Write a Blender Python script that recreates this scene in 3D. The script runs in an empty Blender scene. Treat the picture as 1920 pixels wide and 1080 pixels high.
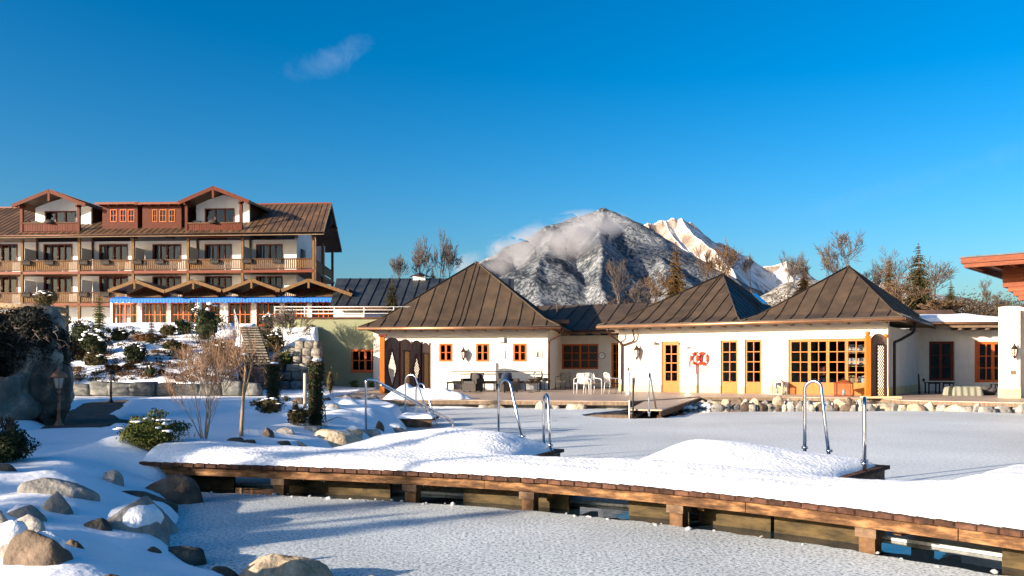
import bpy, bmesh, math, random
import numpy as np
from mathutils import Vector, Matrix, noise
R = math.radians
random.seed(7)
S = bpy.context.scene
COL = S.collection

# ------------------------------------------------------------------ camera, sky, sun, exposure
cam_d = bpy.data.cameras.new('camera'); cam = bpy.data.objects.new('camera', cam_d); COL.objects.link(cam)
cam.location = (0, 0, 1.5); cam.rotation_euler = (R(90), 0, 0)
cam_d.sensor_width = 36; cam_d.lens = 30; cam_d.shift_y = 145/1920
cam_d.clip_start = .1; cam_d.clip_end = 60000
S.camera = cam
SUN_EL, SUN_AZ = 14.5, math.degrees(math.atan2(-.85, -.53))   # azimuth measured from +Y towards +X
sv = Vector((math.sin(R(SUN_AZ))*math.cos(R(SUN_EL)), math.cos(R(SUN_AZ))*math.cos(R(SUN_EL)), math.sin(R(SUN_EL))))
sl = bpy.data.lights.new('sun', 'SUN'); sl.energy = 4.3; sl.angle = R(.5); sl.color = (1, .84, .66)
so = bpy.data.objects.new('sun', sl); COL.objects.link(so); so.rotation_euler = (-sv).to_track_quat('-Z', 'Y').to_euler()
W = bpy.data.worlds.new('World'); S.world = W; W.use_nodes = True
nt = W.node_tree; N = nt.nodes; L = nt.links
bg = N['Background']; sky = N.new('ShaderNodeTexSky'); sky.sky_type = 'NISHITA'; sky.sun_disc = False
sky.sun_elevation = R(SUN_EL); sky.sun_rotation = R(SUN_AZ % 360)
sky.altitude = 900; sky.air_density = 1.15; sky.dust_density = 4.5; sky.ozone_density = 3.6
hs = N.new('ShaderNodeHueSaturation'); hs.inputs['Hue'].default_value = .4945; hs.inputs['Saturation'].default_value = 1.27; hs.inputs['Value'].default_value = 1.0
gm = N.new('ShaderNodeGamma'); gm.inputs['Gamma'].default_value = 1.3
L.new(sky.outputs[0], gm.inputs[0]); L.new(gm.outputs[0], hs.inputs['Color'])
bg.inputs['Strength'].default_value = .0455
# one thin wisp of cloud, fixed on its direction in the sky
tc = N.new('ShaderNodeTexCoord')
def wisp(px, py, w, h, tilt, amt, src):
    d = Vector(((px-960)/1600, 1, (685-py)/1600)).normalized()
    right = Vector((0, 0, 1)).cross(d).normalized()*-1; up = right.cross(d).normalized()
    if up.z < 0: up = -up
    c, s = math.cos(R(tilt)), math.sin(R(tilt))
    r2 = right*c + up*s; u2 = up*c - right*s
    def dot(v, k):
        n = N.new('ShaderNodeVectorMath'); n.operation = 'DOT_PRODUCT'; L.new(tc.outputs['Generated'], n.inputs[0]); n.inputs[1].default_value = v
        m = N.new('ShaderNodeMath'); m.operation = 'SUBTRACT'; L.new(n.outputs['Value'], m.inputs[0]); m.inputs[1].default_value = v.dot(d)
        q = N.new('ShaderNodeMath'); q.operation = 'DIVIDE'; L.new(m.outputs[0], q.inputs[0]); q.inputs[1].default_value = k
        p = N.new('ShaderNodeMath'); p.operation = 'POWER'; L.new(q.outputs[0], p.inputs[0]); p.inputs[1].default_value = 2
        a = N.new('ShaderNodeMath'); a.operation = 'MULTIPLY'; L.new(q.outputs[0], a.inputs[0]); L.new(q.outputs[0], a.inputs[1])
        return a.outputs[0]
    ad = N.new('ShaderNodeMath'); L.new(dot(r2, w/1600), ad.inputs[0]); L.new(dot(u2, h/1600), ad.inputs[1])
    nz = N.new('ShaderNodeTexNoise'); nz.inputs['Scale'].default_value = 24; nz.inputs['Detail'].default_value = 8; nz.inputs['Roughness'].default_value = .68; nz.inputs['Distortion'].default_value = .6
    L.new(tc.outputs['Generated'], nz.inputs['Vector'])
    m2 = N.new('ShaderNodeMath'); m2.operation = 'MULTIPLY_ADD'; L.new(nz.outputs['Fac'], m2.inputs[0]); m2.inputs[1].default_value = 4.4; L.new(ad.outputs[0], m2.inputs[2])
    mr = N.new('ShaderNodeMapRange'); mr.interpolation_type = 'SMOOTHSTEP'; L.new(m2.outputs[0], mr.inputs['Value'])
    mr.inputs['From Min'].default_value = 3.4; mr.inputs['From Max'].default_value = 1.5; mr.inputs['To Max'].default_value = amt
    front = N.new('ShaderNodeVectorMath'); front.operation = 'DOT_PRODUCT'; L.new(tc.outputs['Generated'], front.inputs[0]); front.inputs[1].default_value = d
    gt = N.new('ShaderNodeMath'); gt.operation = 'GREATER_THAN'; L.new(front.outputs['Value'], gt.inputs[0]); gt.inputs[1].default_value = 0
    mu = N.new('ShaderNodeMath'); mu.operation = 'MULTIPLY'; L.new(gt.outputs[0], mu.inputs[0]); L.new(mr.outputs[0], mu.inputs[1])
    mx = N.new('ShaderNodeMix'); mx.data_type = 'RGBA'; L.new(mu.outputs[0], mx.inputs['Factor']); L.new(src, mx.inputs['A']); mx.inputs['B'].default_value = (3.9, 5.0, 7.2, 1)
    return mx.outputs['Result']
o1 = wisp(602, 118, 62, 26, 18, .13, hs.outputs[0])
o1 = wisp(645, 98, 50, 20, 24, .09, o1)
o1 = wisp(1790, 320, 260, 20, 12, .05, o1)
L.new(o1, bg.inputs['Color'])
S.view_settings.view_transform = 'Standard'; S.view_settings.look = 'None'
S.view_settings.gamma = 1; S.view_settings.use_curve_mapping = False; S.view_settings.exposure = 1.65
S.render.engine = 'CYCLES'
S.cycles.max_bounces = 6; S.cycles.transparent_max_bounces = 12; S.cycles.volume_bounces = 1
S.cycles.volume_step_rate = 1.0

# ------------------------------------------------------------------ materials
MATS = {}
def base(name, col, rough=.7, metal=0, spec=.3):
    m = bpy.data.materials.new(name); m.use_nodes = True; b = m.node_tree.nodes['Principled BSDF']
    b.inputs['Base Color'].default_value = (*col, 1); b.inputs['Roughness'].default_value = rough
    b.inputs['Metallic'].default_value = metal; b.inputs['Specular IOR Level'].default_value = spec
    MATS[name] = m; return m, b, m.node_tree.nodes, m.node_tree.links
def noisy(name, c1, c2, scale=5, rough=.7, bump=.2, metal=0, spec=.12, stretch=(1, 1, 1), detail=6, c3=None, bdist=.01, lo=.35, hi=.65, scale2=None, r2=None, objvar=0):
    m, b, n, l = base(name, c1, rough, metal, spec)
    t = n.new('ShaderNodeTexCoord'); mp = n.new('ShaderNodeMapping'); mp.inputs['Scale'].default_value = stretch
    l.new(t.outputs['Object'], mp.inputs[0])
    if objvar:
        oi = n.new('ShaderNodeObjectInfo'); va = n.new('ShaderNodeVectorMath'); va.operation = 'ADD'
        sc = n.new('ShaderNodeVectorMath'); sc.operation = 'SCALE'; cb = n.new('ShaderNodeCombineXYZ')
        for k in range(3): l.new(oi.outputs['Random'], cb.inputs[k])
        l.new(cb.outputs[0], sc.inputs[0]); sc.inputs['Scale'].default_value = 37
        l.new(mp.outputs[0], va.inputs[0]); l.new(sc.outputs[0], va.inputs[1]); vec = va.outputs[0]
    else: vec = mp.outputs[0]
    z = n.new('ShaderNodeTexNoise'); z.inputs['Scale'].default_value = scale; z.inputs['Detail'].default_value = detail; z.inputs['Roughness'].default_value = .62
    l.new(vec, z.inputs['Vector'])
    cr = n.new('ShaderNodeValToRGB'); e = cr.color_ramp.elements
    e[0].position = lo; e[0].color = (*c1, 1); e[1].position = hi; e[1].color = (*c2, 1)
    if c3: x = e.new((lo+hi)/2); x.color = (*c3, 1)
    l.new(z.outputs['Fac'], cr.inputs[0]); out = cr.outputs[0]
    if objvar:
        hv = n.new('ShaderNodeHueSaturation'); mr = n.new('ShaderNodeMapRange'); l.new(oi.outputs['Random'], mr.inputs[0])
        mr.inputs['To Min'].default_value = 1-objvar; mr.inputs['To Max'].default_value = 1+objvar
        l.new(mr.outputs[0], hv.inputs['Value']); l.new(out, hv.inputs['Color']); out = hv.outputs[0]
    l.new(out, b.inputs['Base Color'])
    if bump:
        z2 = n.new('ShaderNodeTexNoise'); z2.inputs['Scale'].default_value = scale2 or scale*3; z2.inputs['Detail'].default_value = 5
        l.new(vec, z2.inputs['Vector'])
        bp = n.new('ShaderNodeBump'); bp.inputs['Strength'].default_value = bump; bp.inputs['Distance'].default_value = bdist
        l.new(z2.outputs['Fac'], bp.inputs['Height']); l.new(bp.outputs[0], b.inputs['Normal'])
    if r2 is not None:
        mr = n.new('ShaderNodeMapRange'); l.new(z.outputs['Fac'], mr.inputs[0]); mr.inputs['From Min'].default_value = .3; mr.inputs['From Max'].default_value = .7
        mr.inputs['To Min'].default_value = rough; mr.inputs['To Max'].default_value = r2; l.new(mr.outputs[0], b.inputs['Roughness'])
    return m
noisy('snow', (.80, .82, .86), (.86, .87, .89), 1.5, .55, .55, spec=.25, bdist=.02, scale2=11)
noisy('snow_crisp', (.78, .80, .84), (.87, .88, .9), 3, .5, 1, spec=.2, bdist=.022, scale2=24)
noisy('plaster', (.60, .555, .49), (.68, .635, .565), 2.2, .85, .25, scale2=60, bdist=.004)
noisy('plaster_grey', (.52, .50, .48), (.60, .58, .55), 1.2, .85, .2, scale2=40, bdist=.004)
noisy('hotel_plaster', (.62, .61, .60), (.70, .69, .67), .6, .85, .15, scale2=20, bdist=.01)
noisy('plinth', (.50, .40, .22), (.60, .50, .30), 3, .85, .3)
noisy('green_plaster', (.20, .215, .125), (.27, .27, .165), .7, .85, .25, c3=(.24, .25, .15), scale2=30, bdist=.006, lo=.3, hi=.7)
noisy('yellow_wall', (.70, .50, .13), (.78, .58, .18), 1, .85, .1)
noisy('wood_dark', (.045, .020, .011), (.11, .052, .028), 3, .6, .4, stretch=(1, 1, 9), objvar=.25)
noisy('wood_red', (.05, .010, .005), (.11, .024, .010), 4, .55, .3, stretch=(8, 8, 1), objvar=.15)
noisy('wood_orange', (.34, .092, .010), (.46, .145, .018), 4, .45, .2, stretch=(9, 9, 1), objvar=.1, spec=.2)
noisy('wood_window_red', (.42, .085, .02), (.56, .13, .035), 4, .45, .2, stretch=(9, 9, 1), spec=.2)
noisy('wood_window_dark', (.10, .022, .012), (.17, .04, .02), 4, .45, .2, stretch=(9, 9, 1), spec=.2)
noisy('wood_balcony', (.075, .042, .018), (.19, .105, .045), 5, .65, .3, stretch=(6, 6, 1))
noisy('wood_grey', (.13, .09, .062), (.24, .17, .115), 3, .7, .4, stretch=(6, 6, 1))
noisy('wood_cladding', (.12, .024, .008), (.22, .055, .018), 3, .5, .4, stretch=(1, 1, 9), objvar=.2)
noisy('wood_screen', (.14, .082, .062), (.25, .15, .11), 3, .55, .2, stretch=(6, 6, 1))
noisy('plank', (.035, .017, .012), (.10, .048, .030), 9, .75, .8, c3=(.062, .030, .02), objvar=.35, stretch=(1, 1, 1), scale2=40)
noisy('skirt', (.022, .016, .007), (.09, .062, .026), 4, .6, .4, stretch=(1, 1, 3))
noisy('beam', (.03, .016, .009), (.29, .155, .07), 5, .7, 1, c3=(.10, .050, .024), stretch=(.7, 1, 3.5), scale2=25, lo=.30, hi=.66)
noisy('post_wet', (.06, .032, .016), (.17, .09, .042), 8, .6, .6)
noisy('beam_end', (.07, .045, .03), (.19, .12, .075), 8, .8, .6, objvar=.2)
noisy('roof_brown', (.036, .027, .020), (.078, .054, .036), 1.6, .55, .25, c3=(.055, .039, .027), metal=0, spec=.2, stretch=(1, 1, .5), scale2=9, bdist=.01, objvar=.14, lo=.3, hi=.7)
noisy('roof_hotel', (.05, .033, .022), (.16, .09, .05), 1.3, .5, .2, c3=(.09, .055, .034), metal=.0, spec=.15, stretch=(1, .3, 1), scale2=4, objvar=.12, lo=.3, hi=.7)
noisy('roof_slate_and_shade', (.02, .024, .03), (.05, .056, .064), 1.1, .45, .2, metal=.3, objvar=.12)  # dark metal roofs; also the shade painted on the brown pyramids' right slopes
noisy('copper', (.30, .15, .085), (.46, .26, .15), 3, .38, .15, metal=.7, stretch=(.4, 1, 1))
noisy('copper_dark', (.05, .028, .02), (.10, .05, .035), 3, .4, .15, metal=.6)
noisy('rock_grey', (.13, .125, .12), (.40, .37, .33), 5, .85, .9, c3=(.24, .225, .205), scale2=16, bdist=.03, objvar=.22, lo=.28, hi=.72)
noisy('rock_brown', (.055, .042, .034), (.18, .13, .095), 5, .7, .9, c3=(.105, .078, .058), scale2=16, bdist=.03, objvar=.2, lo=.28, hi=.72)
noisy('rock_tan', (.26, .19, .12), (.62, .52, .39), 5, .8, .9, c3=(.46, .37, .26), scale2=16, bdist=.03, objvar=.2, lo=.28, hi=.72)
noisy('rock_dark', (.03, .028, .025), (.17, .15, .12), 2.5, .85, 1, c3=(.07, .065, .055), scale2=9, bdist=.06, lo=.28, hi=.72)
noisy('rock_pale', (.11, .10, .085), (.40, .36, .30), 2.5, .85, 1, c3=(.18, .165, .135), scale2=9, bdist=.05, lo=.28, hi=.72)
noisy('block_stone', (.12, .11, .095), (.36, .32, .27), 3, .85, .8, c3=(.23, .205, .17), scale2=12, bdist=.03, objvar=.25)
noisy('block_dark', (.07, .07, .065), (.22, .21, .19), 3, .85, .8, c3=(.13, .13, .12), scale2=12, bdist=.03, objvar=.25)
noisy('brick_red', (.15, .075, .055), (.27, .15, .11), 4, .85, .6, objvar=.25)
noisy('riser', (.05, .045, .04), (.10, .09, .08), 3, .9, .3)
noisy('step_stone', (.17, .15, .13), (.30, .27, .23), 3, .85, .5, objvar=.12)
noisy('path', (.085, .055, .04), (.17, .115, .085), 3, .85, .6, c3=(.12, .08, .06), scale2=20)
noisy('deck', (.24, .17, .12), (.44, .33, .25), 1.3, .38, .3, c3=(.33, .245, .18), stretch=(.6, 3, 1), scale2=12, bdist=.006, r2=.7, spec=.5)
noisy('bark', (.07, .045, .028), (.17, .11, .07), 6, .85, .7, stretch=(1, 1, .25))
noisy('bark_light', (.22, .15, .09), (.42, .30, .19), 8, .8, .4, stretch=(1, 1, .25))
noisy('twig_red', (.20, .11, .065), (.42, .27, .17), 6, .8, 0)
noisy('bark_grey', (.065, .052, .047), (.145, .118, .10), 6, .85, 0)
noisy('pole', (.36, .31, .25), (.5, .44, .36), 6, .7, .3, stretch=(1, 1, .2))
noisy('leaf_dark', (.012, .018, .008), (.035, .045, .016), 3, .55, 0)
noisy('leaf_green', (.045, .06, .012), (.12, .12, .025), 4, .5, 0, lo=.4, hi=.62)
noisy('leaf_olive', (.035, .030, .012), (.10, .075, .03), 4, .6, 0, lo=.4, hi=.62)
noisy('leaf_brown', (.028, .020, .012), (.085, .055, .030), 4, .65, 0, lo=.4, hi=.62)
noisy('leaf_rust', (.07, .03, .012), (.16, .085, .03), 4, .65, 0, lo=.4, hi=.62)
noisy('ivy', (.010, .011, .008), (.040, .034, .022), 5, .6, 0, lo=.4, hi=.62)
noisy('needle', (.022, .026, .010), (.075, .058, .022), 1.2, .6, 0, lo=.35, hi=.65)
noisy('needle_rust', (.05, .032, .012), (.15, .085, .032), 1.0, .6, 0, lo=.35, hi=.65)
base('chrome', (.62, .62, .63), .17, 1, .5)
base('steel', (.50, .49, .48), .32, 1, .5)
base('rail_white', (.62, .62, .62), .4, .3, .5)
base('iron', (.02, .018, .016), .5, .4)
base('bronze', (.05, .032, .02), .45, .6)
noisy('lamp_copper', (.26, .11, .06), (.40, .20, .12), 5, .45, .1, metal=.35)
base('lamp_glass', (.62, .50, .42), .15, 0, .5)
base('black', (.012, .012, .013), .6)
base('tarp', (.20, .20, .155), .8)
base('wicker_dark', (.035, .028, .024), .7)
base('wicker', (.32, .20, .10), .7)
base('navy', (.03, .045, .09), .8)
base('cushion', (.06, .055, .055), .9)
base('white_cloth', (.80, .76, .70), .9)
base('tan_cloth', (.62, .42, .20), .9)
base('pink_cloth', (.45, .12, .12), .9)
base('buoy_red', (.62, .05, .02), .5)
base('white_paint', (.78, .76, .72), .5)
base('sign_grey', (.38, .37, .35), .4)
base('frame_brown', (.20, .13, .08), .5)
base('awning_blue', (.012, .13, .56), .7)
base('flower', (.028, .022, .018), .8)
base('curtain', (.36, .17, .10), .9)
base('curtain_pale', (.42, .40, .37), .9)
base('curtain_red', (.33, .06, .035), .9)
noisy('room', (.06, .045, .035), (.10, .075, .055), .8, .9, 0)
base('room_floor', (.16, .10, .06), .5)
base('cedar', (.09, .07, .05), .8)
base('solar', (.35, .42, .5), .12, .6, .6)
def glass(name, tint, rough=.03, fac=.25):
    m, b, n, l = base(name, tint)
    n.remove(b); o = n['Material Output']
    tr = n.new('ShaderNodeBsdfTransparent'); tr.inputs[0].default_value = (*tint, 1)
    gl = n.new('ShaderNodeBsdfGlossy'); gl.inputs['Roughness'].default_value = rough
    lw = n.new('ShaderNodeLayerWeight'); lw.inputs['Blend'].default_value = fac
    z = n.new('ShaderNodeTexNoise'); z.inputs['Scale'].default_value = 2; t = n.new('ShaderNodeTexCoord'); l.new(t.outputs['Object'], z.inputs['Vector'])
    bp = n.new('ShaderNodeBump'); bp.inputs['Strength'].default_value = .06; bp.inputs['Distance'].default_value = .03; l.new(z.outputs['Fac'], bp.inputs['Height']); l.new(bp.outputs[0], gl.inputs['Normal'])
    mx = n.new('ShaderNodeMixShader'); l.new(lw.outputs['Fresnel'], mx.inputs[0]); l.new(tr.outputs[0], mx.inputs[1]); l.new(gl.outputs[0], mx.inputs[2])
    l.new(mx.outputs[0], o.inputs['Surface']); return m
glass('glass', (.72, .76, .8), .03, .28)
glass('glass_bright', (.78, .80, .8), .03, .38)
# ice: frost grains over grey ice
def ice(name, c1, c2, sc, bump, lo, hi, big):
    m, b, n, l = base(name, c1, .55, 0, .4)
    t = n.new('ShaderNodeTexCoord')
    z = n.new('ShaderNodeTexNoise'); z.inputs['Scale'].default_value = sc; z.inputs['Detail'].default_value = 4; z.inputs['Roughness'].default_value = .7
    l.new(t.outputs['Object'], z.inputs['Vector'])
    cr = n.new('ShaderNodeValToRGB'); e = cr.color_ramp.elements; e[0].position = lo; e[0].color = (*c1, 1); e[1].position = hi; e[1].color = (*c2, 1)
    l.new(z.outputs['Fac'], cr.inputs[0])
    z3 = n.new('ShaderNodeTexNoise'); z3.inputs['Scale'].default_value = big; z3.inputs['Detail'].default_value = 5; l.new(t.outputs['Object'], z3.inputs['Vector'])
    mr = n.new('ShaderNodeMapRange'); l.new(z3.outputs['Fac'], mr.inputs[0]); mr.inputs['From Min'].default_value = .3; mr.inputs['From Max'].default_value = .7; mr.inputs['To Min'].default_value = .76; mr.inputs['To Max'].default_value = 1.12
    hv = n.new('ShaderNodeHueSaturation'); l.new(cr.outputs[0], hv.inputs['Color']); l.new(mr.outputs[0], hv.inputs['Value']); l.new(hv.outputs[0], b.inputs['Base Color'])
    bp = n.new('ShaderNodeBump'); bp.inputs['Strength'].default_value = bump; bp.inputs['Distance'].default_value = .006; l.new(z.outputs['Fac'], bp.inputs['Height']); l.new(bp.outputs[0], b.inputs['Normal'])
ice('ice_front', (.17, .20, .21), (.68, .72, .72), 34, 1, .38, .54, .5)
ice('ice_middle', (.38, .41, .42), (.66, .69, .70), 20, .35, .36, .6, .22)
m, b, n, l = base('water', (.010, .022, .035), .03, 0, .5)
b.inputs['IOR'].default_value = 1.33
t = n.new('ShaderNodeTexCoord'); z = n.new('ShaderNodeTexNoise'); z.inputs['Scale'].default_value = 5; l.new(t.outputs['Object'], z.inputs['Vector'])
bp = n.new('ShaderNodeBump'); bp.inputs['Strength'].default_value = .1; bp.inputs['Distance'].default_value = .01; l.new(z.outputs['Fac'], bp.inputs['Height']); l.new(bp.outputs[0], b.inputs['Normal'])

# ------------------------------------------------------------------ helpers
def link(o, parent=None):
    COL.objects.link(o)
    if parent: o.parent = parent
    return o
def tag(o, label=None, cat=None, group=None, kind=None):
    if label: o['label'] = label
    if cat: o['category'] = cat
    if group: o['group'] = group
    if kind: o['kind'] = kind
    return o
def thing(name, label, cat, loc=(0, 0, 0), rz=0, group=None):
    o = bpy.data.objects.new(name, None); o.empty_display_size = .1; link(o)
    o.location = loc; o.rotation_euler = (0, 0, rz); return tag(o, label, cat, group)
class MB:
    def __init__(s): s.v = []; s.f = []; s.sm = []
    def add(s, vs, fs, smooth=False):
        k = len(s.v); s.v += [tuple(v) for v in vs]; s.f += [tuple(i+k for i in f) for f in fs]; s.sm += [smooth]*len(fs); return s
    def box(s, a, b):
        x0, x1 = sorted((a[0], b[0])); y0, y1 = sorted((a[1], b[1])); z0, z1 = sorted((a[2], b[2]))
        return s.add([(x0,y0,z0),(x1,y0,z0),(x1,y1,z0),(x0,y1,z0),(x0,y0,z1),(x1,y0,z1),(x1,y1,z1),(x0,y1,z1)],
                     [(0,3,2,1),(4,5,6,7),(0,1,5,4),(1,2,6,5),(2,3,7,6),(3,0,4,7)])
    def beam(s, p, q, w, h, up=(0, 0, 1)):
        p = Vector(p); q = Vector(q); d = (q-p).normalized(); u = Vector(up)
        if abs(d.dot(u)) > .95: u = Vector((0, 1, 0))
        r = d.cross(u).normalized()*w/2; u = r.cross(d).normalized()*h/2
        vs = [e + a*r + b*u for e in (p, q) for a, b in ((-1,-1),(1,-1),(1,1),(-1,1))]
        return s.add(vs, [(0,1,2,3),(7,6,5,4),(0,4,5,1),(1,5,6,2),(2,6,7,3),(3,7,4,0)])
    def tube(s, pts, r, n=8, caps=True, smooth=True):
        pts = [Vector(p) for p in pts]; rs = r if isinstance(r, (list, tuple)) else [r]*len(pts)
        vs = []; prev = None
        for i, p in enumerate(pts):
            d = (pts[min(i+1, len(pts)-1)] - pts[max(i-1, 0)])
            d = d.normalized() if d.length > 1e-9 else Vector((0, 0, 1))
            if prev is None:
                a = d.cross(Vector((0, 0, 1)) if abs(d.z) < .9 else Vector((1, 0, 0))).normalized()
            else:
                a = prev - d*prev.dot(d); a = a.normalized() if a.length > 1e-6 else d.orthogonal().normalized()
            prev = a; b = d.cross(a)
            for k in range(n):
                t = 2*math.pi*k/n; vs.append(p + (a*math.cos(t) + b*math.sin(t))*rs[i])
        fs = [(i*n+k, i*n+(k+1) % n, (i+1)*n+(k+1) % n, (i+1)*n+k) for i in range(len(pts)-1) for k in range(n)]
        s.add(vs, fs, smooth)
        if caps:
            k0 = len(s.v)-len(vs); m = (len(pts)-1)*n
            s.f += [tuple(k0+k for k in range(n))[::-1], tuple(k0+m+k for k in range(n))]; s.sm += [False, False]
        return s
    def lathe(s, prof, n=12, c=(0, 0, 0), smooth=True):
        vs = [(c[0]+r*math.cos(2*math.pi*k/n), c[1]+r*math.sin(2*math.pi*k/n), c[2]+z) for r, z in prof for k in range(n)]
        m = len(prof)
        return s.add(vs, [(i*n+k, i*n+(k+1) % n, (i+1)*n+(k+1) % n, (i+1)*n+k) for i in range(m-1) for k in range(n)] + [tuple(range(n))[::-1], tuple((m-1)*n+k for k in range(n))], smooth)
    def prism(s, poly, z0, z1):
        n = len(poly)
        return s.add([(x, y, z0) for x, y in poly] + [(x, y, z1) for x, y in poly],
                     [tuple(range(n))[::-1], tuple(range(n, 2*n))] + [(i, (i+1) % n, n+(i+1) % n, n+i) for i in range(n)])
    def slab(s, poly, off):
        """closed solid between polygon poly (3D) and poly+off"""
        n = len(poly); o = Vector(off)
        return s.add([Vector(p) for p in poly] + [Vector(p)+o for p in poly],
                     [tuple(range(n))[::-1], tuple(range(n, 2*n))] + [(i, (i+1) % n, n+(i+1) % n, n+i) for i in range(n)])
    def boulder(s, c, rad, seed=0, amp=.2):
        bm = bmesh.new(); bmesh.ops.create_icosphere(bm, subdivisions=4, radius=1); o = Vector((seed*3.7 % 97, seed*1.3 % 89, seed*.7 % 83)); vs = []
        cuts = [(Vector((noise.noise(o+Vector((i, 0, 0)))*3, noise.noise(o+Vector((0, i, 0)))*3, noise.noise(o+Vector((0, 0, i*1.7)))*3+.4)).normalized(), .72+.16*abs(noise.noise(o+Vector((i, i, i))))) for i in range(7)]
        for v in bm.verts:
            p = Vector([math.copysign(abs(x)**.82, x) for x in v.co]); p *= 1 + amp*noise.noise(p*.9+o) + amp*.35*noise.noise(p*2.4+o) + .03*noise.noise(p*7+o)
            for n_, h_ in cuts:
                e = p.dot(n_)-h_
                if e > 0: p -= n_*e*.75
            vs.append((p.x*rad[0]+c[0], p.y*rad[1]+c[1], p.z*rad[2]+c[2]))
        fs = [tuple(v.index for v in f.verts) for f in bm.faces]; bm.free(); return s.add(vs, fs, True)
    def blob(s, c, rad, seed=0, amp=.25, sub=2, freq=1.6):
        bm = bmesh.new(); bmesh.ops.create_icosphere(bm, subdivisions=sub, radius=1)
        o = Vector((seed*3.7, seed*1.3, seed*.7)); vs = []
        for v in bm.verts:
            k = 1 + amp*noise.noise(v.co*freq + o) + amp*.4*noise.noise(v.co*freq*2.7 + o)
            vs.append(Vector((v.co.x*rad[0]*k + c[0], v.co.y*rad[1]*k + c[1], v.co.z*rad[2]*k + c[2])))
        fs = [tuple(v.index for v in f.verts) for f in bm.faces]; bm.free()
        return s.add(vs, fs, True)
    def mesh(s, name, mat):
        m = bpy.data.meshes.new(name); m.from_pydata(s.v, [], s.f)
        m.polygons.foreach_set('use_smooth', s.sm)
        m.materials.append(MATS[mat] if isinstance(mat, str) else mat); m.update(); return m
    def build(s, name, mat, parent=None, loc=None, kind=None):
        o = bpy.data.objects.new(name, s.mesh(name, mat)); link(o, parent)
        if loc is not None: o.location = loc
        if kind: o['kind'] = kind
        return o
def inst(name, mesh, parent=None, loc=(0, 0, 0), rot=(0, 0, 0), sc=(1, 1, 1)):
    o = bpy.data.objects.new(name, mesh); link(o, parent); o.location = loc; o.rotation_euler = rot; o.scale = sc; return o
KIDS = {}
def copy_tree(o, parent=None):
    c = o.copy(); COL.objects.link(c)
    if parent is not None: c.parent = parent
    for ch in [x for x in ALL_CHILDREN(o)]: copy_tree(ch, c)
    return c
def ALL_CHILDREN(o): return list(o.children)
# the photograph's measuring rays (camera eye 1.5 m above the ice, horizon at row 685)
def G(px, py, z=0.0):
    D = (1.5-z)*1600/(py-685); return Vector(((px-960)*D/1600, D, z))
def P(px, py, D): return Vector(((px-960)*D/1600, D, 1.5+(685-py)*D/1600))
class Fr:
    """upright frame: x along a facade, y into the building"""
    def __init__(s, ox, oy, deg): s.o = Vector((ox, oy)); a = R(deg); s.a = a; s.t = Vector((math.cos(a), -math.sin(a))); s.n = Vector((math.sin(a), math.cos(a)))
    def hit(s, px, py, y=0):
        dx = (px-960)/1600; lam = (y + s.o.dot(s.n))/(dx*s.n.x + s.n.y); w = Vector((dx*lam, lam))
        return (w-s.o).dot(s.t), 1.5+(685-py)*lam/1600
    def x(s, px, y=0): return s.hit(px, 685, y)[0]
    def z(s, px, py, y=0): return s.hit(px, py, y)[1]
    def w(s, x, y, z=0): p = s.o + s.t*x + s.n*y; return Vector((p.x, p.y, z))
    def loc(s, p): q = Vector((p[0], p[1]))-s.o; return q.dot(s.t), q.dot(s.n)
    def root(s, name, label, cat, group=None): return thing(name, label, cat, (s.o.x, s.o.y, 0), -s.a, group)
def wall(holes, x0, x1, z0, z1, y, th=.3):
    """solid wall in the xz plane with real openings (reveals included)"""
    xs = sorted({x0, x1, *[min(max(h[k], x0), x1) for h in holes for k in (0, 1)]}); zs = sorted({z0, z1, *[min(max(h[k], z0), z1) for h in holes for k in (2, 3)]})
    full = {}
    for i in range(len(xs)-1):
        for j in range(len(zs)-1):
            cx, cz = (xs[i]+xs[i+1])/2, (zs[j]+zs[j+1])/2
            full[i, j] = not any(h[0] < cx < h[1] and h[2] < cz < h[3] for h in holes)
    m = MB(); ya, yb = y, y+th
    for (i, j), f in full.items():
        if not f: continue
        a, b, c, d = xs[i], xs[i+1], zs[j], zs[j+1]
        m.add([(a,ya,c),(b,ya,c),(b,ya,d),(a,ya,d)], [(0,1,2,3)]); m.add([(a,yb,c),(b,yb,c),(b,yb,d),(a,yb,d)], [(3,2,1,0)])
        if not full.get((i-1, j)): m.add([(a,ya,c),(a,ya,d),(a,yb,d),(a,yb,c)], [(0,1,2,3)])
        if not full.get((i+1, j)): m.add([(b,ya,c),(b,yb,c),(b,yb,d),(b,ya,d)], [(0,1,2,3)])
        if not full.get((i, j-1)): m.add([(a,ya,c),(a,yb,c),(b,yb,c),(b,ya,c)], [(0,1,2,3)])
        if not full.get((i, j+1)): m.add([(a,ya,d),(b,ya,d),(b,yb,d),(a,yb,d)], [(0,1,2,3)])
    return m
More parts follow.
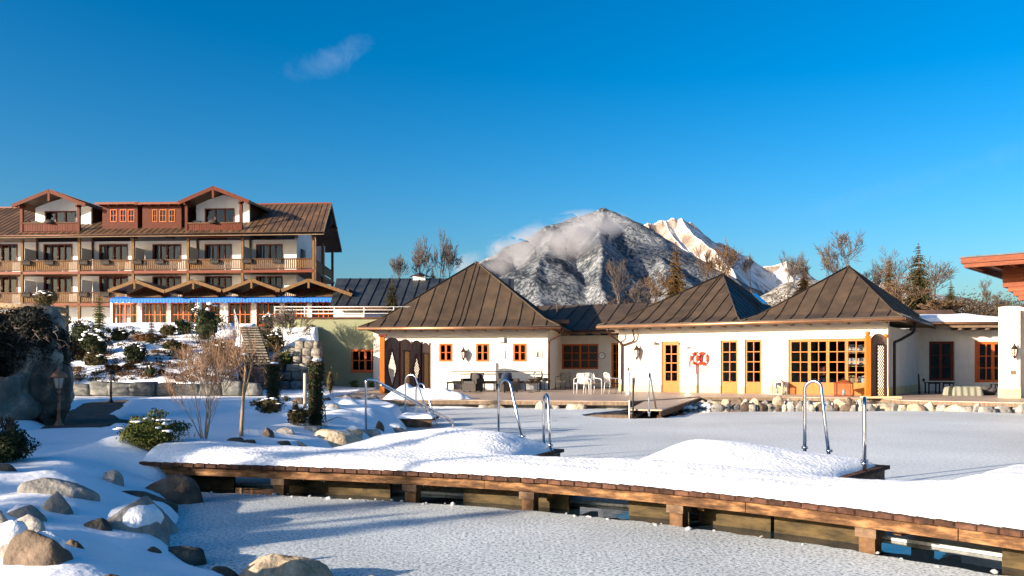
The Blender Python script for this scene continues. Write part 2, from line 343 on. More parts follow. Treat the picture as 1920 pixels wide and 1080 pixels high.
def window(root, x0, x1, z0, z1, y, cols, rows, mat, leafs=1, fw=.07, mw=.028, kick=0, glassm='glass', name='window', panes=True, proud=.03, sill=None):
    """frame with leaves and glazing bars, each pane a piece; kick = height of a solid bottom rail"""
    m = MB(); ya, yb = y-proud, y+.07
    m.box((x0, ya, z0), (x0+fw, yb, z1)); m.box((x1-fw, ya, z0), (x1, yb, z1))
    m.box((x0+fw, ya, z1-fw), (x1-fw, yb, z1)); m.box((x0+fw, ya, z0), (x1-fw, yb, z0+fw+kick))
    ix0, ix1, iz0, iz1 = x0+fw, x1-fw, z0+fw+kick, z1-fw
    lw = (ix1-ix0)/leafs; pieces = []
    for k in range(leafs):
        a = ix0+k*lw; b = a+lw
        if k: m.box((a-fw*.55, ya+.004, iz0), (a+fw*.55, yb-.004, iz1))
        cw = lw/cols
        for c in range(1, cols): m.box((a+c*cw-mw/2, ya+.012, iz0), (a+c*cw+mw/2, yb-.012, iz1))
        for c in range(cols):
            for r in range(rows): pieces.append((a+c*cw, a+(c+1)*cw, iz0+(iz1-iz0)*r/rows, iz0+(iz1-iz0)*(r+1)/rows))
    for r in range(1, rows):
        z = iz0+(iz1-iz0)*r/rows; m.box((ix0, ya+.015, z-mw/2), (ix1, yb-.015, z+mw/2))
    f = m.build(name, mat, root)
    if panes:
        for a, b, c, d in pieces: MB().box((a+.004, y+.02, c+.004), (b-.004, y+.028, d-.004)).build('pane', glassm, f)
    else: MB().box((ix0, y+.02, iz0), (ix1, y+.028, iz1)).build('pane', glassm, f)
    if sill: MB().box((x0-.05, y-.10, z0-.05), (x1+.05, y+.02, z0-.003)).build('sill', sill, f)
    return f
def roof_face(root, A, B, apex, ze, zt, pw, mat, kink=.16, kh=.10, start=0., W=None, name='roof_panel', seam=.035, apex2=None, over=.02):
    """one roof slope from eave A-B up to apex (or ridge apex..apex2): every seamed sheet a piece"""
    A = Vector(A); B = Vector(B); ap = Vector(apex); ap2 = Vector(apex2) if apex2 else ap
    e = (B-A).normalized(); Lt = (B-A).length; nrm = Vector((-e.y, e.x))
    if (ap-A).dot(nrm) < 0: nrm = -nrm
    Wd = (ap-A).dot(nrm); e1 = (ap-A).dot(e); e2 = (ap2-A).dot(e)
    if e2 < e1: e1, e2 = e2, e1
    def h(w):
        t = w/Wd; return ze + (zt-ze)*(t*kh/kink if t < kink else kh + (1-kh)*(t-kink)/(1-kink))
    def wm(x):
        if x < e1: return Wd*max(x, 0)/e1 if e1 > 1e-6 else Wd
        if x > e2: return Wd*max(Lt-x, 0)/(Lt-e2) if Lt-e2 > 1e-6 else Wd
        return Wd
    cuts = sorted({0., Lt, *[min(max(v, 0), Lt) for v in (e1, e2)], *[x for x in np.arange(start, Lt, pw) if .1 < x < Lt-.1]})
    cuts = [c for i, c in enumerate(cuts) if i == 0 or c-cuts[i-1] > .02]
    up = Vector((0, 0, 1))
    def pt(x, w, lift=0): q = A + e*x + nrm*w; return Vector((q.x, q.y, h(w)+lift))
    for i in range(len(cuts)-1):
        a, b = cuts[i], cuts[i+1]; m = MB(); lift = over + .006*((i*7) % 3)/3
        pl = [pt(a, w) for w in (0, min(kink*Wd, wm(a)), wm(a))]; pr = [pt(b, w) for w in (0, min(kink*Wd, wm(b)), wm(b))]
        for j in range(2):
            q = [pl[j], pr[j], pr[j+1], pl[j+1]]; u = []
            for v in q:
                if not u or (v-u[-1]).length > 1e-4: u.append(v)
            if len(u) > 1 and (u[0]-u[-1]).length < 1e-4: u.pop()
            if len(u) >= 3: m.slab([v + up*(lift-.05) for v in u], (0, 0, .05))
        if wm(a) > .15:
            for j in range(2):
                if (pl[j+1]-pl[j]).length > .02: m.beam(pl[j]+up*(lift+.015), pl[j+1]+up*(lift+.015), .022, .055)
        if m.v: m.build(name, mat, root)
def path_tube(m, pts, r, n=10, rad=.06, seg=5):
    """tube through pts with rounded corners"""
    pts = [Vector(p) for p in pts]; out = [pts[0]]
    for i in range(1, len(pts)-1):
        a, b, c = pts[i-1], pts[i], pts[i+1]; d1 = (a-b); d2 = (c-b); k = min(rad, d1.length*.48, d2.length*.48)
        p, q = b+d1.normalized()*k, b+d2.normalized()*k
        for s in range(seg+1):
            t = s/seg; out.append(p*(1-t)**2 + b*2*t*(1-t) + q*t*t)
    out.append(pts[-1]); return m.tube(out, r, n)

# ------------------------------------------------------------------ the ground: snow, pond, path
POND = [(-1.75, 5.9), (-2.3, 6.5), (-2.75, 7.1), (-3.1, 8.2), (-3.45, 9.2), (-3.85, 10.1), (-4.25, 10.75), (-4.3, 11.5), (-3.9, 12.6), (-3.4, 14.6), (-2.75, 16.4), (-2.3, 18.6), (-2.35, 20.5),
        (-2.9, 22.5), (-3.3, 26), (-4.6, 30.3), (-2, 30.9), (4.3, 30.6), (5.2, 33.2), (7.6, 34.2), (13.2, 31.6), (17, 28.9), (40, 20), (40, -6), (-.2, -6), (-.9, 4.6)]
def nz2(x, y, s, seed=0):
    """smooth lattice noise, vectorised"""
    x = np.asarray(x, float)/s + seed*17.3; y = np.asarray(y, float)/s - seed*9.1
    xi = np.floor(x); yi = np.floor(y); fx = x-xi; fy = y-yi; fx = fx*fx*(3-2*fx); fy = fy*fy*(3-2*fy)
    def hsh(a, b): v = np.sin(a*127.1+b*311.7+seed*74.7)*43758.5453; return v-np.floor(v)
    return (hsh(xi, yi)*(1-fx)+hsh(xi+1, yi)*fx)*(1-fy) + (hsh(xi, yi+1)*(1-fx)+hsh(xi+1, yi+1)*fx)*fy - .5
def sdf(x, y, poly):
    x = np.asarray(x, float); y = np.asarray(y, float); d = np.full(x.shape, 1e9); ins = np.zeros(x.shape, bool); n = len(poly)
    for i in range(n):
        ax, ay = poly[i]; bx, by = poly[(i+1) % n]; ex, ey = bx-ax, by-ay
        t = np.clip(((x-ax)*ex+(y-ay)*ey)/(ex*ex+ey*ey), 0, 1); d = np.minimum(d, np.hypot(x-ax-t*ex, y-ay-t*ey))
        c = ((ay > y) != (by > y)) & (x < (bx-ax)*(y-ay)/((by-ay) if by != ay else 1e-9)+ax); ins ^= c
    return np.where(ins, -d, d)
def pline(x, y, pts):
    d = np.full(np.asarray(x, float).shape, 1e9)
    for (ax, ay), (bx, by) in zip(pts, pts[1:]):
        ex, ey = bx-ax, by-ay; t = np.clip(((x-ax)*ex+(y-ay)*ey)/(ex*ex+ey*ey), 0, 1); d = np.minimum(d, np.hypot(x-ax-t*ex, y-ay-t*ey))
    return d
def ss(a, b, v): t = np.clip((v-a)/(b-a), 0, 1); return t*t*(3-2*t)
PATH1 = [(-13.4, 30.6), (-13.5, 28.3), (-12.3, 25.4), (-11.0, 22.0), (-9.6, 19.4), (-8.4, 18.2), (-7.3, 17.6)]
PATH2 = [(-9.9, 19.6), (-8.9, 17.4), (-8.3, 16.0), (-9.4, 14.9), (-11, 14.6)]
def Hn(x, y):
    x = np.asarray(x, float); y = np.asarray(y, float)
    d = sdf(x, y, POND) + .18*nz2(x, y, .9, 3)
    h = .36 + .10*nz2(x, y, 3.1, 1) + .055*nz2(x, y, 1.05, 2) + .02*nz2(x, y, .42, 5) + .006*nz2(x, y, .16, 6)
    near = ss(13, 8, y)*ss(-1, -3, x)
    h = h + near*(.10*nz2(x, y, .8, 11) + .04*nz2(x, y, .33, 12) + .05)
    h = h + .10*ss(2.2, 0, d)*nz2(x, y, .7, 8)*2 - .03*ss(1.6, .3, d)
    # lumpy heaped snow round the dock and the handrail
    h = h + .22*np.exp(-(((x+4.1)/1.9)**2 + ((y-20.5)/2.2)**2))*(1+1.6*nz2(x, y, .55, 9)) + .10*np.exp(-(((x+3.6)/1.0)**2 + ((y-13.6)/1.2)**2))
    h = h + .12*np.exp(-(((x+5.6)/2.2)**2 + ((y-26)/2)**2))*(1+nz2(x, y, .8, 9))
    # the bank up to the hotel terrace
    q = -x/np.maximum(y, 1.0) + .003*nz2(x, y, 1.2, 5)
    rough = (.5*nz2(x, y, 3.4, 4)+.28*nz2(x, y, 1.3, 7)+.10*nz2(x, y, .6, 13))
    t = np.clip((y-32.8)/19.2, 0, 1); left = (.42*ss(0, .05, t) + 3.3*t + rough*ss(0, .12, t)*ss(1.02, .9, t))*ss(.318, .325, q)
    mid = np.clip(1.18 + (y-39.5)*.306 - .30, 0, 3.5)*ss(38.6, 38.8, y)*ss(.327, .320, q)*ss(.276, .282, q)
    right = (2.0*ss(40.9, 42.8, y) + 1.1*ss(43.0, 44.3, y))*ss(.284, .278, q)*ss(.222, .228, q) + rough*.5*ss(40.5, 42, y)*ss(.284, .278, q)*ss(.222, .228, q)
    h = h + np.where(y > 31, np.maximum(np.maximum(left, mid), right), 0)
    h = np.where((y > 44.6) & (q < .30) & (x < -5), .3, h)
    h = np.where((x < -16) & (y < 32.8), h + .5*ss(-16, -26, x), h)
    h = np.where((x > -7) & (y > 31.5), .12, h)          # under the terrace and the bath house
    h = np.where((x > -5.2) & (y > 29.2), np.minimum(h, .10), h)
    h = np.where((x > 14) & (y > 24) & (y <= 31.5), .12, h)
    h = np.where(y > 70, np.maximum(h, 2.0), h)
    pd = np.minimum(pline(x, y, PATH1), pline(x, y, PATH2)) + .12*nz2(x, y, .6, 6)
    h = h - (.13*ss(.80, .62, pd))*(y < 31.5)
    h = h*(1-(.70-.70*ss(.1, 1.4, d))*ss(10.6, 9.9, y))*(1-(.55-.55*ss(.1, 1.5, d))*ss(12.2, 12.8, y)*ss(24, 22, y)) + .16*np.exp(-(((x+4.95)/.55)**2+((y-10.9)/.6)**2))
    s = ss(-.30, .34, d); return -.5*(1-s) + h*s
def H(x, y): return float(Hn(np.array([x]), np.array([y]))[0])
def grid_mesh(name, xs, ys, Z, mat, keep=None):
    X, Y = np.meshgrid(xs, ys); nx, ny = len(xs), len(ys)
    co = np.stack([X.ravel(), Y.ravel(), Z.ravel()], 1).astype(np.float32)
    i = np.arange(nx-1)[None, :] + nx*np.arange(ny-1)[:, None]; q = np.stack([i, i+1, i+nx+1, i+nx], -1).reshape(-1, 4)
    if keep is not None: q = q[keep.ravel()]
    me = bpy.data.meshes.new(name); me.vertices.add(len(co)); me.vertices.foreach_set('co', co.ravel())
    me.loops.add(q.size); me.loops.foreach_set('vertex_index', q.ravel().astype(np.int32)); me.polygons.add(len(q))
    me.polygons.foreach_set('loop_start', (np.arange(len(q))*4).astype(np.int32)); me.polygons.foreach_set('use_smooth', np.ones(len(q), bool))
    me.materials.append(MATS[mat]); me.update(calc_edges=True); me.validate()
    return me
def seq(*parts): return np.unique(np.round(np.concatenate([np.arange(a, b, s) for a, b, s in parts]), 4))
xs = np.concatenate([[-30000, -6000, -1500, -400, -150], seq((-70, -20, .8), (-20, -6.5, .16), (-6.5, 1.0, .075), (1.0, 20, 1.2)), [20, 30, 45, 80, 200, 700, 3000, 30000]])
ys = np.concatenate([[-3000, -400, -60, -15, -5, 0, 3], seq((4.2, 12.5, .06), (12.5, 34, .12), (34, 56, .25)), [56, 60, 66, 75, 90, 130, 200, 400, 900, 3000, 30000]])
X, Y = np.meshgrid(xs, ys); Z = Hn(X, Y)
g = link(bpy.data.objects.new('snow_ground', grid_mesh('snow_ground', xs, ys, Z, 'snow'))); tag(g, kind='structure')
# the cleared path, laid between the snow edges
def ribbon(name, pts, w, mat, lift):
    P2 = [Vector(p) for p in pts]; fine = []
    for a, b in zip(P2, P2[1:]):
        for k in range(6): fine.append(a.lerp(b, k/6))
    fine.append(P2[-1]); m = MB(); L_, R_ = [], []
    for i, p in enumerate(fine):
        d = (fine[min(i+1, len(fine)-1)]-fine[max(i-1, 0)]).normalized(); n = Vector((-d.y, d.x))*w/2
        for lst, s in ((L_, 1), (R_, -1)):
            q = p+n*s; lst.append((q.x, q.y, H(p.x, p.y)+lift))
    vs = L_+R_; k = len(L_); m.add(vs, [(i, i+1, k+i+1, k+i) for i in range(k-1)], True); o = m.build(name, mat); tag(o, kind='structure'); return o
ribbon('garden_path', PATH1, 1.25, 'path', .03); ribbon('garden_path_branch', PATH2, 1.15, 'path', .034)

# the boardwalk's curved front edge, measured at deck height
PZ = .34
_pts = [(-6.6, 10.75)] + [(G(px, py, PZ).x, G(px, py, PZ).y) for px, py in ((300, 866), (600, 877), (900, 890), (1080, 901.5), (1250, 916), (1430, 934), (1600, 954.5), (1760, 974), (1911, 993), (2200, 1031))] + [(6.6, 2.6), (9.0, -.2)]
_u = np.cumsum([0]+[math.hypot(b[0]-a[0], b[1]-a[1]) for a, b in zip(_pts, _pts[1:])]); _fx = np.polyfit(_u, [p[0] for p in _pts], 6); _fy = np.polyfit(_u, [p[1] for p in _pts], 6)
_f = np.linspace(_u[0], _u[-1], 600); BPX, BPY = np.polyval(_fx, _f), np.polyval(_fy, _f); BSS = np.concatenate([[0], np.cumsum(np.hypot(np.diff(BPX), np.diff(BPY)))]); BTX, BTY = np.gradient(BPX, BSS), np.gradient(BPY, BSS)
def BC(s_): return Vector((float(np.interp(s_, BSS, BPX)), float(np.interp(s_, BSS, BPY))))
def BT(s_): return Vector((float(np.interp(s_, BSS, BTX)), float(np.interp(s_, BSS, BTY)))).normalized()
def BN(s_): t_ = BT(s_); return Vector((-t_.y, t_.x))
def BW(s_, y): return BC(s_)+BN(s_)*y
def BSX(px): k = int(np.argmin(np.abs(BPX/np.maximum(BPY, .1)*1600+960-px) + (BPY < .5)*1e5)); return float(BSS[k])
def BLOC(x, y):
    k = int(np.argmin(np.abs((x-BPX)*BTX+(y-BPY)*BTY) + (np.hypot(x-BPX, y-BPY) > 6)*99)); return float(BSS[k]), float(-(x-BPX[k])*BTY[k]+(y-BPY[k])*BTX[k])
BS0, BS1 = BSX(262), float(BSS[-1])-.1
# water below, ice above it with the open lead along the boardwalk
m = MB(); m.add([(-6, -6, -.03), (42, -6, -.03), (42, 36, -.03), (-6, 36, -.03)], [(0, 1, 2, 3)]); tag(m.build('pond_water', 'water'), kind='structure')
m = MB(); m.add([(-6, -6, -.42), (42, -6, -.42), (42, 36, -.42), (-6, 36, -.42)], [(0, 1, 2, 3)]); tag(m.build('pond_bed', 'rock_dark'), kind='structure')
def icesheet(name, pts, mat, th=.03):
    m = MB(); m.prism([tuple(p[:2]) for p in pts], -.028, th-.028+.0); o = m.build(name, mat); tag(o, kind='structure'); return o
rr = random.Random(3)
edge = [BW(x, -.02 + rr.uniform(-.03, .03)) for x in np.arange(.3, BS1, .12)]
icesheet('ice_front', [(p.x, p.y) for p in edge] + [(9, -6), (-6.4, -6)], 'ice_front')
back = [BW(x, .78+rr.uniform(-.05, .05)) for x in np.arange(.3, BS1, .3)]
far = [G(px, py) for px, py in [(1920, 776), (1820, 772), (1700, 770), (1600, 771.5), (1500, 772), (1400, 772), (1330, 773), (1290, 777), (1262, 781), (1225, 785), (1180, 785), (1130, 783), (1095, 780), (1090, 777), (1120, 773), (1165, 769), (1180, 765)]]
farj = []
for a, b in zip(far, far[1:]):
    for k in range(5):
        q = a.lerp(b, k/5); farj.append((q.x+rr.uniform(-.05, .05), q.y+rr.uniform(-.12, .12)))
icesheet('ice_middle', [(back[0].x, back[0].y)] + [(p.x, p.y) for p in back[1:]] + [(40, 10), (40, 20)] + farj + [(4, 31.5), (-6, 31.5), (-6, 13)], 'ice_middle')
# crumbs of ice thrown on the edge of the lead
crumb = MB().blob((0, 0, 0), (1, 1, .6), 5, .4, 1).mesh('ice_crumb', 'snow_crisp')
cr_root = thing('ice_crumbs', 'small white lumps of ice scattered along the edge of the open water by the boardwalk', 'ice lumps', (0, 0, 0))
for i in range(70):
    x = rr.uniform(BS0+.2, BS1-2); p = BW(x, -.03+rr.gauss(0, .05)); s = rr.uniform(.008, .022)*(1.8 if rr.random() < .12 else 1)
    inst('ice_lump', crumb, cr_root, (p.x, p.y, s*.4), (0, 0, rr.uniform(0, 6)), (s*1.3, s, s))

# ------------------------------------------------------------------ mountains
def ridge_mesh(name, ridges, xr, yr, nx, ny, mat, noise_amp, seed, slope=.62, base=-50):
    xs = np.linspace(*xr, nx); ys = np.linspace(*yr, ny); X, Y = np.meshgrid(xs, ys)
    n1 = nz2(X, Y, noise_amp*7, seed); n2 = nz2(X, Y, noise_amp*2.6, seed+1); n3 = nz2(X, Y, noise_amp*1.1, seed+2); n4 = nz2(X, Y, noise_amp*.45, seed+3)
    XX = X + n1*noise_amp*2.5; YY = Y + nz2(X, Y, noise_amp*6, seed+8)*noise_amp*2.5
    Z = np.full(X.shape, float(base))
    for pts, sl in ridges:
        for (ax, ay, az), (bx, by, bz) in zip(pts, pts[1:]):
            ex, ey = bx-ax, by-ay; t = np.clip(((XX-ax)*ex+(YY-ay)*ey)/(ex*ex+ey*ey+1e-9), 0, 1)
            Z = np.maximum(Z, az+(bz-az)*t - sl*np.hypot(XX-ax-t*ex, YY-ay-t*ey))
    dep = ss(base, base+noise_amp*2, Z)
    Z = Z + dep*noise_amp*(.55*n1 - .50*np.abs(n2) + .22*n3 + .12*n4)
    o = link(bpy.data.objects.new(name, grid_mesh(name, xs, ys, Z, mat))); tag(o, kind='structure'); return o
def rp(px, py, D): q = P(px, py, D); return (q.x, q.y, q.z)
# forest-covered mountain: speckled snow and trees
def mtn_mat(name, snow, dark, sc, lo, hi, rock=None, bump=1., bd=20, stretch=1):
    m, b, n, l = base(name, snow, .8, 0, .1)
    t = n.new('ShaderNodeTexCoord'); mp = n.new('ShaderNodeMapping'); mp.inputs['Scale'].default_value = (1, 1, stretch); l.new(t.outputs['Object'], mp.inputs[0])
    z = n.new('ShaderNodeTexNoise'); z.inputs['Scale'].default_value = sc; z.inputs['Detail'].default_value = 5; z.inputs['Roughness'].default_value = .75; l.new(mp.outputs[0], z.inputs['Vector'])
    z2 = n.new('ShaderNodeTexNoise'); z2.inputs['Scale'].default_value = sc*.09; z2.inputs['Detail'].default_value = 4; l.new(mp.outputs[0], z2.inputs['Vector'])
    ma = n.new('ShaderNodeMath'); ma.operation = 'MULTIPLY_ADD'; l.new(z2.outputs['Fac'], ma.inputs[0]); ma.inputs[1].default_value = .45; l.new(z.outputs['Fac'], ma.inputs[2])
    cr = n.new('ShaderNodeValToRGB'); e = cr.color_ramp.elements; e[0].position = lo; e[0].color = (*dark, 1); e[1].position = hi; e[1].color = (*snow, 1)
    l.new(ma.outputs[0], cr.inputs[0]); out = cr.outputs[0]
    if rock:
        ge = n.new('ShaderNodeNewGeometry'); sp = n.new('ShaderNodeSeparateXYZ'); l.new(ge.outputs['Normal'], sp.inputs[0])
        ad = n.new('ShaderNodeMath'); ad.operation = 'MULTIPLY_ADD'; l.new(z.outputs['Fac'], ad.inputs[0]); ad.inputs[1].default_value = .45; l.new(sp.outputs['Z'], ad.inputs[2])
        mr = n.new('ShaderNodeMapRange'); l.new(ad.outputs[0], mr.inputs[0]); mr.inputs['From Min'].default_value = 1.0; mr.inputs['From Max'].default_value = .86
        cr2 = n.new('ShaderNodeValToRGB'); e = cr2.color_ramp.elements; e[0].position = .38; e[0].color = (*rock[0], 1); e[1].position = .62; e[1].color = (*rock[1], 1); l.new(z.outputs['Fac'], cr2.inputs[0])
        mx = n.new('ShaderNodeMix'); mx.data_type = 'RGBA'; l.new(mr.outputs[0], mx.inputs['Factor']); l.new(out, mx.inputs['A']); l.new(cr2.outputs[0], mx.inputs['B']); out = mx.outputs['Result']
    l.new(out, b.inputs['Base Color'])
    bp = n.new('ShaderNodeBump'); bp.inputs['Strength'].default_value = bump; bp.inputs['Distance'].default_value = bd; l.new(z.outputs['Fac'], bp.inputs['Height']); l.new(bp.outputs[0], b.inputs['Normal'])
mtn_mat('forest_mountain', (.34, .36, .39), (.026, .034, .045), .075, .65, .92, bump=1, bd=9, stretch=.4)
mtn_mat('rock_mountain', (.74, .72, .70), (.60, .58, .58), .006, .5, .8, rock=((.17, .13, .11), (.42, .34, .29)), bump=.9, bd=40, stretch=.5)
mtn_mat('forest_hill', (.42, .40, .38), (.06, .055, .045), .055, .60, .82, bump=1, bd=10, stretch=.4)
D1 = 4200
sil = [(560, 640), (700, 575), (800, 545), (880, 505), (940, 462), (985, 446), (1020, 430), (1060, 418), (1100, 408), (1135, 402), (1156, 393), (1176, 403), (1200, 423), (1240, 449), (1265, 475), (1290, 490), (1350, 507), (1420, 538), (1500, 575), (1600, 640)]
ridges = [([rp(x, y, D1 + (x-1156)*1.2) for x, y in sil], .62)]
for (a, b, n_) in [((1156, 393), (1085, 660), 1), ((1060, 418), (960, 660), 0), ((1240, 449), (1290, 660), 0), ((940, 462), (850, 660), 0), ((1350, 507), (1400, 660), 0)]:
    A_ = rp(*a, D1 + (a[0]-1156)*1.2); B_ = rp(*b, D1-1500); mid = tuple((A_[i]*.55+B_[i]*.45) + (60 if i == 2 else 0) for i in range(3)); ridges.append(([A_, mid, B_], .95 if n_ else .66))
ridge_mesh('forested_mountain', ridges, (-1700, 2600), (2300, 5600), 560, 380, 'forest_mountain', 78, 21)
D2 = 9000
sil = [(1100, 480), (1160, 445), (1205, 424), (1235, 416), (1248, 417), (1262, 410), (1272, 413), (1285, 408), (1293, 411), (1300, 405), (1307, 412), (1316, 413), (1330, 432), (1345, 446), (1365, 454), (1385, 470), (1405, 482), (1420, 495), (1440, 489), (1456, 483), (1480, 492), (1500, 508), (1540, 526), (1620, 560), (1760, 640)]
ridges = [([rp(x, y, D2 + (x-1300)*2) for x, y in sil], 1.25)]
for (a, b) in [((1300, 406), (1345, 560)), ((1235, 416), (1240, 600)), ((1385, 470), (1440, 600)), ((1456, 483), (1490, 600)), ((1270, 411), (1290, 600))]:
    A_ = rp(*a, D2 + (a[0]-1300)*2); B_ = rp(*b, D2-2200); mid = tuple(A_[i]*.6+B_[i]*.4 - (90 if i == 2 else 0) for i in range(3)); ridges.append(([A_, mid, B_], .9))
ridge_mesh('rocky_snow_peak', ridges, (400, 6200), (5600, 11000), 620, 400, 'rock_mountain', 210, 33)
sil = [(1330, 570), (1400, 545), (1450, 528), (1500, 520), (1560, 522), (1640, 525), (1700, 538), (1760, 552), (1850, 566), (1960, 570), (2300, 560)]
ridges = [([rp(x, y, 1500 + (x-1500)*.5) for x, y in sil], .35)]
ridge_mesh('wooded_hill', ridges, (300, 2200), (900, 2600), 260, 160, 'forest_hill', 30, 44)
ridges = [([rp(x, y, 900) for x, y in [(-300, 640), (300, 620), (700, 612), (1000, 606), (1400, 600), (1700, 585), (2100, 575)]], .2)]
ridge_mesh('low_hill', ridges, (-900, 1100), (500, 1400), 200, 80, 'forest_hill', 14, 51)
# the cloud bank lying on the mountain's left shoulder: real volume
def cloud(name, balls, dens, label):
    m = MB()
    for i, (px, py, D, r, rz) in enumerate(balls):
        c = P(px, py, D); m.blob(c, (r, r*.7, rz), i+2, .25, 3)
    vol = bpy.data.materials.new(name); vol.use_nodes = True; n = vol.node_tree.nodes; l = vol.node_tree.links; n.remove(n['Principled BSDF'])
    v = n.new('ShaderNodeVolumePrincipled'); v.inputs['Color'].default_value = (.80, .79, .82, 1); v.inputs['Anisotropy'].default_value = .25
    t = n.new('ShaderNodeTexCoord'); z = n.new('ShaderNodeTexNoise'); z.inputs['Scale'].default_value = .0055; z.inputs['Detail'].default_value = 5; z.inputs['Roughness'].default_value = .6; l.new(t.outputs['Object'], z.inputs['Vector'])
    # soft falloff round each puff's centre
    last = None
    for (px, py, D, r, rz) in balls:
        c = P(px, py, D); mp = n.new('ShaderNodeVectorMath'); mp.operation = 'SUBTRACT'; l.new(t.outputs['Object'], mp.inputs[0]); mp.inputs[1].default_value = c
        dv = n.new('ShaderNodeVectorMath'); dv.operation = 'DIVIDE'; l.new(mp.outputs[0], dv.inputs[0]); dv.inputs[1].default_value = (r, r*.7, rz)
        ln = n.new('ShaderNodeVectorMath'); ln.operation = 'LENGTH'; l.new(dv.outputs[0], ln.inputs[0])
        mr = n.new('ShaderNodeMapRange'); l.new(ln.outputs['Value'], mr.inputs[0]); mr.inputs['From Min'].default_value = .95; mr.inputs['From Max'].default_value = .1
        if last is None: last = mr.outputs[0]
        else:
            mxx = n.new('ShaderNodeMath'); mxx.operation = 'MAXIMUM'; l.new(last, mxx.inputs[0]); l.new(mr.outputs[0], mxx.inputs[1]); last = mxx.outputs[0]
    zr = n.new('ShaderNodeMapRange'); l.new(z.outputs['Fac'], zr.inputs[0]); zr.inputs['From Min'].default_value = .38; zr.inputs['From Max'].default_value = .66; zr.inputs['To Max'].default_value = 1.0
    ad = n.new('ShaderNodeMath'); ad.operation = 'MULTIPLY'; l.new(zr.outputs[0], ad.inputs[0]); l.new(last, ad.inputs[1])
    mu = n.new('ShaderNodeMath'); mu.operation = 'MULTIPLY'; l.new(ad.outputs[0], mu.inputs[0]); mu.inputs[1].default_value = dens
    l.new(mu.outputs[0], v.inputs['Density']); l.new(v.outputs[0], n['Material Output'].inputs['Volume']); vol.cycles.volume_step_rate = 1
    MATS[name] = vol; o = m.build(name, name); tag(o, label, 'cloud', kind='stuff'); return o
cloud('mountain_cloud', [(1095, 428, 3650, 190, 90), (1040, 448, 3600, 180, 105), (1000, 465, 3600, 160, 100), (945, 482, 3550, 150, 85), (905, 500, 3500, 140, 80), (1140, 418, 3700, 120, 60), (935, 462, 3600, 70, 60), (1075, 455, 3600, 150, 80)], .030, 'pale grey cloud bank lying across the shoulder of the forested mountain')

# ------------------------------------------------------------------ boardwalk in the foreground
bw = thing('boardwalk', 'snow-covered wooden boardwalk curving across the frozen pond in the foreground', 'boardwalk')
rr = random.Random(12)
pm = []
for k in range(4):
    m = MB(); c = .010; x1 = .147; y0, y1 = -.045, 1.42; z0, z1 = -.042, 0
    m.add([(c,y0,z0),(x1-c,y0,z0),(x1,y0+c,z0),(x1,y1,z0),(0,y1,z0),(0,y0+c,z0), (c,y0,z1-c),(x1-c,y0,z1-c*.6),(x1,y0+c,z1),(x1,y1,z1),(0,y1,z1),(0,y0+c,z1)],
          [(5,4,3,2,1,0),(6,7,8,9,10,11),(0,1,7,6),(1,2,8,7),(2,3,9,8),(3,4,10,9),(4,5,11,10),(5,0,6,11)])
    pm.append(m.mesh('plank', 'plank'))
i = 0; s_ = BS0+.02
while s_ < BS1:
    p, t_ = BC(s_), BT(s_); inst('plank', pm[i % 4], bw, (p.x, p.y, PZ+rr.uniform(-.003, .002)), (rr.uniform(-.002, .002), 0, math.atan2(t_.y, t_.x)+rr.uniform(-.004, .004))); s_ += .151; i += 1
def bbeam(name, mat, s0, s1, ya, yb, za, zb, root=bw, st=.22):
    m = MB(); n_ = max(2, int((s1-s0)/st)); vs = []
    for i in range(n_+1):
        s_ = s0+(s1-s0)*i/n_; j = .003*math.sin(i*1.7)
        for y, z in ((ya+j, za), (ya, zb), (yb, zb), (yb, za)): q = BW(s_, y); vs.append((q.x, q.y, z))
    fs = [(4*i+k, 4*i+(k+1) % 4, 4*i+4+(k+1) % 4, 4*i+4+k) for i in range(n_) for k in range(4)] + [(3,2,1,0), (4*n_, 4*n_+1, 4*n_+2, 4*n_+3)]
    m.add(vs, fs); return m.build(name, mat, root)
BB, BTOP = PZ-.150, PZ-.044
cuts = [BS0, BSX(905), BSX(1395), BSX(1790), BS1]
for a_, b_ in zip(cuts, cuts[1:]): bbeam('beam', 'beam', a_+.004, b_-.004, .03, .13, BB, BTOP)
bbeam('beam', 'beam_end', BS0, BS1, 1.2, 1.32, BB, BTOP)
def bbox(name, mat, s_, y0, y1, w, z0, z1, root=bw):
    c = BC(s_); t_ = BT(s_); n_ = BN(s_); q = [c+t_*a+n_*y for a, y in ((-w/2, y0), (w/2, y0), (w/2, y1), (-w/2, y1))]
    return MB().prism([(v.x, v.y) for v in q], z0, z1).build(name, mat, root)
for px in (520, 765, 985, 1262, 1618, 2100):
    x = BSX(px)
    bbox('post', 'beam_end', x, .02, .20, .17, BB-.075, BB-.002); bbox('post', 'post_wet', x, .05, .18, .13, -.4, BB-.076)
    bbox('post', 'beam_end', x, 1.18, 1.32, .15, -.4, BB-.002)
    p, q = BW(x+.16, .25), BW(x+.30, 1.15); MB().beam((p.x, p.y, BB-.03), (q.x, q.y, BB-.06), .07, .07).build('brace', 'beam', bw)
for pa_, pb_ in ((300, 402), (505, 700), (840, 1035), (1146, 1255), (1275, 1410), (1414, 1583), (1842, 2060)):      # boarding between the rear posts
    bbeam('skirt_board', 'skirt', BSX(pa_), BSX(pb_), .42, .46, -.30, BB-.01)
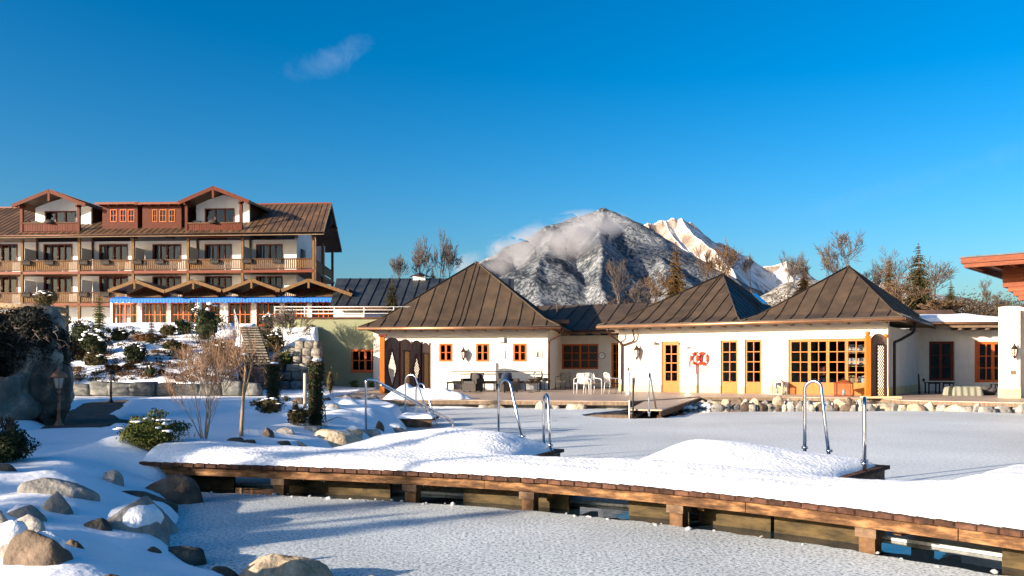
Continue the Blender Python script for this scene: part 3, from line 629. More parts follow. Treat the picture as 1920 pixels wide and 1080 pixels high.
# the two bathing platforms behind it
PF = []
for (xa_, ya_), (xb_, yb_), (xe_, ye_), lab in (((-2.08, 12.8), (.36, 11.05), (.705, 11.75), 'left snow-covered bathing platform behind the boardwalk, with two steel arches'), ((.98, 9.27), (3.57, 8.92), (4.32, 9.87), 'right snow-covered bathing platform behind the boardwalk, with two steel arches')):
    pf = thing('bathing_platform', lab, 'platform', (0, 0, 0), 0, 'bathing platforms behind the boardwalk')
    s0, s1 = BLOC(xa_, ya_)[0], (BLOC(xb_, yb_)[0]+BLOC(xe_, ye_)[0])/2; yb = BLOC(xe_, ye_)[1]; PF.append((s0, s1, yb)); y = 1.46
    while y < yb-.05: bbeam('plank', 'plank', s0, s1, y, y+.146, PZ-.042, PZ, pf, .6); y += .153
    for a_, b_ in ((s1-.16, s1-.04), (s0+.04, s0+.16)):
        q = [BW(a_, 1.45), BW(b_, 1.45), BW(b_, y-.03), BW(a_, y-.03)]; MB().prism([(v.x, v.y) for v in q], BB-.04, BTOP).build('beam', 'beam_end', pf)
    bbeam('beam', 'beam_end', s0+.17, s1-.17, y-.14, y-.04, BB-.04, BTOP, pf)
    for s_ in (s0+.3, s1-.3): bbox('post', 'beam_end', s_, y-.34, y-.22, .12, -.4, BTOP-.002, pf)
# snow lying on walk and platforms
BWID = BS1-BS0; sx = np.arange(BS0+.02, BS1-.02, .03); sy = np.arange(-.043, 4.6, .03); X, Y = np.meshgrid(sx, sy)
def boxd(x0, x1, y0, y1, r=.12):
    dx = np.maximum(x0-X, X-x1); dy = np.maximum(y0-Y, Y-y1); o_ = np.hypot(np.maximum(dx+r, 0), np.maximum(dy+r, 0)) + np.minimum(np.maximum(dx+r, dy+r), 0) - r; return -o_
w0 = -.030 + .05*nz2(X, 0*X, .55, 3) + .03*nz2(X, 0*X, .17, 4)
(p0, p1, py1), (q0, q1, qy1) = PF; r0 = BLOC(3.55, 7.47)[0]
d0 = boxd(-30, 40, -.0, 1.40) + np.where(Y < .4, w0, .03*nz2(X, Y, .3, 5)); d1 = boxd(p0, p1-.03, .9, py1-.02)+.05*nz2(X, Y, .4, 6)-.02; d2 = boxd(q0, q1-.03, .9, qy1-.02)+.05*nz2(X, Y, .4, 7)-.02; d3 = boxd(r0-.1, r0+3.4, .9, 3.9)+.06*nz2(X, Y, .4, 7)
d = np.maximum(np.maximum(d0, d1), np.maximum(d2, d3))
prof = .12*(1-np.exp(-np.maximum(d, 0)/.09)) - np.where(d < 0, np.minimum(-d*3, .03), 0)
h = prof*(1+.35*nz2(X, Y, 1.3, 8)) + ss(.05, .25, d)*(.022*nz2(X, Y, .5, 9)+.010*nz2(X, Y, .16, 10)+.004*nz2(X, Y, .06, 14))
xm = BSX(1050)
h += ss(.1, .5, d)*(-.030*np.exp(-((Y-.50-.06*np.sin(X*.8))/.08)**2)*(1+1.2*nz2(X, Y, .5, 21)))*ss(xm-1.5, xm, X)                       # trodden line
def bump(x, y, hgt, rx, ry): u = BLOC(x, y); return hgt*np.exp(-(((X-u[0])/rx)**2+((Y-u[1])/ry)**2))
h += ss(0, .5, d)*(bump(-.78, 11.6, .185, 1.15, .9) + bump(2.3, 10.0, .185, .85, .85) + bump(4.3, 6.9, .16, .9, .9))
h += ss(0, .4, d)*.10*ss(BSX(560), BSX(250), X)*(1+.6*nz2(X, Y, .7, 12))
Zs = PZ-.012+h; inside = d > -.035; keep = inside[:-1, :-1] | inside[1:, :-1] | inside[:-1, 1:] | inside[1:, 1:]
Zs = np.where(d < -.03, PZ-.035, Zs)
me = grid_mesh('snow_blanket', sx, sy, Zs, 'snow_crisp', keep)
co = np.empty(len(me.vertices)*3, np.float32); me.vertices.foreach_get('co', co); co = co.reshape(-1, 3)
cx = np.interp(co[:, 0], BSS, BPX); cy = np.interp(co[:, 0], BSS, BPY); tx = np.interp(co[:, 0], BSS, BTX); ty = np.interp(co[:, 0], BSS, BTY); nn = np.hypot(tx, ty); tx, ty = tx/nn, ty/nn
yy = co[:, 1].copy(); co[:, 0] = cx - ty*yy; co[:, 1] = cy + tx*yy; me.vertices.foreach_set('co', co.ravel()); me.update()
sn = link(bpy.data.objects.new('snow_blanket', me)); tag(sn, 'thick rounded snow lying on the boardwalk and its two platforms', 'snow', kind='stuff')
# icicles under the beam
ic = thing('icicles', 'short icicles hanging under the boardwalk beam at left', 'icicles')
for i in range(14):
    q = BW(BSX(rr.choice([650, 672, 690, 706, 818, 600, 560, 1105, 800, 742])+rr.uniform(-8, 8)), .04); l_ = rr.uniform(.02, .07)
    MB().tube([(q.x, q.y, BB+.002), (q.x, q.y, BB-l_)], [.008, .001], 5).build('icicle', 'glass_bright', ic)

# ------------------------------------------------------------------ terrace in front of the bath house
TZ = .28
tp = [G(700, 750, TZ), G(880, 750, TZ), G(1180, 752, TZ), G(1240, 748.5, TZ), G(1312, 743.5, TZ), G(1480, 744, TZ), G(1650, 746.5, TZ), G(1690, 750, TZ), G(1920, 755, TZ)]
tpoly = [(p.x, p.y) for p in tp] + [(32, 23), (34, 60), (-7, 60), (-7, 33)]
m = MB(); m.prism(tpoly, TZ-.05, TZ); tag(m.build('terrace_deck', 'deck'), kind='structure')
m = MB()
inner = [(x + (0 if i > 8 else 0), y+.35) for i, (x, y) in enumerate(tpoly)]
m.prism([(x, y+.30) for x, y in tpoly[:9]] + [(32, 26), (32, 40), (-7, 40)], -.4, TZ-.054); tag(m.build('terrace_footing', 'block_dark'), kind='structure')
# edge boards
eb = thing('terrace_edge', 'long dark wooden edge boards along the front of the bath house terrace', 'edging')
for a, b in zip(tp, tp[1:]):
    A_, B_ = Vector((a.x, a.y-.012, TZ-.09)), Vector((b.x, b.y-.012, TZ-.09)); n_ = max(1, int((B_-A_).length/2.4))
    for k in range(n_):
        p, q = A_.lerp(B_, k/n_), A_.lerp(B_, (k+1)/n_); MB().beam(p, q-(q-p).normalized()*.012, .04, .12).build('edge_board', 'wood_grey', eb)
# the pier reaching out from the terrace into the ice
jt = thing('pier', 'narrow weathered wooden pier running from the terrace to open water', 'pier')
pa, pb, pc, pd = G(1180, 767, TZ-.03), G(1241, 768, TZ-.03), G(1315, 744.5, TZ-.03), G(1222, 745, TZ-.03)
for k in range(38):
    a, b = k/38, (k+.93)/38
    q = [pa.lerp(pd, a), pb.lerp(pc, a), pb.lerp(pc, b), pa.lerp(pd, b)]
    MB().slab([v+Vector((0, 0, -.04)) for v in q], (0, 0, .04)).build('plank', 'plank' if k < 0 else 'deck', jt)
MB().beam(pb+Vector((-.05, .05, -.13)), pc+Vector((-.05, 0, -.13)), .05, .16).build('beam', 'wood_dark', jt); MB().beam(pa+Vector((.05, .05, -.13)), pd+Vector((.05, 0, -.13)), .05, .16).build('beam', 'wood_dark', jt)
for t_ in (.04, .5):
    for u, v in ((pa, pd), (pb, pc)):
        q = u.lerp(v, t_); q = q+Vector((.1 if u is pa else -.12, .1, 0)); MB().box((q.x-.06, q.y-.06, -.42), (q.x+.06, q.y+.06, TZ-.21)).build('post', 'wood_dark', jt)

# ------------------------------------------------------------------ bath house, right part: two hipped roofs
def gutter(root, pts, r=.065, mat='copper'):
    MB().tube(pts, r, 8).build('gutter', mat, root)
F3 = Fr(7.26, 39.0, 34); b3 = F3.root('bath_house', 'long white bath house with two brown pyramid roofs and a row of glazed doors', 'building')
xa, xb = F3.x(1160), F3.x(1665); WT = 3.05
def hole(F, px0, px1, py0, py1, y=0):
    x0, z1 = F.hit(px0, py0, y); x1 = F.x(px1, y); z0 = F.hit(px0, py1, y)[1]; return (x0, x1, z0, z1)
def wz(F, px, pya, pyb, y=0): return F.z(px, pya, y), F.z(px, pyb, y)
door = (F3.x(1240), F3.x(1275), TZ, F3.z(1257, 640)); d2 = (F3.x(1351), F3.x(1383), TZ, F3.z(1367, 638)); d3 = (F3.x(1396), F3.x(1428), TZ, F3.z(1412, 637)); d4 = (F3.x(1478), F3.x(1628), TZ, F3.z(1500, 636))
wall([door, d2, d3, d4], xa, xb, TZ-.1, WT, 0, .32).build('wall', 'plaster', b3)
SD = 7.6
MB().box((xb-.3, .321, TZ-.1), (xb, 9.4, WT)).build('side_wall', 'plaster', b3)
MB().box((xa, .321, TZ-.1), (xa+.3, 9.4, WT)).build('side_wall', 'plaster', b3)
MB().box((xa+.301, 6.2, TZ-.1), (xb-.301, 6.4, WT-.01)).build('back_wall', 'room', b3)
MB().box((xa+.301, .325, TZ+.002), (xb-.301, 6.19, TZ+.02)).build('floor', 'room_floor', b3)
MB().box((xa+.301, .325, WT-.12), (xb-.301, 6.19, WT-.02)).build('ceiling', 'plaster_grey', b3)
for a in (F3.x(1330), F3.x(1455)): MB().box((a-.06, .33, TZ+.03), (a+.06, 6.18, WT-.13)).build('partition', 'plaster_grey', b3)
# ochre plinth band
segs = [(xa+.001, door[0]), (door[1], d2[0]), (d2[1], d3[0]), (d3[1], d4[0]), (d4[1], xb)]
for a, b in segs:
    if b-a > .05: MB().box((a+.003, -.015, TZ), (b-.003, -.001, TZ+.32)).build('plinth', 'plinth', b3)
MB().box((xb+.001, -.01, TZ), (xb+.016, 9.4, TZ+.34)).build('plinth', 'plinth', b3)
window(b3, *door, .10, 2, 4, 'wood_orange', fw=.17, mw=.04, kick=.34, name='door')
window(b3, *d2, .10, 2, 4, 'wood_orange', fw=.085, mw=.035, kick=.42, name='door'); window(b3, *d3, .10, 2, 4, 'wood_orange', fw=.085, mw=.035, kick=.42, name='door')
window(b3, *d4, .10, 2, 4, 'wood_orange', leafs=4, fw=.11, mw=.035, kick=.40, name='glazed_door')
# roofs
ZE = 3.36
ey = -.95; xl = F3.x(1120, ey); xr = F3.x(1693, ey); xv = F3.x(1388, ey)
A2 = (.88, 4.35); A3 = (6.9, 3.75); Z2, Z3 = 5.96, 5.90
r2 = tag(MB().build('roof', 'roof_brown', b3)); r3 = tag(MB().build('roof', 'roof_brown', b3))
ZB = 9.6
roof_face(r2, (xl, ey), (xv, ey), A2, ZE, Z2, .62, 'roof_brown', start=.3)
roof_face(r2, (xv, ey), (xv, ZB), A2, ZE, Z2, .62, 'roof_slate_and_shade'); roof_face(r2, (xl, ey), (xl, ZB), A2, ZE, Z2, .62, 'roof_brown'); roof_face(r2, (xl, ZB), (xv, ZB), A2, ZE, Z2, .62, 'roof_brown')  # right slope is the same brown roof, its shade painted in as darker sheets
roof_face(r3, (xv, ey), (xr, ey), A3, ZE, Z3, .62, 'roof_brown', start=.2)
roof_face(r3, (xr, ey), (xr, ZB-1), A3, ZE, Z3, .62, 'roof_slate_and_shade'); roof_face(r3, (xv, ey), (xv, ZB-1), A3, ZE, Z3, .62, 'roof_brown'); roof_face(r3, (xv, ZB-1), (xr, ZB-1), A3, ZE, Z3, .62, 'roof_brown')  # darker sheets on the right slope stand in for its shade
for rf, x0, x1, ap, zt, zb in ((r2, xl, xv, A2, Z2, ZB), (r3, xv, xr, A3, Z3, ZB-1)):
    for cx, cy in ((x0, ey), (x1, ey), (x1, zb), (x0, zb)):
        kx, ky = cx+(ap[0]-cx)*.16, cy+(ap[1]-cy)*.16
        MB().tube([(cx, cy, ZE+.03), (kx, ky, ZE+(zt-ZE)*.10+.035), (ap[0], ap[1], zt+.05)], .035, 6).build('hip_cap', 'roof_brown', rf)
MB().lathe([(.10, -.03), (.09, .05), (.03, .10), (.0, .12)], 8, (A3[0], A3[1], Z3)).build('finial', 'roof_brown', r3)
# skylight on the dark slope of the nearer roof
def on_face(t, u):   # point on right slope of roof 2
    c = Vector((xv, u, ZE)); ap = Vector((A2[0], A2[1], Z2)); q = c.lerp(Vector((ap.x, u, Z2)), t); return q
sk = [on_face(.42, 5.2), on_face(.42, 6.0), on_face(.62, 6.0), on_face(.62, 5.2)]
MB().slab([v+Vector((.10, 0, .06)) for v in sk], (.03, 0, .05)).build('skylight', 'solar', r2)
# fascia, soffit, rafter tails, gutters
MB().box((xl, ey+.02, ZE-.16), (xr, ey+.06, ZE-.03)).build('fascia', 'wood_grey', b3)
MB().box((xr-.06, ey+.07, ZE-.16), (xr-.02, ZB-1, ZE-.03)).build('fascia', 'wood_dark', b3)
MB().slab([(xl, ey+.07, ZE-.06), (xr-.07, ey+.07, ZE-.06), (xr-.07, ZB-1.1, ZE-.06), (xl, ZB-1.1, ZE-.06)], (0, 0, .02)).build('soffit', 'wood_grey', b3)
MB().box((xa, -.012, WT+.002), (xb, .3, ZE-.065)).build('wall_plate', 'plaster_grey', b3)
rfm = MB().add([(-.055, ey+.065, -.17), (.055, ey+.065, -.17), (.055, -.02, -.2), (-.055, -.02, -.2), (-.055, ey+.065, -.062), (.055, ey+.065, -.062), (.055, -.02, -.062), (-.055, -.02, -.062)], [(0,3,2,1),(4,5,6,7),(0,1,5,4),(1,2,6,5),(2,3,7,6),(3,0,4,7)]).mesh('rafter', 'wood_grey')
for px in (1152, 1178, 1202, 1229, 1259, 1286, 1315, 1346, 1377, 1408, 1442, 1474, 1508, 1543, 1581, 1617, 1654, 1690):
    inst('rafter', rfm, b3, (F3.x(px, ey), 0, ZE))
gutter(b3, [(xl-.02, ey-.05, ZE-.07), (xr+.05, ey-.05, ZE-.07)]); gutter(b3, [(xr+.05, ey-.05, ZE-.07), (xr+.05, ZB-1, ZE-.07)], .06, 'copper_dark')
def downpipe(root, pts, r=.05, mat='copper_dark', rad=.16, name='downpipe'):
    m = MB(); path_tube(m, pts, r, 8, rad); return m.build(name, mat, root)
downpipe(b3, [(xl+.55, ey-.05, ZE-.1), (xl+.56, ey, ZE-.38), (xa+.08, -.1, WT-.42), (xa+.2, -.09, WT-.6), (xa+.2, -.09, TZ)], mat='copper_dark')
downpipe(b3, [(xa+.9, -.35, ZE-.2), (xa+.9, -.12, WT-.4), (xa+.2, -.09, WT-.62)], .04)
downpipe(b3, [(xr+.05, 1.4, ZE-.1), (xr+.05, 1.4, ZE-.5), (xb+.25, .9, WT-.55), (xb+.14, .55, WT-.62), (xb+.14, .55, WT-.75), (xb+.14, .55, TZ)], .06, 'iron')

# ------------------------------------------------------------------ link with the shaded window
F2 = Fr(4.1, 48.8, 20); b2 = F2.root('link_building', 'low white link with a ridge roof set back between the bath house and the round-topped screens\' pavilion', 'building')
b2['label'] = 'low shaded white link building set back between the two parts of the bath house'
hw = (F2.x(1053), F2.x(1122), F2.z(1087, 692), F2.z(1087, 645)); hd = (F2.x(1146), F2.x(1164), TZ, F2.z(1152, 643))
wall([hw, hd], F2.x(1010), F2.x(1200), TZ-.1, 3.2, 0, .3).build('wall', 'plaster', b2)
MB().box((F2.x(1010), 2.5, TZ), (F2.x(1200), 2.6, 3.2)).build('back_wall', 'room', b2); MB().box((F2.x(1010), .31, TZ), (F2.x(1200), 2.49, TZ+.02)).build('floor', 'room_floor', b2)
window(b2, *hw, .08, 2, 3, 'wood_window_red', leafs=2, fw=.09, mw=.035, glassm='glass_bright'); window(b2, *hd, .1, 2, 4, 'wood_orange', fw=.1, mw=.03, kick=.35, name='door')
MB().box((F2.x(1010), -.02, TZ), (hd[0]-.01, -.002, TZ+.3)).build('plinth', 'plaster_grey', b2)
rl = MB().build('roof', 'roof_brown', b2); X0, X1 = -6.2, 5.6
roof_face(rl, (X0, -1.6), (X1, -1.6), (X0, 2.9), 3.45, F2.z(1100, 572, 2.9), .85, 'roof_brown', apex2=(X1, 2.9), kink=.1, kh=.1)
roof_face(rl, (X1, 7.4), (X0, 7.4), (X1, 2.9), 3.45, F2.z(1100, 572, 2.9), .85, 'roof_brown', apex2=(X0, 2.9), kink=.1, kh=.1)
MB().box((X0, -1.58, 3.26), (X1, -1.52, 3.42)).build('fascia', 'wood_grey', b2); MB().box((X0, -1.5, 3.36), (X1, 0, 3.39)).build('soffit', 'wood_grey', b2)
gutter(b2, [(-1.9, -1.66, 3.38), (2.1, -1.66, 3.38)], .06, 'copper_dark')
for x in np.arange(-1.8, 2.3, .9): MB().box((x, -1.5, 3.22), (x+.1, 0, 3.355)).build('rafter', 'wood_grey', b2)
ck = F2.root('wall_clock', 'small round white clock on the link building wall beside the dark window', 'clock'); cx, cz = F2.hit(1129, 667)
ck.location = F2.w(cx, 0, cz)
def disc(r, y0, y1, n=24): return MB().add([(r*math.cos(2*math.pi*k/n), y, r*math.sin(2*math.pi*k/n)) for y in (y0, y1) for k in range(n)], [tuple(range(n)), tuple(range(n, 2*n))[::-1]] + [(k, n+k, n+(k+1) % n, (k+1) % n) for k in range(n)])
disc(.19, -.05, -.004).build('rim', 'iron', ck); disc(.165, -.055, -.051).build('face', 'white_paint', ck)
MB().beam((0, -.06, 0), (.02, -.06, .12), .014, .006).build('hand', 'iron', ck); MB().beam((0, -.06, 0), (.08, -.06, .03), .016, .006).build('hand', 'iron', ck)

# ------------------------------------------------------------------ left pavilion
O1 = P(1050, 612, 41.6); F1 = Fr(O1.x, O1.y, 9); b1 = F1.root('pavilion', 'white pavilion with a single brown pyramid roof and three small red windows', 'building')
ZE1 = 3.42; xl1 = F1.x(671, 0); xr1 = 0; yw = 1.0
wa, wb = F1.x(700, yw), F1.x(1027, yw)
wins = [(F1.x(a, yw), F1.x(b, yw), F1.z((a+b)/2, 678, yw), F1.z((a+b)/2, 644, yw)) for a, b in ((823.5, 848.5), (892.5, 917), (962, 987.5))]
wall(wins, wa, wb, TZ-.1, 3.0, yw, .3).build('wall', 'plaster', b1)
MB().box((wa, yw-.012, 3.003), (wb, yw+.3, ZE1-.065)).build('wall_plate', 'plaster_grey', b1)
MB().box((wb-.3, yw+.301, TZ-.1), (wb, 9.0, ZE1-.07)).build('side_wall', 'plaster', b1); MB().box((wa, yw+.301, TZ-.1), (wa+.3, 9.0, ZE1-.07)).build('side_wall', 'plaster', b1)
MB().box((wa+.31, yw+2, TZ), (wb-.31, yw+2.1, 3)).build('back_wall', 'room', b1)
MB().box((F1.x(800, yw), yw-.018, TZ), (wb, yw-.002, TZ+.28)).build('plinth', 'plaster_grey', b1)
for w_ in wins: window(b1, *w_, yw+.06, 1, 2, 'wood_window_red', leafs=2, fw=.085, mw=.03, proud=.07, panes=True)
r1 = MB().build('roof', 'roof_brown', b1); WD = 10.0
ap = (F1.loc((-1.6*1.0, 46.9)));
dpt = 5.0; ax = F1.x(893, dpt); az = F1.z(893, 493, dpt)
roof_face(r1, (xl1, 0), (xr1, 0), (ax, dpt), ZE1, az, .70, 'roof_brown', start=.45); roof_face(r1, (xr1, 0), (xr1, WD), (ax, dpt), ZE1, az, .7, 'roof_slate_and_shade')  # shade of the right slope put into the sheet colour
roof_face(r1, (xl1, 0), (xl1, WD), (ax, dpt), ZE1, az, .7, 'roof_brown'); roof_face(r1, (xl1, WD), (xr1, WD), (ax, dpt), ZE1, az, .7, 'roof_brown')
for cx, cy in ((xl1, 0), (xr1, 0), (xr1, WD), (xl1, WD)):
    kx, ky = cx+(ax-cx)*.16, cy+(dpt-cy)*.16
    MB().tube([(cx, cy, ZE1+.03), (kx, ky, ZE1+(az-ZE1)*.10+.035), (ax, dpt, az+.05)], .038, 6).build('hip_cap', 'roof_brown', r1)
MB().lathe([(.16, -.06), (.14, .03), (.05, .08), (.0, .10)], 8, (ax, dpt, az)).build('finial', 'roof_brown', r1)
MB().box((xl1, .02, ZE1-.16), (xr1, .06, ZE1-.03)).build('fascia', 'wood_grey', b1); MB().box((-.06, .07, ZE1-.16), (-.02, WD, ZE1-.03)).build('fascia', 'wood_dark', b1)
MB().slab([(xl1, .07, ZE1-.06), (-.07, .07, ZE1-.06), (-.07, WD, ZE1-.06), (xl1, WD, ZE1-.06)], (0, 0, .02)).build('soffit', 'wood_grey', b1)
for px in np.arange(690, 1050, 30.5): inst('rafter', rfm, b1, (F1.x(px, 0), .95, ZE1))
gutter(b1, [(xl1-.03, -.05, ZE1-.07), (.05, -.05, ZE1-.07)]); gutter(b1, [(.05, -.05, ZE1-.07), (.05, 8, ZE1-.07)], .06, 'copper_dark')
downpipe(b1, [(.05, .4, ZE1-.1), (.05, .5, ZE1-.35), (wb+.08, yw+.1, 2.75), (wb+.06, yw-.04, 2.6), (wb+.06, yw-.04, TZ)], .05)
MB().tube([(xr1-.35, 2.0, ZE1+.8), (xr1-.35, 2.0, ZE1+1.25)], .04, 6).build('vent_pipe', 'roof_brown', r1)

# wall lamps, signs
def wall_lamp(F, px, py, y, s, lab):
    x, z = F.hit(px, py, y); t = thing('wall_lamp', lab, 'wall lamp', F.w(x, y, z), -F.a, 'wall lanterns on the bath house')
    MB().box((-.04*s, -.03*s, -.10*s), (.04*s, -.001, .02*s)).build('bracket', 'bronze', t)
    MB().tube([(0, -.02, -.06*s), (0, -.10*s, -.22*s), (0, -.16*s, -.20*s)], .012*s, 6).build('arm', 'bronze', t)
    c = (0, -.16*s, 0)
    MB().lathe([(.02*s, -.24*s), (.06*s, -.17*s), (.11*s, .08*s), (.10*s, .085*s)], 6, c, False).build('glass', 'lamp_glass', t)
    m = MB(); m.lathe([(.145*s, .09*s), (.12*s, .13*s), (.05*s, .22*s), (.02*s, .25*s), (.03*s, .28*s), (0, .33*s)], 6, c, False)
    for k in range(6):
        a = math.pi/3*k; m.beam((c[0]+.062*s*math.cos(a), c[1]+.062*s*math.sin(a), -.17*s), (c[0]+.115*s*math.cos(a), c[1]+.115*s*math.sin(a), .09*s), .018*s, .018*s)
    m.lathe([(.0, -.30*s), (.03*s, -.26*s), (.065*s, -.18*s), (.06*s, -.16*s)], 6, c, False); m.build('cage', 'bronze', t)
wall_lamp(F1, 870.5, 664, yw, 1.15, 'dark wall lantern between the first two small windows of the single-roof pavilion')
wall_lamp(F3, 1197.5, 661, 0, 1.25, 'dark wall lantern on the sunny wall left of the single orange door')
def board(F, x0, x1, y0, y1, y, name, lab, cat, mat, mark=None, th=.03, rim=None):
    a, zt = F.hit(x0, y0, y); b = F.x(x1, y); zb = F.hit(x0, y1, y)[1]; t = thing(name, lab, cat, F.w((a+b)/2, y, (zt+zb)/2), -F.a); w, h = (b-a)/2, (zt-zb)/2
    MB().box((-w, -th, -h), (w, -.002, h)).build('board', mat, t)
    if rim: 
        m = MB(); q = .025
        for bx in (((-w-q, -h-q), (w+q, -h)), ((-w-q, h), (w+q, h+q)), ((-w-q, -h), (-w, h)), ((w, -h), (w+q, h))): m.box((bx[0][0], -th-.01, bx[0][1]), (bx[1][0], -.002, bx[1][1]))
        m.build('rim', rim, t)
    return t, w, h
t, w, h = board(F1, 934, 946, 658, 672, yw, 'notice_sign', 'small square grey sign with a pinkish picture, between second and third small windows', 'sign', 'sign_grey', rim='white_paint')
MB().box((-w*.55, -.035, -h*.5), (w*.55, -.031, h*.45)).build('picture', 'white_paint', t); MB().box((-w*.3, -.039, -h*.3), (w*.35, -.036, h*.1)).build('picture_patch', 'pink_cloth', t)
t, w, h = board(F1, 1001, 1016, 658, 670, yw, 'notice_sign', 'small rectangular grey sign with a dark figure right of the third small window', 'sign', 'sign_grey', rim='white_paint')
MB().lathe([(.0, .10), (.03, .08), (.03, .05), (.0, .03)], 8, (0, -.034, -.0)).build('figure_head', 'black', t); MB().box((-.03, -.036, -.10), (.03, -.031, .03)).build('figure_body', 'black', t); MB().box((-.08, -.036, -.13), (.08, -.031, -.105)).build('figure_base', 'black', t)
board(F1, 936, 945, 634, 641, yw, 'wall_speaker', 'tiny pale box high on the wall between second and third small windows', 'box', 'white_paint', th=.12, rim='sign_grey')
board(F3, 1282, 1293, 676, 688, 0, 'dispenser', 'white box mounted on the wall between the orange door and the lifebuoys', 'box', 'white_paint', th=.14)
# lifebuoys
for i, (px, py, col, rx, lab) in enumerate(((1306, 672, 'buoy_red', .0, 'left red lifebuoy hanging on the sunny wall with its rope'), (1319, 672, 'buoy_red', .5, 'right red lifebuoy hanging turned on the sunny wall'))):
    x, z = F3.hit(px, py); t = thing('lifebuoy', lab, 'lifebuoy', F3.w(x, -.09-.06*i, z), -F3.a+rx, 'lifebuoys on the wall')
    R1, r1_ = .23, .065; vs, fs = [], []; n_, m_ = 24, 8
    for a in range(n_):
        for b in range(m_):
            A_, B_ = 2*math.pi*a/n_, 2*math.pi*b/m_; vs.append(((R1+r1_*math.cos(B_))*math.cos(A_), r1_*math.sin(B_), (R1+r1_*math.cos(B_))*math.sin(A_))); fs.append((a*m_+b, a*m_+(b+1) % m_, ((a+1) % n_)*m_+(b+1) % m_, ((a+1) % n_)*m_+b))
    MB().add(vs, fs, True).build('ring', col, t)
    for a in (0, 1, 2, 3):
        A_ = math.pi/4+a*math.pi/2; MB().tube([(R1*math.cos(A_-.12), 0, R1*math.sin(A_-.12)), (R1*math.cos(A_+.12), 0, R1*math.sin(A_+.12))], r1_+.006, 10).build('band', 'white_paint', t)
    MB().tube([(-.05, -.05, -.2), (-.1, -.06, -.4), (-.06, -.05, -.66), (.0, -.05, -.72), (.05, -.05, -.6), (.04, -.06, -.35), (.08, -.05, -.2)], .018, 6).build('rope', 'buoy_red', t)
    MB().box((-.03, -.0, .2), (.03, .085, .26)).build('hook', 'white_paint', t)
sh = thing('outdoor_shower', 'slim grey outdoor shower standing right of the orange door', 'shower', F3.w(F3.x(1299), -.55, TZ), -F3.a)
MB().box((-.05, -.04, 0), (.05, .04, 1.9)).build('column', 'steel', sh)
m = MB(); path_tube(m, [(0, 0, 1.85), (-.02, 0, 2.1), (-.45, 0, 2.2)], .025, 8); m.build('arm', 'steel', sh); MB().lathe([(.09, 0), (.09, .03), (.02, .05)], 10, (-.45, 0, 2.14)).build('shower_head', 'steel', sh)
wl = thing('security_camera', 'small dark camera bracket on the wall above the left side of the orange door', 'camera', F3.w(F3.x(1229), 0, F3.z(1229, 642)), -F3.a)
MB().tube([(0, -.01, 0), (0, -.2, .0)], .02, 6).build('arm', 'iron', wl); MB().box((-.16, -.36, -.05), (.05, -.2, .05)).build('body', 'steel', wl); MB().tube([(-.2, -.28, -.03), (-.15, -.28, -.01)], .03, 8).build('lens', 'black', wl)

# ------------------------------------------------------------------ right wing with snow on its roof
e_ = F3.w(xb, 7.4); F4 = Fr(e_.x, e_.y, 6); b4 = F4.root('right_wing', 'low white wing with a flat snow-covered roof right of the bath house', 'building')
hA = (F4.x(1742), F4.x(1790), F4.z(1766, 714), F4.z(1766, 640)); hB = (F4.x(1832.5), F4.x(1893), F4.z(1860, 717), F4.z(1860, 640.5))
wall([hA, hB], -.3, F4.x(1960), TZ-.1, 3.35, 0, .3).build('wall', 'plaster', b4)
MB().box((-.2, 2.5, TZ), (F4.x(1960), 2.6, 3.3)).build('back_wall', 'room', b4); MB().box((-.2, .31, TZ), (F4.x(1960), 2.49, TZ+.02)).build('floor', 'room_floor', b4)
window(b4, *hA, .16, 1, 3, 'wood_window_dark', leafs=2, fw=.11, mw=.03); window(b4, *hB, .06, 2, 3, 'wood_window_red', leafs=2, fw=.12, mw=.045)
MB().box((hB[0]-.12, -.03, hB[2]), (hB[0]-.005, -.002, hB[3]+.06)).build('shutter', 'wood_window_red', b4)
MB().box((-.0, -.02, TZ), (F4.x(1960), -.002, TZ+.32)).build('plinth', 'plaster_grey', b4)
R0, R1_ = -.6, F4.x(1892, -.5)
MB().slab([(R0, -.9, 3.36), (R1_, -.9, 3.36), (R1_, 6, 3.9), (R0, 6, 3.9)], (0, 0, .10)).build('roof', 'roof_brown', b4)
MB().box((R0, -.93, 3.22), (R1_, -.88, 3.42)).build('fascia', 'wood_grey', b4); gutter(b4, [(R0, -1.0, 3.42), (R1_, -1.0, 3.42)], .07, 'copper')
MB().box((R0, -.88, 3.28), (R1_, -.0, 3.31)).build('soffit', 'wood_dark', b4)
for px in (1786, 1811, 1836, 1861): MB().box((F4.x(px)-.07, -.85, 3.13), (F4.x(px)+.07, 0, 3.275)).build('rafter', 'wood_grey', b4)
MB().slab([(R0, 5.0, 4.02), (R1_, 5.0, 4.02), (R1_, 5.9, 4.42), (R0, 5.9, 4.42)], (0, 0, .04)).build('ridge_flashing', 'roof_hotel', b4)
gx = np.arange(R0+.1, R1_+.1, .08); gy = np.arange(-.86, 5.4, .08); X, Y = np.meshgrid(gx, gy); dd = np.minimum(np.minimum(X-gx[0], gx[-1]-X), np.minimum(Y-gy[0]+.05*nz2(X, Y, .6), gy[-1]-Y)) - ss(1.6, .4, X)*.0
Zr = 3.46+(Y+.9)*.078 + .30*(1-np.exp(-np.maximum(dd, 0)/.12))*(1+.5*nz2(X, Y, 1.4, 2)) - .03
o = link(bpy.data.objects.new('roof_snow', grid_mesh('roof_snow', gx, gy, Zr, 'snow')), b4)
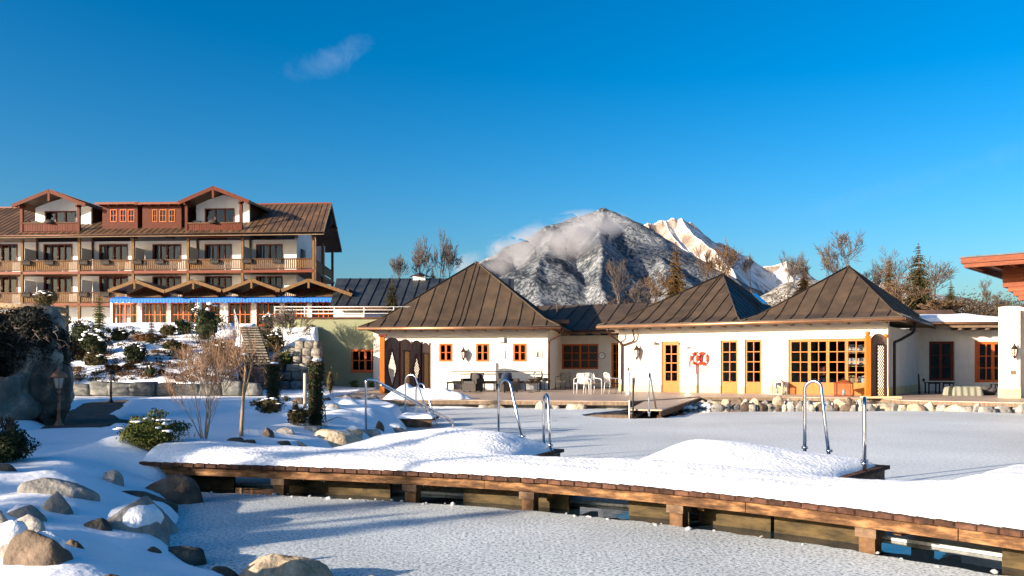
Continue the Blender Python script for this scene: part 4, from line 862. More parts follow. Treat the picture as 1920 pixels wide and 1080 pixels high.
# wooden upper storey on a white pillar at the right edge
F5 = Fr(P(1808, 500, 30.5).x, 30.5, 42); b5 = F5.root('timber_tower', 'red-brown timber upper storey with deep overhanging roof on a white pillar at the right edge', 'building')
zt_, zb_ = F5.z(1808, 484), F5.z(1812, 502)
for k, (a, b) in enumerate(((zb_, zb_+(zt_-zb_)*.42), (zb_+(zt_-zb_)*.43, zt_))):
    MB().box((0-.10*k, -.03-.05*k, a), (9, .06, b)).build('fascia', 'wood_cladding', b5); MB().box((0-.10*k, .061, a), (.08, 7, b)).build('fascia', 'wood_cladding', b5)
MB().box((-.14, -.12, zt_+.002), (9, 7, zt_+.05)).build('roof', 'roof_slate_and_shade', b5)
MB().box((.085, .065, zb_+.2), (9, 7, zb_+.24)).build('soffit', 'wood_dark', b5)
bx0, by0 = .85, 1.7
for i in range(12): MB().box((.10+i*.62, .07, zb_+.02), (.22+i*.62, by0+.1, zb_+.19)).build('rafter', 'wood_cladding', b5)
q0 = F5.z(1855, 574, by0)
nb = 9; hb = (zb_+.19-q0)/nb
for i in range(nb):      # cladding boards, one by one, with the stepped lower corner
    xs0 = bx0 + (0 if i >= 4 else (4-i)*.17)
    MB().box((xs0, by0-.01*(i % 2), q0+i*hb+.006), (9, by0+.08, q0+(i+1)*hb-.006)).build('board', 'wood_cladding', b5)
    MB().box((xs0, by0+.081, q0+i*hb+.006), (xs0+.08, 6, q0+(i+1)*hb-.006)).build('board', 'wood_cladding', b5)
MB().box((bx0+.9, by0+.09, q0), (8.9, 5.9, zb_+.15)).build('core', 'wood_dark', b5)
Fp = Fr(P(1885, 746, 31.6).x, 31.6, 8); ppx = Fp.x(1913)
pl = Fp.root('pillar', 'square white pillar with ochre base carrying the timber storey at the right edge', 'pillar')
pz = Fp.z(1895, 574); MB().box((0, 0, TZ), (ppx, .6, pz)).build('shaft', 'plaster', pl); MB().box((-.015, -.015, TZ), (ppx+.015, .615, TZ+.36)).build('base', 'plinth', pl)
Fq = Fr(Fp.w(ppx, .3).x, Fp.w(ppx, .3).y, 20); bq = Fq.root('right_facade', 'brown-shaded house wall running out of the frame behind the white pillar', 'wall')
wall([], .01, 9, TZ-.1, pz, .5, .3).build('wall', 'plaster', bq)
wall_lamp(Fp, 1899, 659, 0, .95, 'dark wall lantern on the white pillar at the right edge')
for px in (1896.5, 1902): board(Fp, px-1.8, px+1.8, 695, 702, 0, 'switch_plate', 'left small dark switch on the white pillar below the lantern' if px < 1900 else 'right small dark switch on the white pillar below the lantern', 'switch', 'frame_brown', th=.03)

# ------------------------------------------------------------------ hotel on the rise
OH = P(588, 560, 70.0); FH = Fr(OH.x, OH.y, 4); ht = FH.root('hotel', 'large alpine hotel with brown roof, dormers and two rows of wooden balconies', 'building')
YW = 1.9      # wall behind the balcony posts
zE = FH.z(588, 437, -.8); zR = FH.z(560, 385, 6.2); f2 = FH.z(588, 505, 0); f1 = FH.z(588, 566, 0); TH = 3.9
posts = [FH.x(p, 0) for p in (588, 455, 353, 250, 149, 42, -66, -175)]
XL = posts[-1]-.3; XR = FH.x(556, YW); 
def hh(px0, px1, py0, py1): return (FH.x(px0, YW), FH.x(px1, YW), FH.z(px0, py1, YW), FH.z(px0, py0, YW))
holes = []
for a, b in ((480, 530), (384, 435), (286, 340), (186, 240), (82, 136), (-26, 33), (-130, -70)):
    for t_, bo in ((458, 492), (518, 552)): holes.append(hh(a, b, t_, bo))
wall(holes, XL, XR, TH, zE-.1, YW, .3).build('wall', 'hotel_plaster', ht)
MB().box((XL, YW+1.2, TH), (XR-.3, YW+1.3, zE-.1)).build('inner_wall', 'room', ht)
for i, h_ in enumerate(holes):
    w_ = window(ht, *h_, YW+.1, 2, 1, 'wood_window_dark', leafs=2, fw=.10, mw=.05, panes=True, glassm='glass', proud=.13)
    lw = (h_[1]-h_[0])
    for a, b, mt in ((.06, .38, 'curtain_pale'), (.40, .62, 'curtain_red' if i % 3 else 'curtain'), (.66, .95, 'curtain_pale')):
        a += rr.uniform(-.04, .04); m = MB(); n_ = 10; x0 = h_[0]+lw*a; x1 = h_[0]+lw*b
        vs = [(x0+(x1-x0)*k/n_, YW+.35+.04*(k % 2), z) for z in (h_[2], h_[3]) for k in range(n_+1)]; m.add(vs, [(k, k+1, n_+2+k, n_+1+k) for k in range(n_)]); m.build('curtain', mt, w_)
# side wall (east gable) and floors
XE = lambda y: posts[0]+(FH.x(630, 12)-posts[0])*y/12
MB().add([(XR-.3, YW+.31, TH), (XR-1.5, 10.6, TH), (XR-1.5, 10.6, zE), (XR-.3, YW+.31, zE), (XR, YW+.31, TH), (XR-1.1, 10.6, TH), (XR-1.1, 10.6, zE), (XR, YW+.31, zE), (XR-.7, 6.2, zR-.4), (XR-.5, 6.2, zR-.4)],
         [(0,3,8,2,1), (4,5,6,9,7), (0,1,5,4), (1,2,6,5), (3,0,4,7), (2,8,9,6), (8,3,7,9)]).build('gable_wall', 'hotel_plaster', ht)
for f in (f1, f2):
    MB().box((XL, -.05, f-.22), (posts[0]+.15, YW-.005, f)).build('balcony_floor', 'wood_balcony', ht)
    MB().prism([(XR-1.2, YW), (XE(YW)+.1, YW), (XE(10.5)+.1, 10.5), (XR-1.2, 10.5)], f-.22, f).build('balcony_floor', 'wood_balcony', ht)
    MB().box((XL, -.10, f-.24), (posts[0]+.2, -.055, f-.02)).build('floor_edge', 'wood_window_dark', ht)
for i, x in enumerate(posts): MB().box((x-.10, -.10+.0, f1-2.6 if i else TH), (x+.10, .10, zE-.12)).build('post', 'wood_balcony', ht)
for y in (4.4, 9.8): MB().box((XE(y)-.1, y-.1, TH), (XE(y)+.1, y+.1, zE-.1)).build('post', 'wood_balcony', ht)
for i in range(len(posts)-1):
    x1, x0 = posts[i]-.12, posts[i+1]+.12
    for f in (f1, f2):
        m = MB(); n_ = int((x1-x0)/.17)
        for k in range(n_): a = x0+(x1-x0)*(k+.5)/n_; m.box((a-.06, -.03, f+.14), (a+.06, .0, f+.82))
        o = m.build('balusters', 'wood_balcony', ht); o['kind'] = 'stuff'
        MB().box((x0, -.08, f+.83), (x1, .06, f+.93)).build('handrail', 'wood_dark', ht); MB().box((x0, -.06, f+.06), (x1, .03, f+.13)).build('bottom_rail', 'wood_dark', ht)
        for px in (x0+.35, (x0+x1)/2):
            m = MB(); m.box((px-.38, -.30, f+.55), (px+.38, -.09, f+.78))
            for k in range(5): m.blob((px-.32+.16*k, -.2, f+.80+.05*(k % 2)), (.13, .14, .12), k+i, .4, 1)
            m.build('flower_box', 'flower', ht)
    # dividing screens between the balconies
    for f in (f1, f2):
        MB().box((posts[i+1]-.03, .25, f+.01), (posts[i+1]+.03, YW-.05, f+2.0)).build('divider', 'curtain_pale' if f == f2 else 'hotel_plaster', ht)
# east balconies
for f in (f1, f2):
    MB().beam((XE(.15), .15, f+.88), (XE(10.3), 10.3, f+.88), .12, .10).build('handrail', 'wood_dark', ht)
    m = MB()
    for k in range(56): y = .2+k*.18; m.box((XE(y)-.02, y, f+.14), (XE(y)+.02, y+.13, f+.82))
    o = m.build('balusters', 'wood_balcony', ht); o['kind'] = 'stuff'
MB().box((XR+.01, 3.0, f2+.3), (XR+.06, 4.2, f2+2.1)).build('glass_screen', 'glass_bright', ht); MB().box((XR+.005, 6.0, f2), (XE(6)-.1, 6.15, zE-.1)).build('divider', 'hotel_plaster', ht); MB().box((XR+.005, 6.0, TH), (XE(6)-.15, 6.15, f1-.3)).build('divider', 'hotel_plaster', ht)
# downpipe by the corner
MB().tube([(posts[0]+.22, -.3, zE-.2), (posts[0]+.22, -.1, zE-.5), (posts[0]+.22, -.1, TH)], .05, 6).build('downpipe', 'copper', ht)
# main roof
Yr = 6.2; Yb = 12.6; X0h, X1h = XL-1, FH.x(607, -.8); XRr, XRb = FH.x(621, Yr), FH.x(640, Yb)
slope = (zR-zE)/(Yr+.8)
def rz(y): return zE + (y+.8)*slope if y < Yr else zR - (y-Yr)*slope
rf = MB(); rf.slab([(X0h, -.8, zE), (X1h, -.8, zE), (XRr, Yr, zR), (X0h, Yr, zR)], (0, 0, .12)); rf.slab([(X0h, Yr, zR), (XRr, Yr, zR), (XRb, Yb, rz(Yb)), (X0h, Yb, rz(Yb))], (0, 0, .12))
rf = rf.build('roof', 'roof_hotel', ht)
m = MB(); x = X0h+.3
while x < X1h: m.beam((x, -.78, zE+.14), (x+(XRr-X1h)*max(0, 1-(X1h-x)/12), Yr, zR+.13), .035, .05); x += .52
o = m.build('roof_seams', 'roof_hotel', rf); o['kind'] = 'stuff'
MB().box((X0h, -.86, zE-.14), (X1h, -.80, zE+.10)).build('eave_board', 'wood_grey', ht); MB().tube([(X0h, -.93, zE+.02), (X1h+.05, -.93, zE+.02)], .07, 6).build('gutter', 'copper_dark', ht)
MB().slab([(X0h, -.78, zE-.10), (X1h, -.78, zE-.10), (X1h, YW, rz(YW)-.10), (X0h, YW, rz(YW)-.10)], (0, 0, .03)).build('soffit', 'wood_dark', ht)
MB().slab([(XR, YW, rz(YW)-.10), (X1h, YW, rz(YW)-.10), (XRr-.05, Yr, zR-.10), (XR, Yr, zR-.10)], (0, 0, .03)).build('soffit', 'wood_dark', ht); MB().slab([(XR-1.5, Yr, zR-.10), (XRr-.05, Yr, zR-.10), (XRb-.05, Yb, rz(Yb)-.10), (XR-1.5, Yb, rz(Yb)-.10)], (0, 0, .03)).build('soffit', 'wood_dark', ht)
MB().beam((X1h+.02, -.85, zE+.02), (XRr+.02, Yr, zR+.02), .07, .34).build('barge_board', 'wood_grey', ht); MB().beam((XRr+.02, Yr, zR+.02), (XRb+.02, Yb, rz(Yb)+.02), .07, .34).build('barge_board', 'wood_dark', ht)
MB().beam((XL, Yr, zR+.15), (XRr+.02, Yr, zR+.15), .22, .12).build('ridge_cap', 'wood_window_dark', ht)
for y in (1.0, 3.6, 8.8): MB().box((XR, y, rz(y)-.45), (XRr-.2, y+.2, rz(y)-.2)).build('purlin', 'wood_dark', ht)
# gabled loggia dormers
def loggia(pl, pr, pap, pa, pb, win, label):
    """pl,pr: eave tips; pap: gable tip; pa,pb: posts; all pixels at the front plane y=-.3"""
    y0 = -.55; xl_, zl = FH.hit(*pl, y0); xr_, zr = FH.hit(*pr, y0); xa_, za = FH.hit(*pap, y0); ze_ = (zl+zr)/2; yb = Yr+2.2
    a, b = FH.x(pa, -.2), FH.x(pb, -.2); fl = FH.z(pa, 436, -.2); rt = FH.z(pa, 418, -.2); d = MB().build('dormer', 'roof_hotel', ht)
    for s, xe in ((-1, xl_), (1, xr_)):
        MB().slab([(xe, y0, ze_), (xa_, y0, za), (xa_, yb, za), (xe, yb, ze_)], (0, 0, .12)).build('dormer_roof', 'roof_hotel', d)
        MB().beam((xe, y0-.03, ze_), (xa_, y0-.03, za), .07, .30).build('barge_board', 'wood_red', d)
        m = MB()
        for k in range(9): yy = y0+.9*k+.3; m.beam((xe, yy, ze_+.14), (xa_, yy, za+.14), .04, .08)
        m.build('roof_seams', 'roof_hotel', d)['kind'] = 'stuff'
    MB().box((xa_-.09, y0-.08, za-.85), (xa_+.09, y0-.02, za-.15)).build('king_post', 'wood_red', d)
    for x in (a, b):
        MB().box((x-.11, -.3, fl-.1), (x+.11, -.08, ze_+.45)).build('post', 'wood_red', d); MB().beam((x, -.2, ze_+.35), (x, yb, ze_+.35), .14, .2).build('purlin', 'wood_dark', d)
        MB().beam((x, -.62, ze_-.1), (x, .3, ze_+.15), .14, .16).build('bracket', 'wood_red', d)
    MB().box((a-.1, -.35, fl-.45), (b+.1, -.05, fl)).build('sill_beam', 'wood_red', d); MB().box((a-.1, -.2, fl-.02), (b+.1, 2.2, fl+.05)).build('floor', 'wood_red', d)
    n_ = 22
    for k in range(n_): x = a+.1+(b-a-.2)*k/n_; MB().box((x+.01, -.24, fl+.08), (x+(b-a-.2)/n_-.01, -.20, rt-.1)).build('rail_board', 'wood_red', d)
    MB().box((a, -.30, rt-.1), (b, -.12, rt+.02)).build('handrail', 'wood_dark', d)
    # recessed wall with window, following the gable
    y = 1.6; wx0, wx1 = FH.x(win[0], y), FH.x(win[1], y); wz0, wz1 = FH.z(win[0], win[3], y), FH.z(win[0], win[2], y)
    g_ = ze_+.35; wall([(wx0, wx1, wz0, wz1)], a, b, fl+.05, g_, y, .2).build('wall', 'hotel_plaster', d)
    MB().add([(a, y, g_), (b, y, g_), (xa_, y, za-.15), (a, y+.2, g_), (b, y+.2, g_), (xa_, y+.2, za-.15)], [(0,1,2), (5,4,3), (0,2,5,3), (1,4,5,2), (0,3,4,1)]).build('gable', 'hotel_plaster', d)
    for x in (a, b): MB().box((x-.08, y+.2, fl-2), (x+.08, yb-.5, ze_+.3)).build('cheek_wall', 'wood_dark', d)
    window(ht, wx0, wx1, wz0, wz1, y+.05, 1, 1, 'wood_window_dark', leafs=3, fw=.1, mw=.05, proud=.08, name='dormer_window'); MB().box((a+.1, y+.6, fl), (b-.1, y+.7, g_)).build('inner_wall', 'room', d)
    MB().box((a+.25, .3, rt-.25), (a+.9, 1.0, rt+.25)).build('glass_screen', 'glass_bright', d)
    MB().blob(((a+b)/2, -.4, rt+.02), (.45, .2, .16), 4, .4, 2).build('flower_box', 'flower', d)
loggia((22, 386), (160, 385), (92, 358), 41, 148, (84, 143, 396, 430), '')
loggia((335, 380), (467, 379), (400, 352), 350, 452, (384, 440, 391, 425), '')
# flat-topped dormers
for x0, x1, ws, lab in ((192, 258, ((207, 219), (225, 237), (240, 252)), ''), (267, 340, ((286, 295), (299, 312), (317, 328)), '')):
    y = .35; a, zt = FH.hit(x0, 384, y); b = FH.x(x1, y); zb = FH.z(x0, 421, y); d = MB().build('dormer', 'wood_red', ht)
    hs_ = [(FH.x(p, y), FH.x(q, y), FH.z(p, 416, y), FH.z(p, 393, y)) for p, q in ws]
    wall(hs_, a, b, zb-.4, zt, y, .12).build('front', 'wood_red', d)
    for w_ in hs_: window(ht, *w_, y+.04, 2, 2, 'wood_window_red' if x0 < 200 else 'wood_orange', fw=.05, mw=.03, panes=False, proud=.07, name='dormer_window')
    MB().box((a, y+.5, zb), (b, y+.55, zt)).build('inner_wall', 'curtain', d)
    for x in (a, b-.1): MB().box((x, y+.13, zb-.4), (x+.1, 6, zt)).build('cheek', 'wood_dark', d)
    MB().slab([(a-.35, y-.55, zt+.02), (b+.35, y-.55, zt+.02), (b+.35, 6.2, zt+.45), (a-.35, 6.2, zt+.45)], (0, 0, .10)).build('dormer_roof', 'roof_slate_and_shade', d)
    MB().box((a-.35, y-.58, zt-.08), (b+.35, y-.55, zt+.10)).build('eave_board', 'wood_window_dark', d)
    for k in range(5): xx = a+(b-a)*k/4; MB().box((xx-.05, y-.5, zt-.14), (xx+.05, y, zt)).build('rafter', 'wood_red', d)
# ground-floor strip seen left of the restaurant
MB().box((FH.x(95, 1), .9, FH.z(100, 576, .9)), (FH.x(172, 1), 1.0, FH.z(100, 566, .9))).build('awning', 'yellow_wall', ht)

# ------------------------------------------------------------------ restaurant wing with four gables and blue awning
FR = Fr(P(640, 600, 60).x, 60, 3); rs = FR.root('restaurant_wing', 'restaurant wing with four timber gables, blue awnings and red-framed glazing', 'building')
zc = FR.z(630, 566); x0, x1 = FR.x(207), FR.x(643)
piers = [(207, 211), (257, 266), (313, 320), (366, 371), (413, 428), (471, 481), (525, 534), (576, 585), (627, 643)]
for a, b in piers: MB().box((FR.x(a), -.02, TH-.5), (FR.x(b), .35, zc)).build('pier', 'plaster', rs)
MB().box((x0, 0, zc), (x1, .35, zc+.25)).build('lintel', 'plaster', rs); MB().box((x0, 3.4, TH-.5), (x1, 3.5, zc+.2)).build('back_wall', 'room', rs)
for (a, b), (c, d_) in zip(piers, piers[1:]):
    w_ = window(rs, FR.x(b)+.01, FR.x(c)-.01, TH-.4, zc-.01, .12, 2, 3, 'wood_window_red', leafs=2, fw=.09, mw=.05, panes=True, proud=.06)
    for u, v in ((.05, .3), (.72, .95)):
        xa_, xb_ = FR.x(b)+(FR.x(c)-FR.x(b))*u, FR.x(b)+(FR.x(c)-FR.x(b))*v; n_ = 8
        MB().add([(xa_+(xb_-xa_)*k/n_*(1 if z > TH+1 else .6), .45+.05*(k % 2), z) for z in (TH-.4, zc-.05) for k in range(n_+1)], [(k, k+1, n_+2+k, n_+1+k) for k in range(n_)]).build('curtain', 'curtain', w_)
for (xl_, yl), (xa_, ya), (xr_, yr) in (((203, 546), (253, 527), (309, 547)), ((310, 546), (363, 527), (415, 545)), ((418, 546), (472, 525.5), (525, 545)), ((528, 545), (579, 525), (660, 553))):
    y0 = -1.9; a, zl = FR.hit(xl_, yl, y0); b, zr_ = FR.hit(xr_, yr, y0); c, za = FR.hit(xa_, ya, y0); d = MB().build('gable_roof', 'roof_hotel', rs)
    yb = 6.5
    for xe, ze_ in ((a, zl), (b, zr_)):
        MB().slab([(xe, y0, ze_), (c, y0, za), (c, yb, za), (xe, yb, ze_)], (0, 0, .09)).build('roof_slope', 'roof_hotel', d)
        MB().beam((xe, y0-.03, ze_+.0), (c, y0-.03, za+.0), .06, .22).build('barge_board', 'wood_balcony', d)
    MB().add([(a+.25, -.05, min(zl, zr_)-.1), (b-.25, -.05, min(zl, zr_)-.1), (c, -.05, za-.12), (a+.25, .05, min(zl, zr_)-.1), (b-.25, .05, min(zl, zr_)-.1), (c, .05, za-.12)], [(0,1,2), (5,4,3), (0,2,5,3), (1,4,5,2), (0,3,4,1)]).build('gable', 'wood_red', d)
    nb_ = 12
    for k in range(nb_):
        u = a+.4+(b-a-.8)*k/nb_; top = za-.25-(abs(u+.1-c)/(max(b-c, c-a)))*(za-zl)
        MB().box((u, -.09, zc+.28), (u+(b-a-.8)/nb_-.03, -.055, max(top, zc+.4))).build('gable_board', 'wood_red', d)
    MB().box((c-.07, y0-.08, za-.55), (c+.07, y0-.02, za-.1)).build('king_post', 'wood_balcony', d)
    for xe in (a+.3, b-.3): MB().beam((xe, y0+.1, zl+.02), (xe, 0, zl+.02), .12, .16).build('purlin', 'wood_dark', d)
    MB().slab([(a+.9, -.95, zc+.30), (b-.6, -.95, zc+.30), (c+.3, -.1, zc+.75), (c-.3, -.1, zc+.75)], (0, 0, .05)).build('canopy', 'roof_hotel', d)
aw = [(207, 368), (369, 455), (456, 528), (529, 627)]
for a, b in aw:
    m = MB(); a_, b_ = FR.x(a, -1.1), FR.x(b, -1.1)-.02; zt, zb = FR.z(300, 560, -1.1), FR.z(300, 569.5, -1.1); n_ = int((b_-a_)/.11)
    m.slab([(a_, -1.1, zt), (b_, -1.1, zt), (b_, -.03, zt+.22), (a_, -.03, zt+.22)], (0, 0, .02))
    vs = []
    for k in range(n_+1): u = a_+(b_-a_)*k/n_; vs += [(u, -1.11-.01*(k % 2), zt), (u, -1.12-.02*(k % 2), zb+.06+(.07 if k % 4 == 0 else 0))]
    m.add(vs, [(2*k, 2*k+1, 2*k+3, 2*k+2) for k in range(n_)]); m.build('awning', 'awning_blue', rs)
# upper terrace floor and the green retaining wall in front
FG = Fr(P(512, 600, 44.4).x, 44.4, 0); gw = FG.root('green_wall', 'olive green rendered wall of the lower building with a red-framed window', 'wall')
gz = FG.z(600, 598); gx1 = FG.x(730); hw = (FG.x(658), FG.x(712), FG.z(680, 697), FG.z(680, 655))
wall([hw], 0, gx1, .1, gz, 0, .3).build('wall', 'green_plaster', gw); MB().box((-.05, -.06, gz+.002), (gx1, .4, gz+.09)).build('coping', 'wood_dark', gw)
MB().box((0, .31, .1), (.3, 9, gz)).build('side_wall', 'green_plaster', gw); MB().box((.31, 1.6, .1), (gx1, 1.7, gz-.1)).build('back_wall', 'room', gw)
window(gw, *hw, .05, 2, 2, 'wood_window_red', leafs=2, fw=.10, mw=.04, proud=.07, sill='wood_window_red')
o = MB().box((-46, 52.4, TH-.3), (0, 72, TH)).build('upper_terrace', 'path'); o['kind'] = 'structure'
o = MB().box((FG.w(.31, 0).x, 44.75, gz-.2), (3, 72, gz-.02)).build('roof_terrace', 'path'); o['kind'] = 'structure'
rl_ = FG.root('terrace_railing', 'pale metal railing along the top of the olive green wall', 'railing')
X_ = np.arange(.05, 13, 1.55)
for x in X_: MB().box((x-.025, .15, gz+.09), (x+.025, .2, gz+.66)).build('post', 'rail_white', rl_)
for z in (.30, .48, .64): MB().tube([(0, .17, gz+z), (13, .17, gz+z)], .018, 6).build('rail', 'rail_white', rl_)
# slate-roofed building behind
FA = Fr(P(600, 560, 58).x+1.2, 57.0, 0); an = FA.root('slate_roof_building', 'long building with blue-black metal roof and chimney behind the olive green wall', 'building')
aE = FA.z(700, 577, -.5); aR = FA.z(700, 525, 5); xe = 12
MB().slab([(-.2, -.5, aE), (xe, -.5, aE), (xe, 5, aR), (-.9, 5, aR)], (0, 0, .12)).build('roof', 'roof_slate_and_shade', an); MB().slab([(-.9, 5, aR), (xe, 5, aR), (xe, 10, aE), (-.9, 10, aE)], (0, 0, .12)).build('roof', 'roof_slate_and_shade', an)
x = .1
while x < xe: MB().beam((x, -.5, aE+.14), (x-.0, 5, aR+.14), .04, .07).build('roof_seam', 'roof_slate_and_shade', an); x += .72
MB().box((.2, 0, gz), (xe, .3, aE)).build('wall', 'plaster_grey', an); MB().box((-.2, -.55, aE-.15), (xe, -.5, aE+.1)).build('eave_board', 'wood_dark', an)
for x in (2.0, 5.0, 8.0): MB().box((x, -.02, gz+.3), (x+1.6, -.005, aE-.2)).build('window', 'navy', an)
cxx, cz0 = FA.hit(787, 527, 5); MB().box((cxx-.45, 4.6, aR-.4), (cxx+.45, 5.4, FA.z(787, 519, 5))).build('chimney', 'plaster_grey', an)
MB().lathe([(.75, 0), (.7, .05), (.12, .28), (.05, .32), (.08, .38), (.0, .46)], 4, (cxx, 5, FA.z(787, 519, 5)), False).build('chimney_cap', 'copper_dark', an)

# ------------------------------------------------------------------ stairs, railing, retaining walls
st = thing('garden_stairs', 'grey stone garden stairs climbing to the restaurant terrace', 'stairs')
sa, sb = P(486.5, 682, 39.5), P(465, 613, 46.0); ns = 15; wst = 1.22
for k in range(ns):
    q = sa.lerp(sb, k/(ns-1)); z = q.z; o = MB().box((q.x-wst/2, q.y-.27, z-.045), (q.x+wst/2, q.y+.22, z)).build('step', 'step_stone', st); MB().box((q.x-wst/2+.02, q.y-.20, z-.17), (q.x+wst/2-.02, q.y+.22, z-.046)).build('riser', 'riser', o)
MB().box((sb.x-wst/2-.3, sb.y+.3, sb.z-.4), (sb.x+wst/2+.2, 52.6, sb.z-.16)).build('landing', 'step_stone', st)
MB().box((sa.x-wst/2, sa.y-.2, .2), (sa.x+wst/2, sa.y+2.4, sa.z-.17)).build('base', 'block_dark', st)
lowst = thing('lower_steps', 'reddish brown brick base below the garden stairs, behind the bare shrubs', 'brick wall')
bm_ = MB().box((-.115, -.09, -.055), (.115, .09, .055)).mesh('brick', 'brick_red')
zlow = .45; row = 0
while zlow < sa.z-.2:
    for k in range(7):
        x = sa.x-.72+k*.25+(.12 if row % 2 else 0)
        if x < sa.x+.9: inst('brick', bm_, lowst, (x, sa.y-.9-.0*row+rr.uniform(-.012, .012), zlow), (0, 0, rr.uniform(-.02, .02)))
    zlow += .125; row += 1
MB().box((sa.x-.86, sa.y-.86, .2), (sa.x+.95, sa.y-.25, sa.z-.14)).build('mortar', 'block_dark', lowst)
sr = thing('stair_railing', 'pale metal railing along the left side of the garden stairs', 'railing')
a_, b_ = sa+Vector((-wst/2-.12, 0, 0)), sb+Vector((-wst/2-.12, 0, 0))
for h_ in (.95, .62, .3): MB().tube([a_+Vector((0, 0, h_)), b_+Vector((0, 0, h_))], .02, 6).build('rail', 'rail_white', sr)
for k in range(6): q = a_.lerp(b_, k/5); MB().tube([q, q+Vector((0, 0, .97))], .022, 6).build('post', 'rail_white', sr)
# long low wall of squared blocks
rw = thing('retaining_wall', 'long low wall of rough grey stone blocks at the foot of the snowy bank', 'wall')
def blockmesh(seed, mat, name='stone'):
    bm = bmesh.new(); bmesh.ops.create_cube(bm, size=1); bmesh.ops.bevel(bm, geom=bm.edges[:], offset=.10, segments=1, affect='EDGES', profile=.6)
    m = MB(); m.add([v.co*1 + Vector((noise.noise(v.co*2+Vector((seed, 0, 0))), noise.noise(v.co*2+Vector((0, seed, 5))), noise.noise(v.co*2+Vector((3, 0, seed)))))*.16 for v in bm.verts], [tuple(v.index for v in f.verts) for f in bm.faces], True); bm.free(); return m.mesh(name, mat)
bd = [blockmesh(k*3.1, 'block_dark') for k in range(5)]; bl = [blockmesh(k*5.3, 'block_stone') for k in range(5)]
x = -23.5; 
while x < -9.9:
    w_ = rr.uniform(.55, 1.05); h_ = rr.uniform(.40, .52)
    for lv in range(1):
        inst('stone', rr.choice(bd), rw, (x+w_/2, 32.5+rr.uniform(-.05, .05)+(.3 if x < -16 else 0), .36+h_/2), (rr.uniform(-.03, .03), rr.uniform(-.03, .03), rr.uniform(-.06, .06)), (w_-.03, .5, h_+.05))
    x += w_
MB().box((-24, 32.72, .1), (-9.9, 33.1, .74)).build('core', 'block_dark', rw)
bwall = thing('boulder_wall', 'stepped wall of large pale stone blocks beside the olive green wall', 'wall')
# coursed big blocks: left edge steps inward with height
for r_, (xl_, xr_, yb) in enumerate(((522, 600, 729), (530, 601, 712), (538, 602, 697), (552, 602, 682), (545, 603, 668), (556, 601, 654))):
    Dw = 41.0+r_*.28; px = xl_
    while px < xr_-6:
        w_ = rr.uniform(15, 26); w_ = min(w_, xr_-px); p = P(px+w_/2, yb-7, Dw); s = Dw/1600
        inst('stone', rr.choice(bl), bwall, p, (rr.uniform(-.05, .05), rr.uniform(-.05, .05), rr.uniform(-.08, .08)), (w_*s*1.0, .55, 15.5*s)); px += w_+.6
MB().box((P(524, 0, 42.6).x, 42.6, .1), (P(600, 0, 42.6).x, 43.4, 2.3)).build('core', 'block_dark', bwall)
# wooden log fence at upper left
lf = thing('log_fence', 'weathered log rail fence at the top of the bank, far left', 'fence')
for z0, z1, r_ in ((571, 583, .13), (589, 597, .12), (602, 604, .10)):
    MB().tube([P(-60, z0, 33.6), P(40, z0+4, 33.8), P(128, z1, 34.2)], r_, 8).build('rail', 'bark_light', lf)
for px in (-30, 60, 122): p = P(px, 600, 34.1); MB().tube([(p.x, p.y+.1, 1), (p.x, p.y+.1, 3.9)], .09, 8).build('post', 'bark', lf)

# ------------------------------------------------------------------ things placed on the snow by the photograph's rays
def gpt(px, py, hit=None):
    """where the ray through a pixel meets the snow"""
    d = np.arange(4.5, 60, .02); x = (px-960)*d/1600; z = 1.5+(685-py)*d/1600
    k = np.nonzero(z < Hn(x, d))[0]
    if not len(k): return P(px, py, 50)
    D = d[k[0]]; return Vector((x[k[0]], D, H(x[k[0]], D)))
def rock(x0, x1, yt, yb, mat, lab=None, z=None, seed=None, snow=0, group=None, parent=None, name='boulder', depth=.6, skew=0, amp=.28, ctr=.95):
    seed = seed if seed is not None else int(x0+yb)
    g = gpt((x0+x1)/2, yb) if z is None else G((x0+x1)/2, yb, z)
    zg = g.z if z is None else z
    D = g.y; s = D/1600; w = (x1-x0)*s/2; dy = w*depth; Dc = D+dy*ctr; cx = ((x0+x1)/2-960)*Dc/1600; zt = 1.5+(685-yt)*Dc/1600
    zt = max(zt, zg+.04); bury = .3*(zt-zg)+.03; rz = (zt-zg)*1.0+bury
    m = MB().boulder((0, 0, -bury), (w*1.14, dy*1.1, rz*1.14), seed, amp)
    o = m.build(name, mat, parent, (cx, Dc, zg-.02)); o.rotation_euler = (0, 0, rr.uniform(-.25, .25))
    if lab: tag(o, lab, 'boulder' if name == 'boulder' else 'stone', group)
    if snow:
        sm = MB().blob((snow*w*.35, dy*.1, (rz-bury)*.62), (w*.70, dy*.8, rz*.36), seed+5, .2, 3, 1.2); so_ = sm.build('snow_cap', 'snow_crisp', o)
    return o
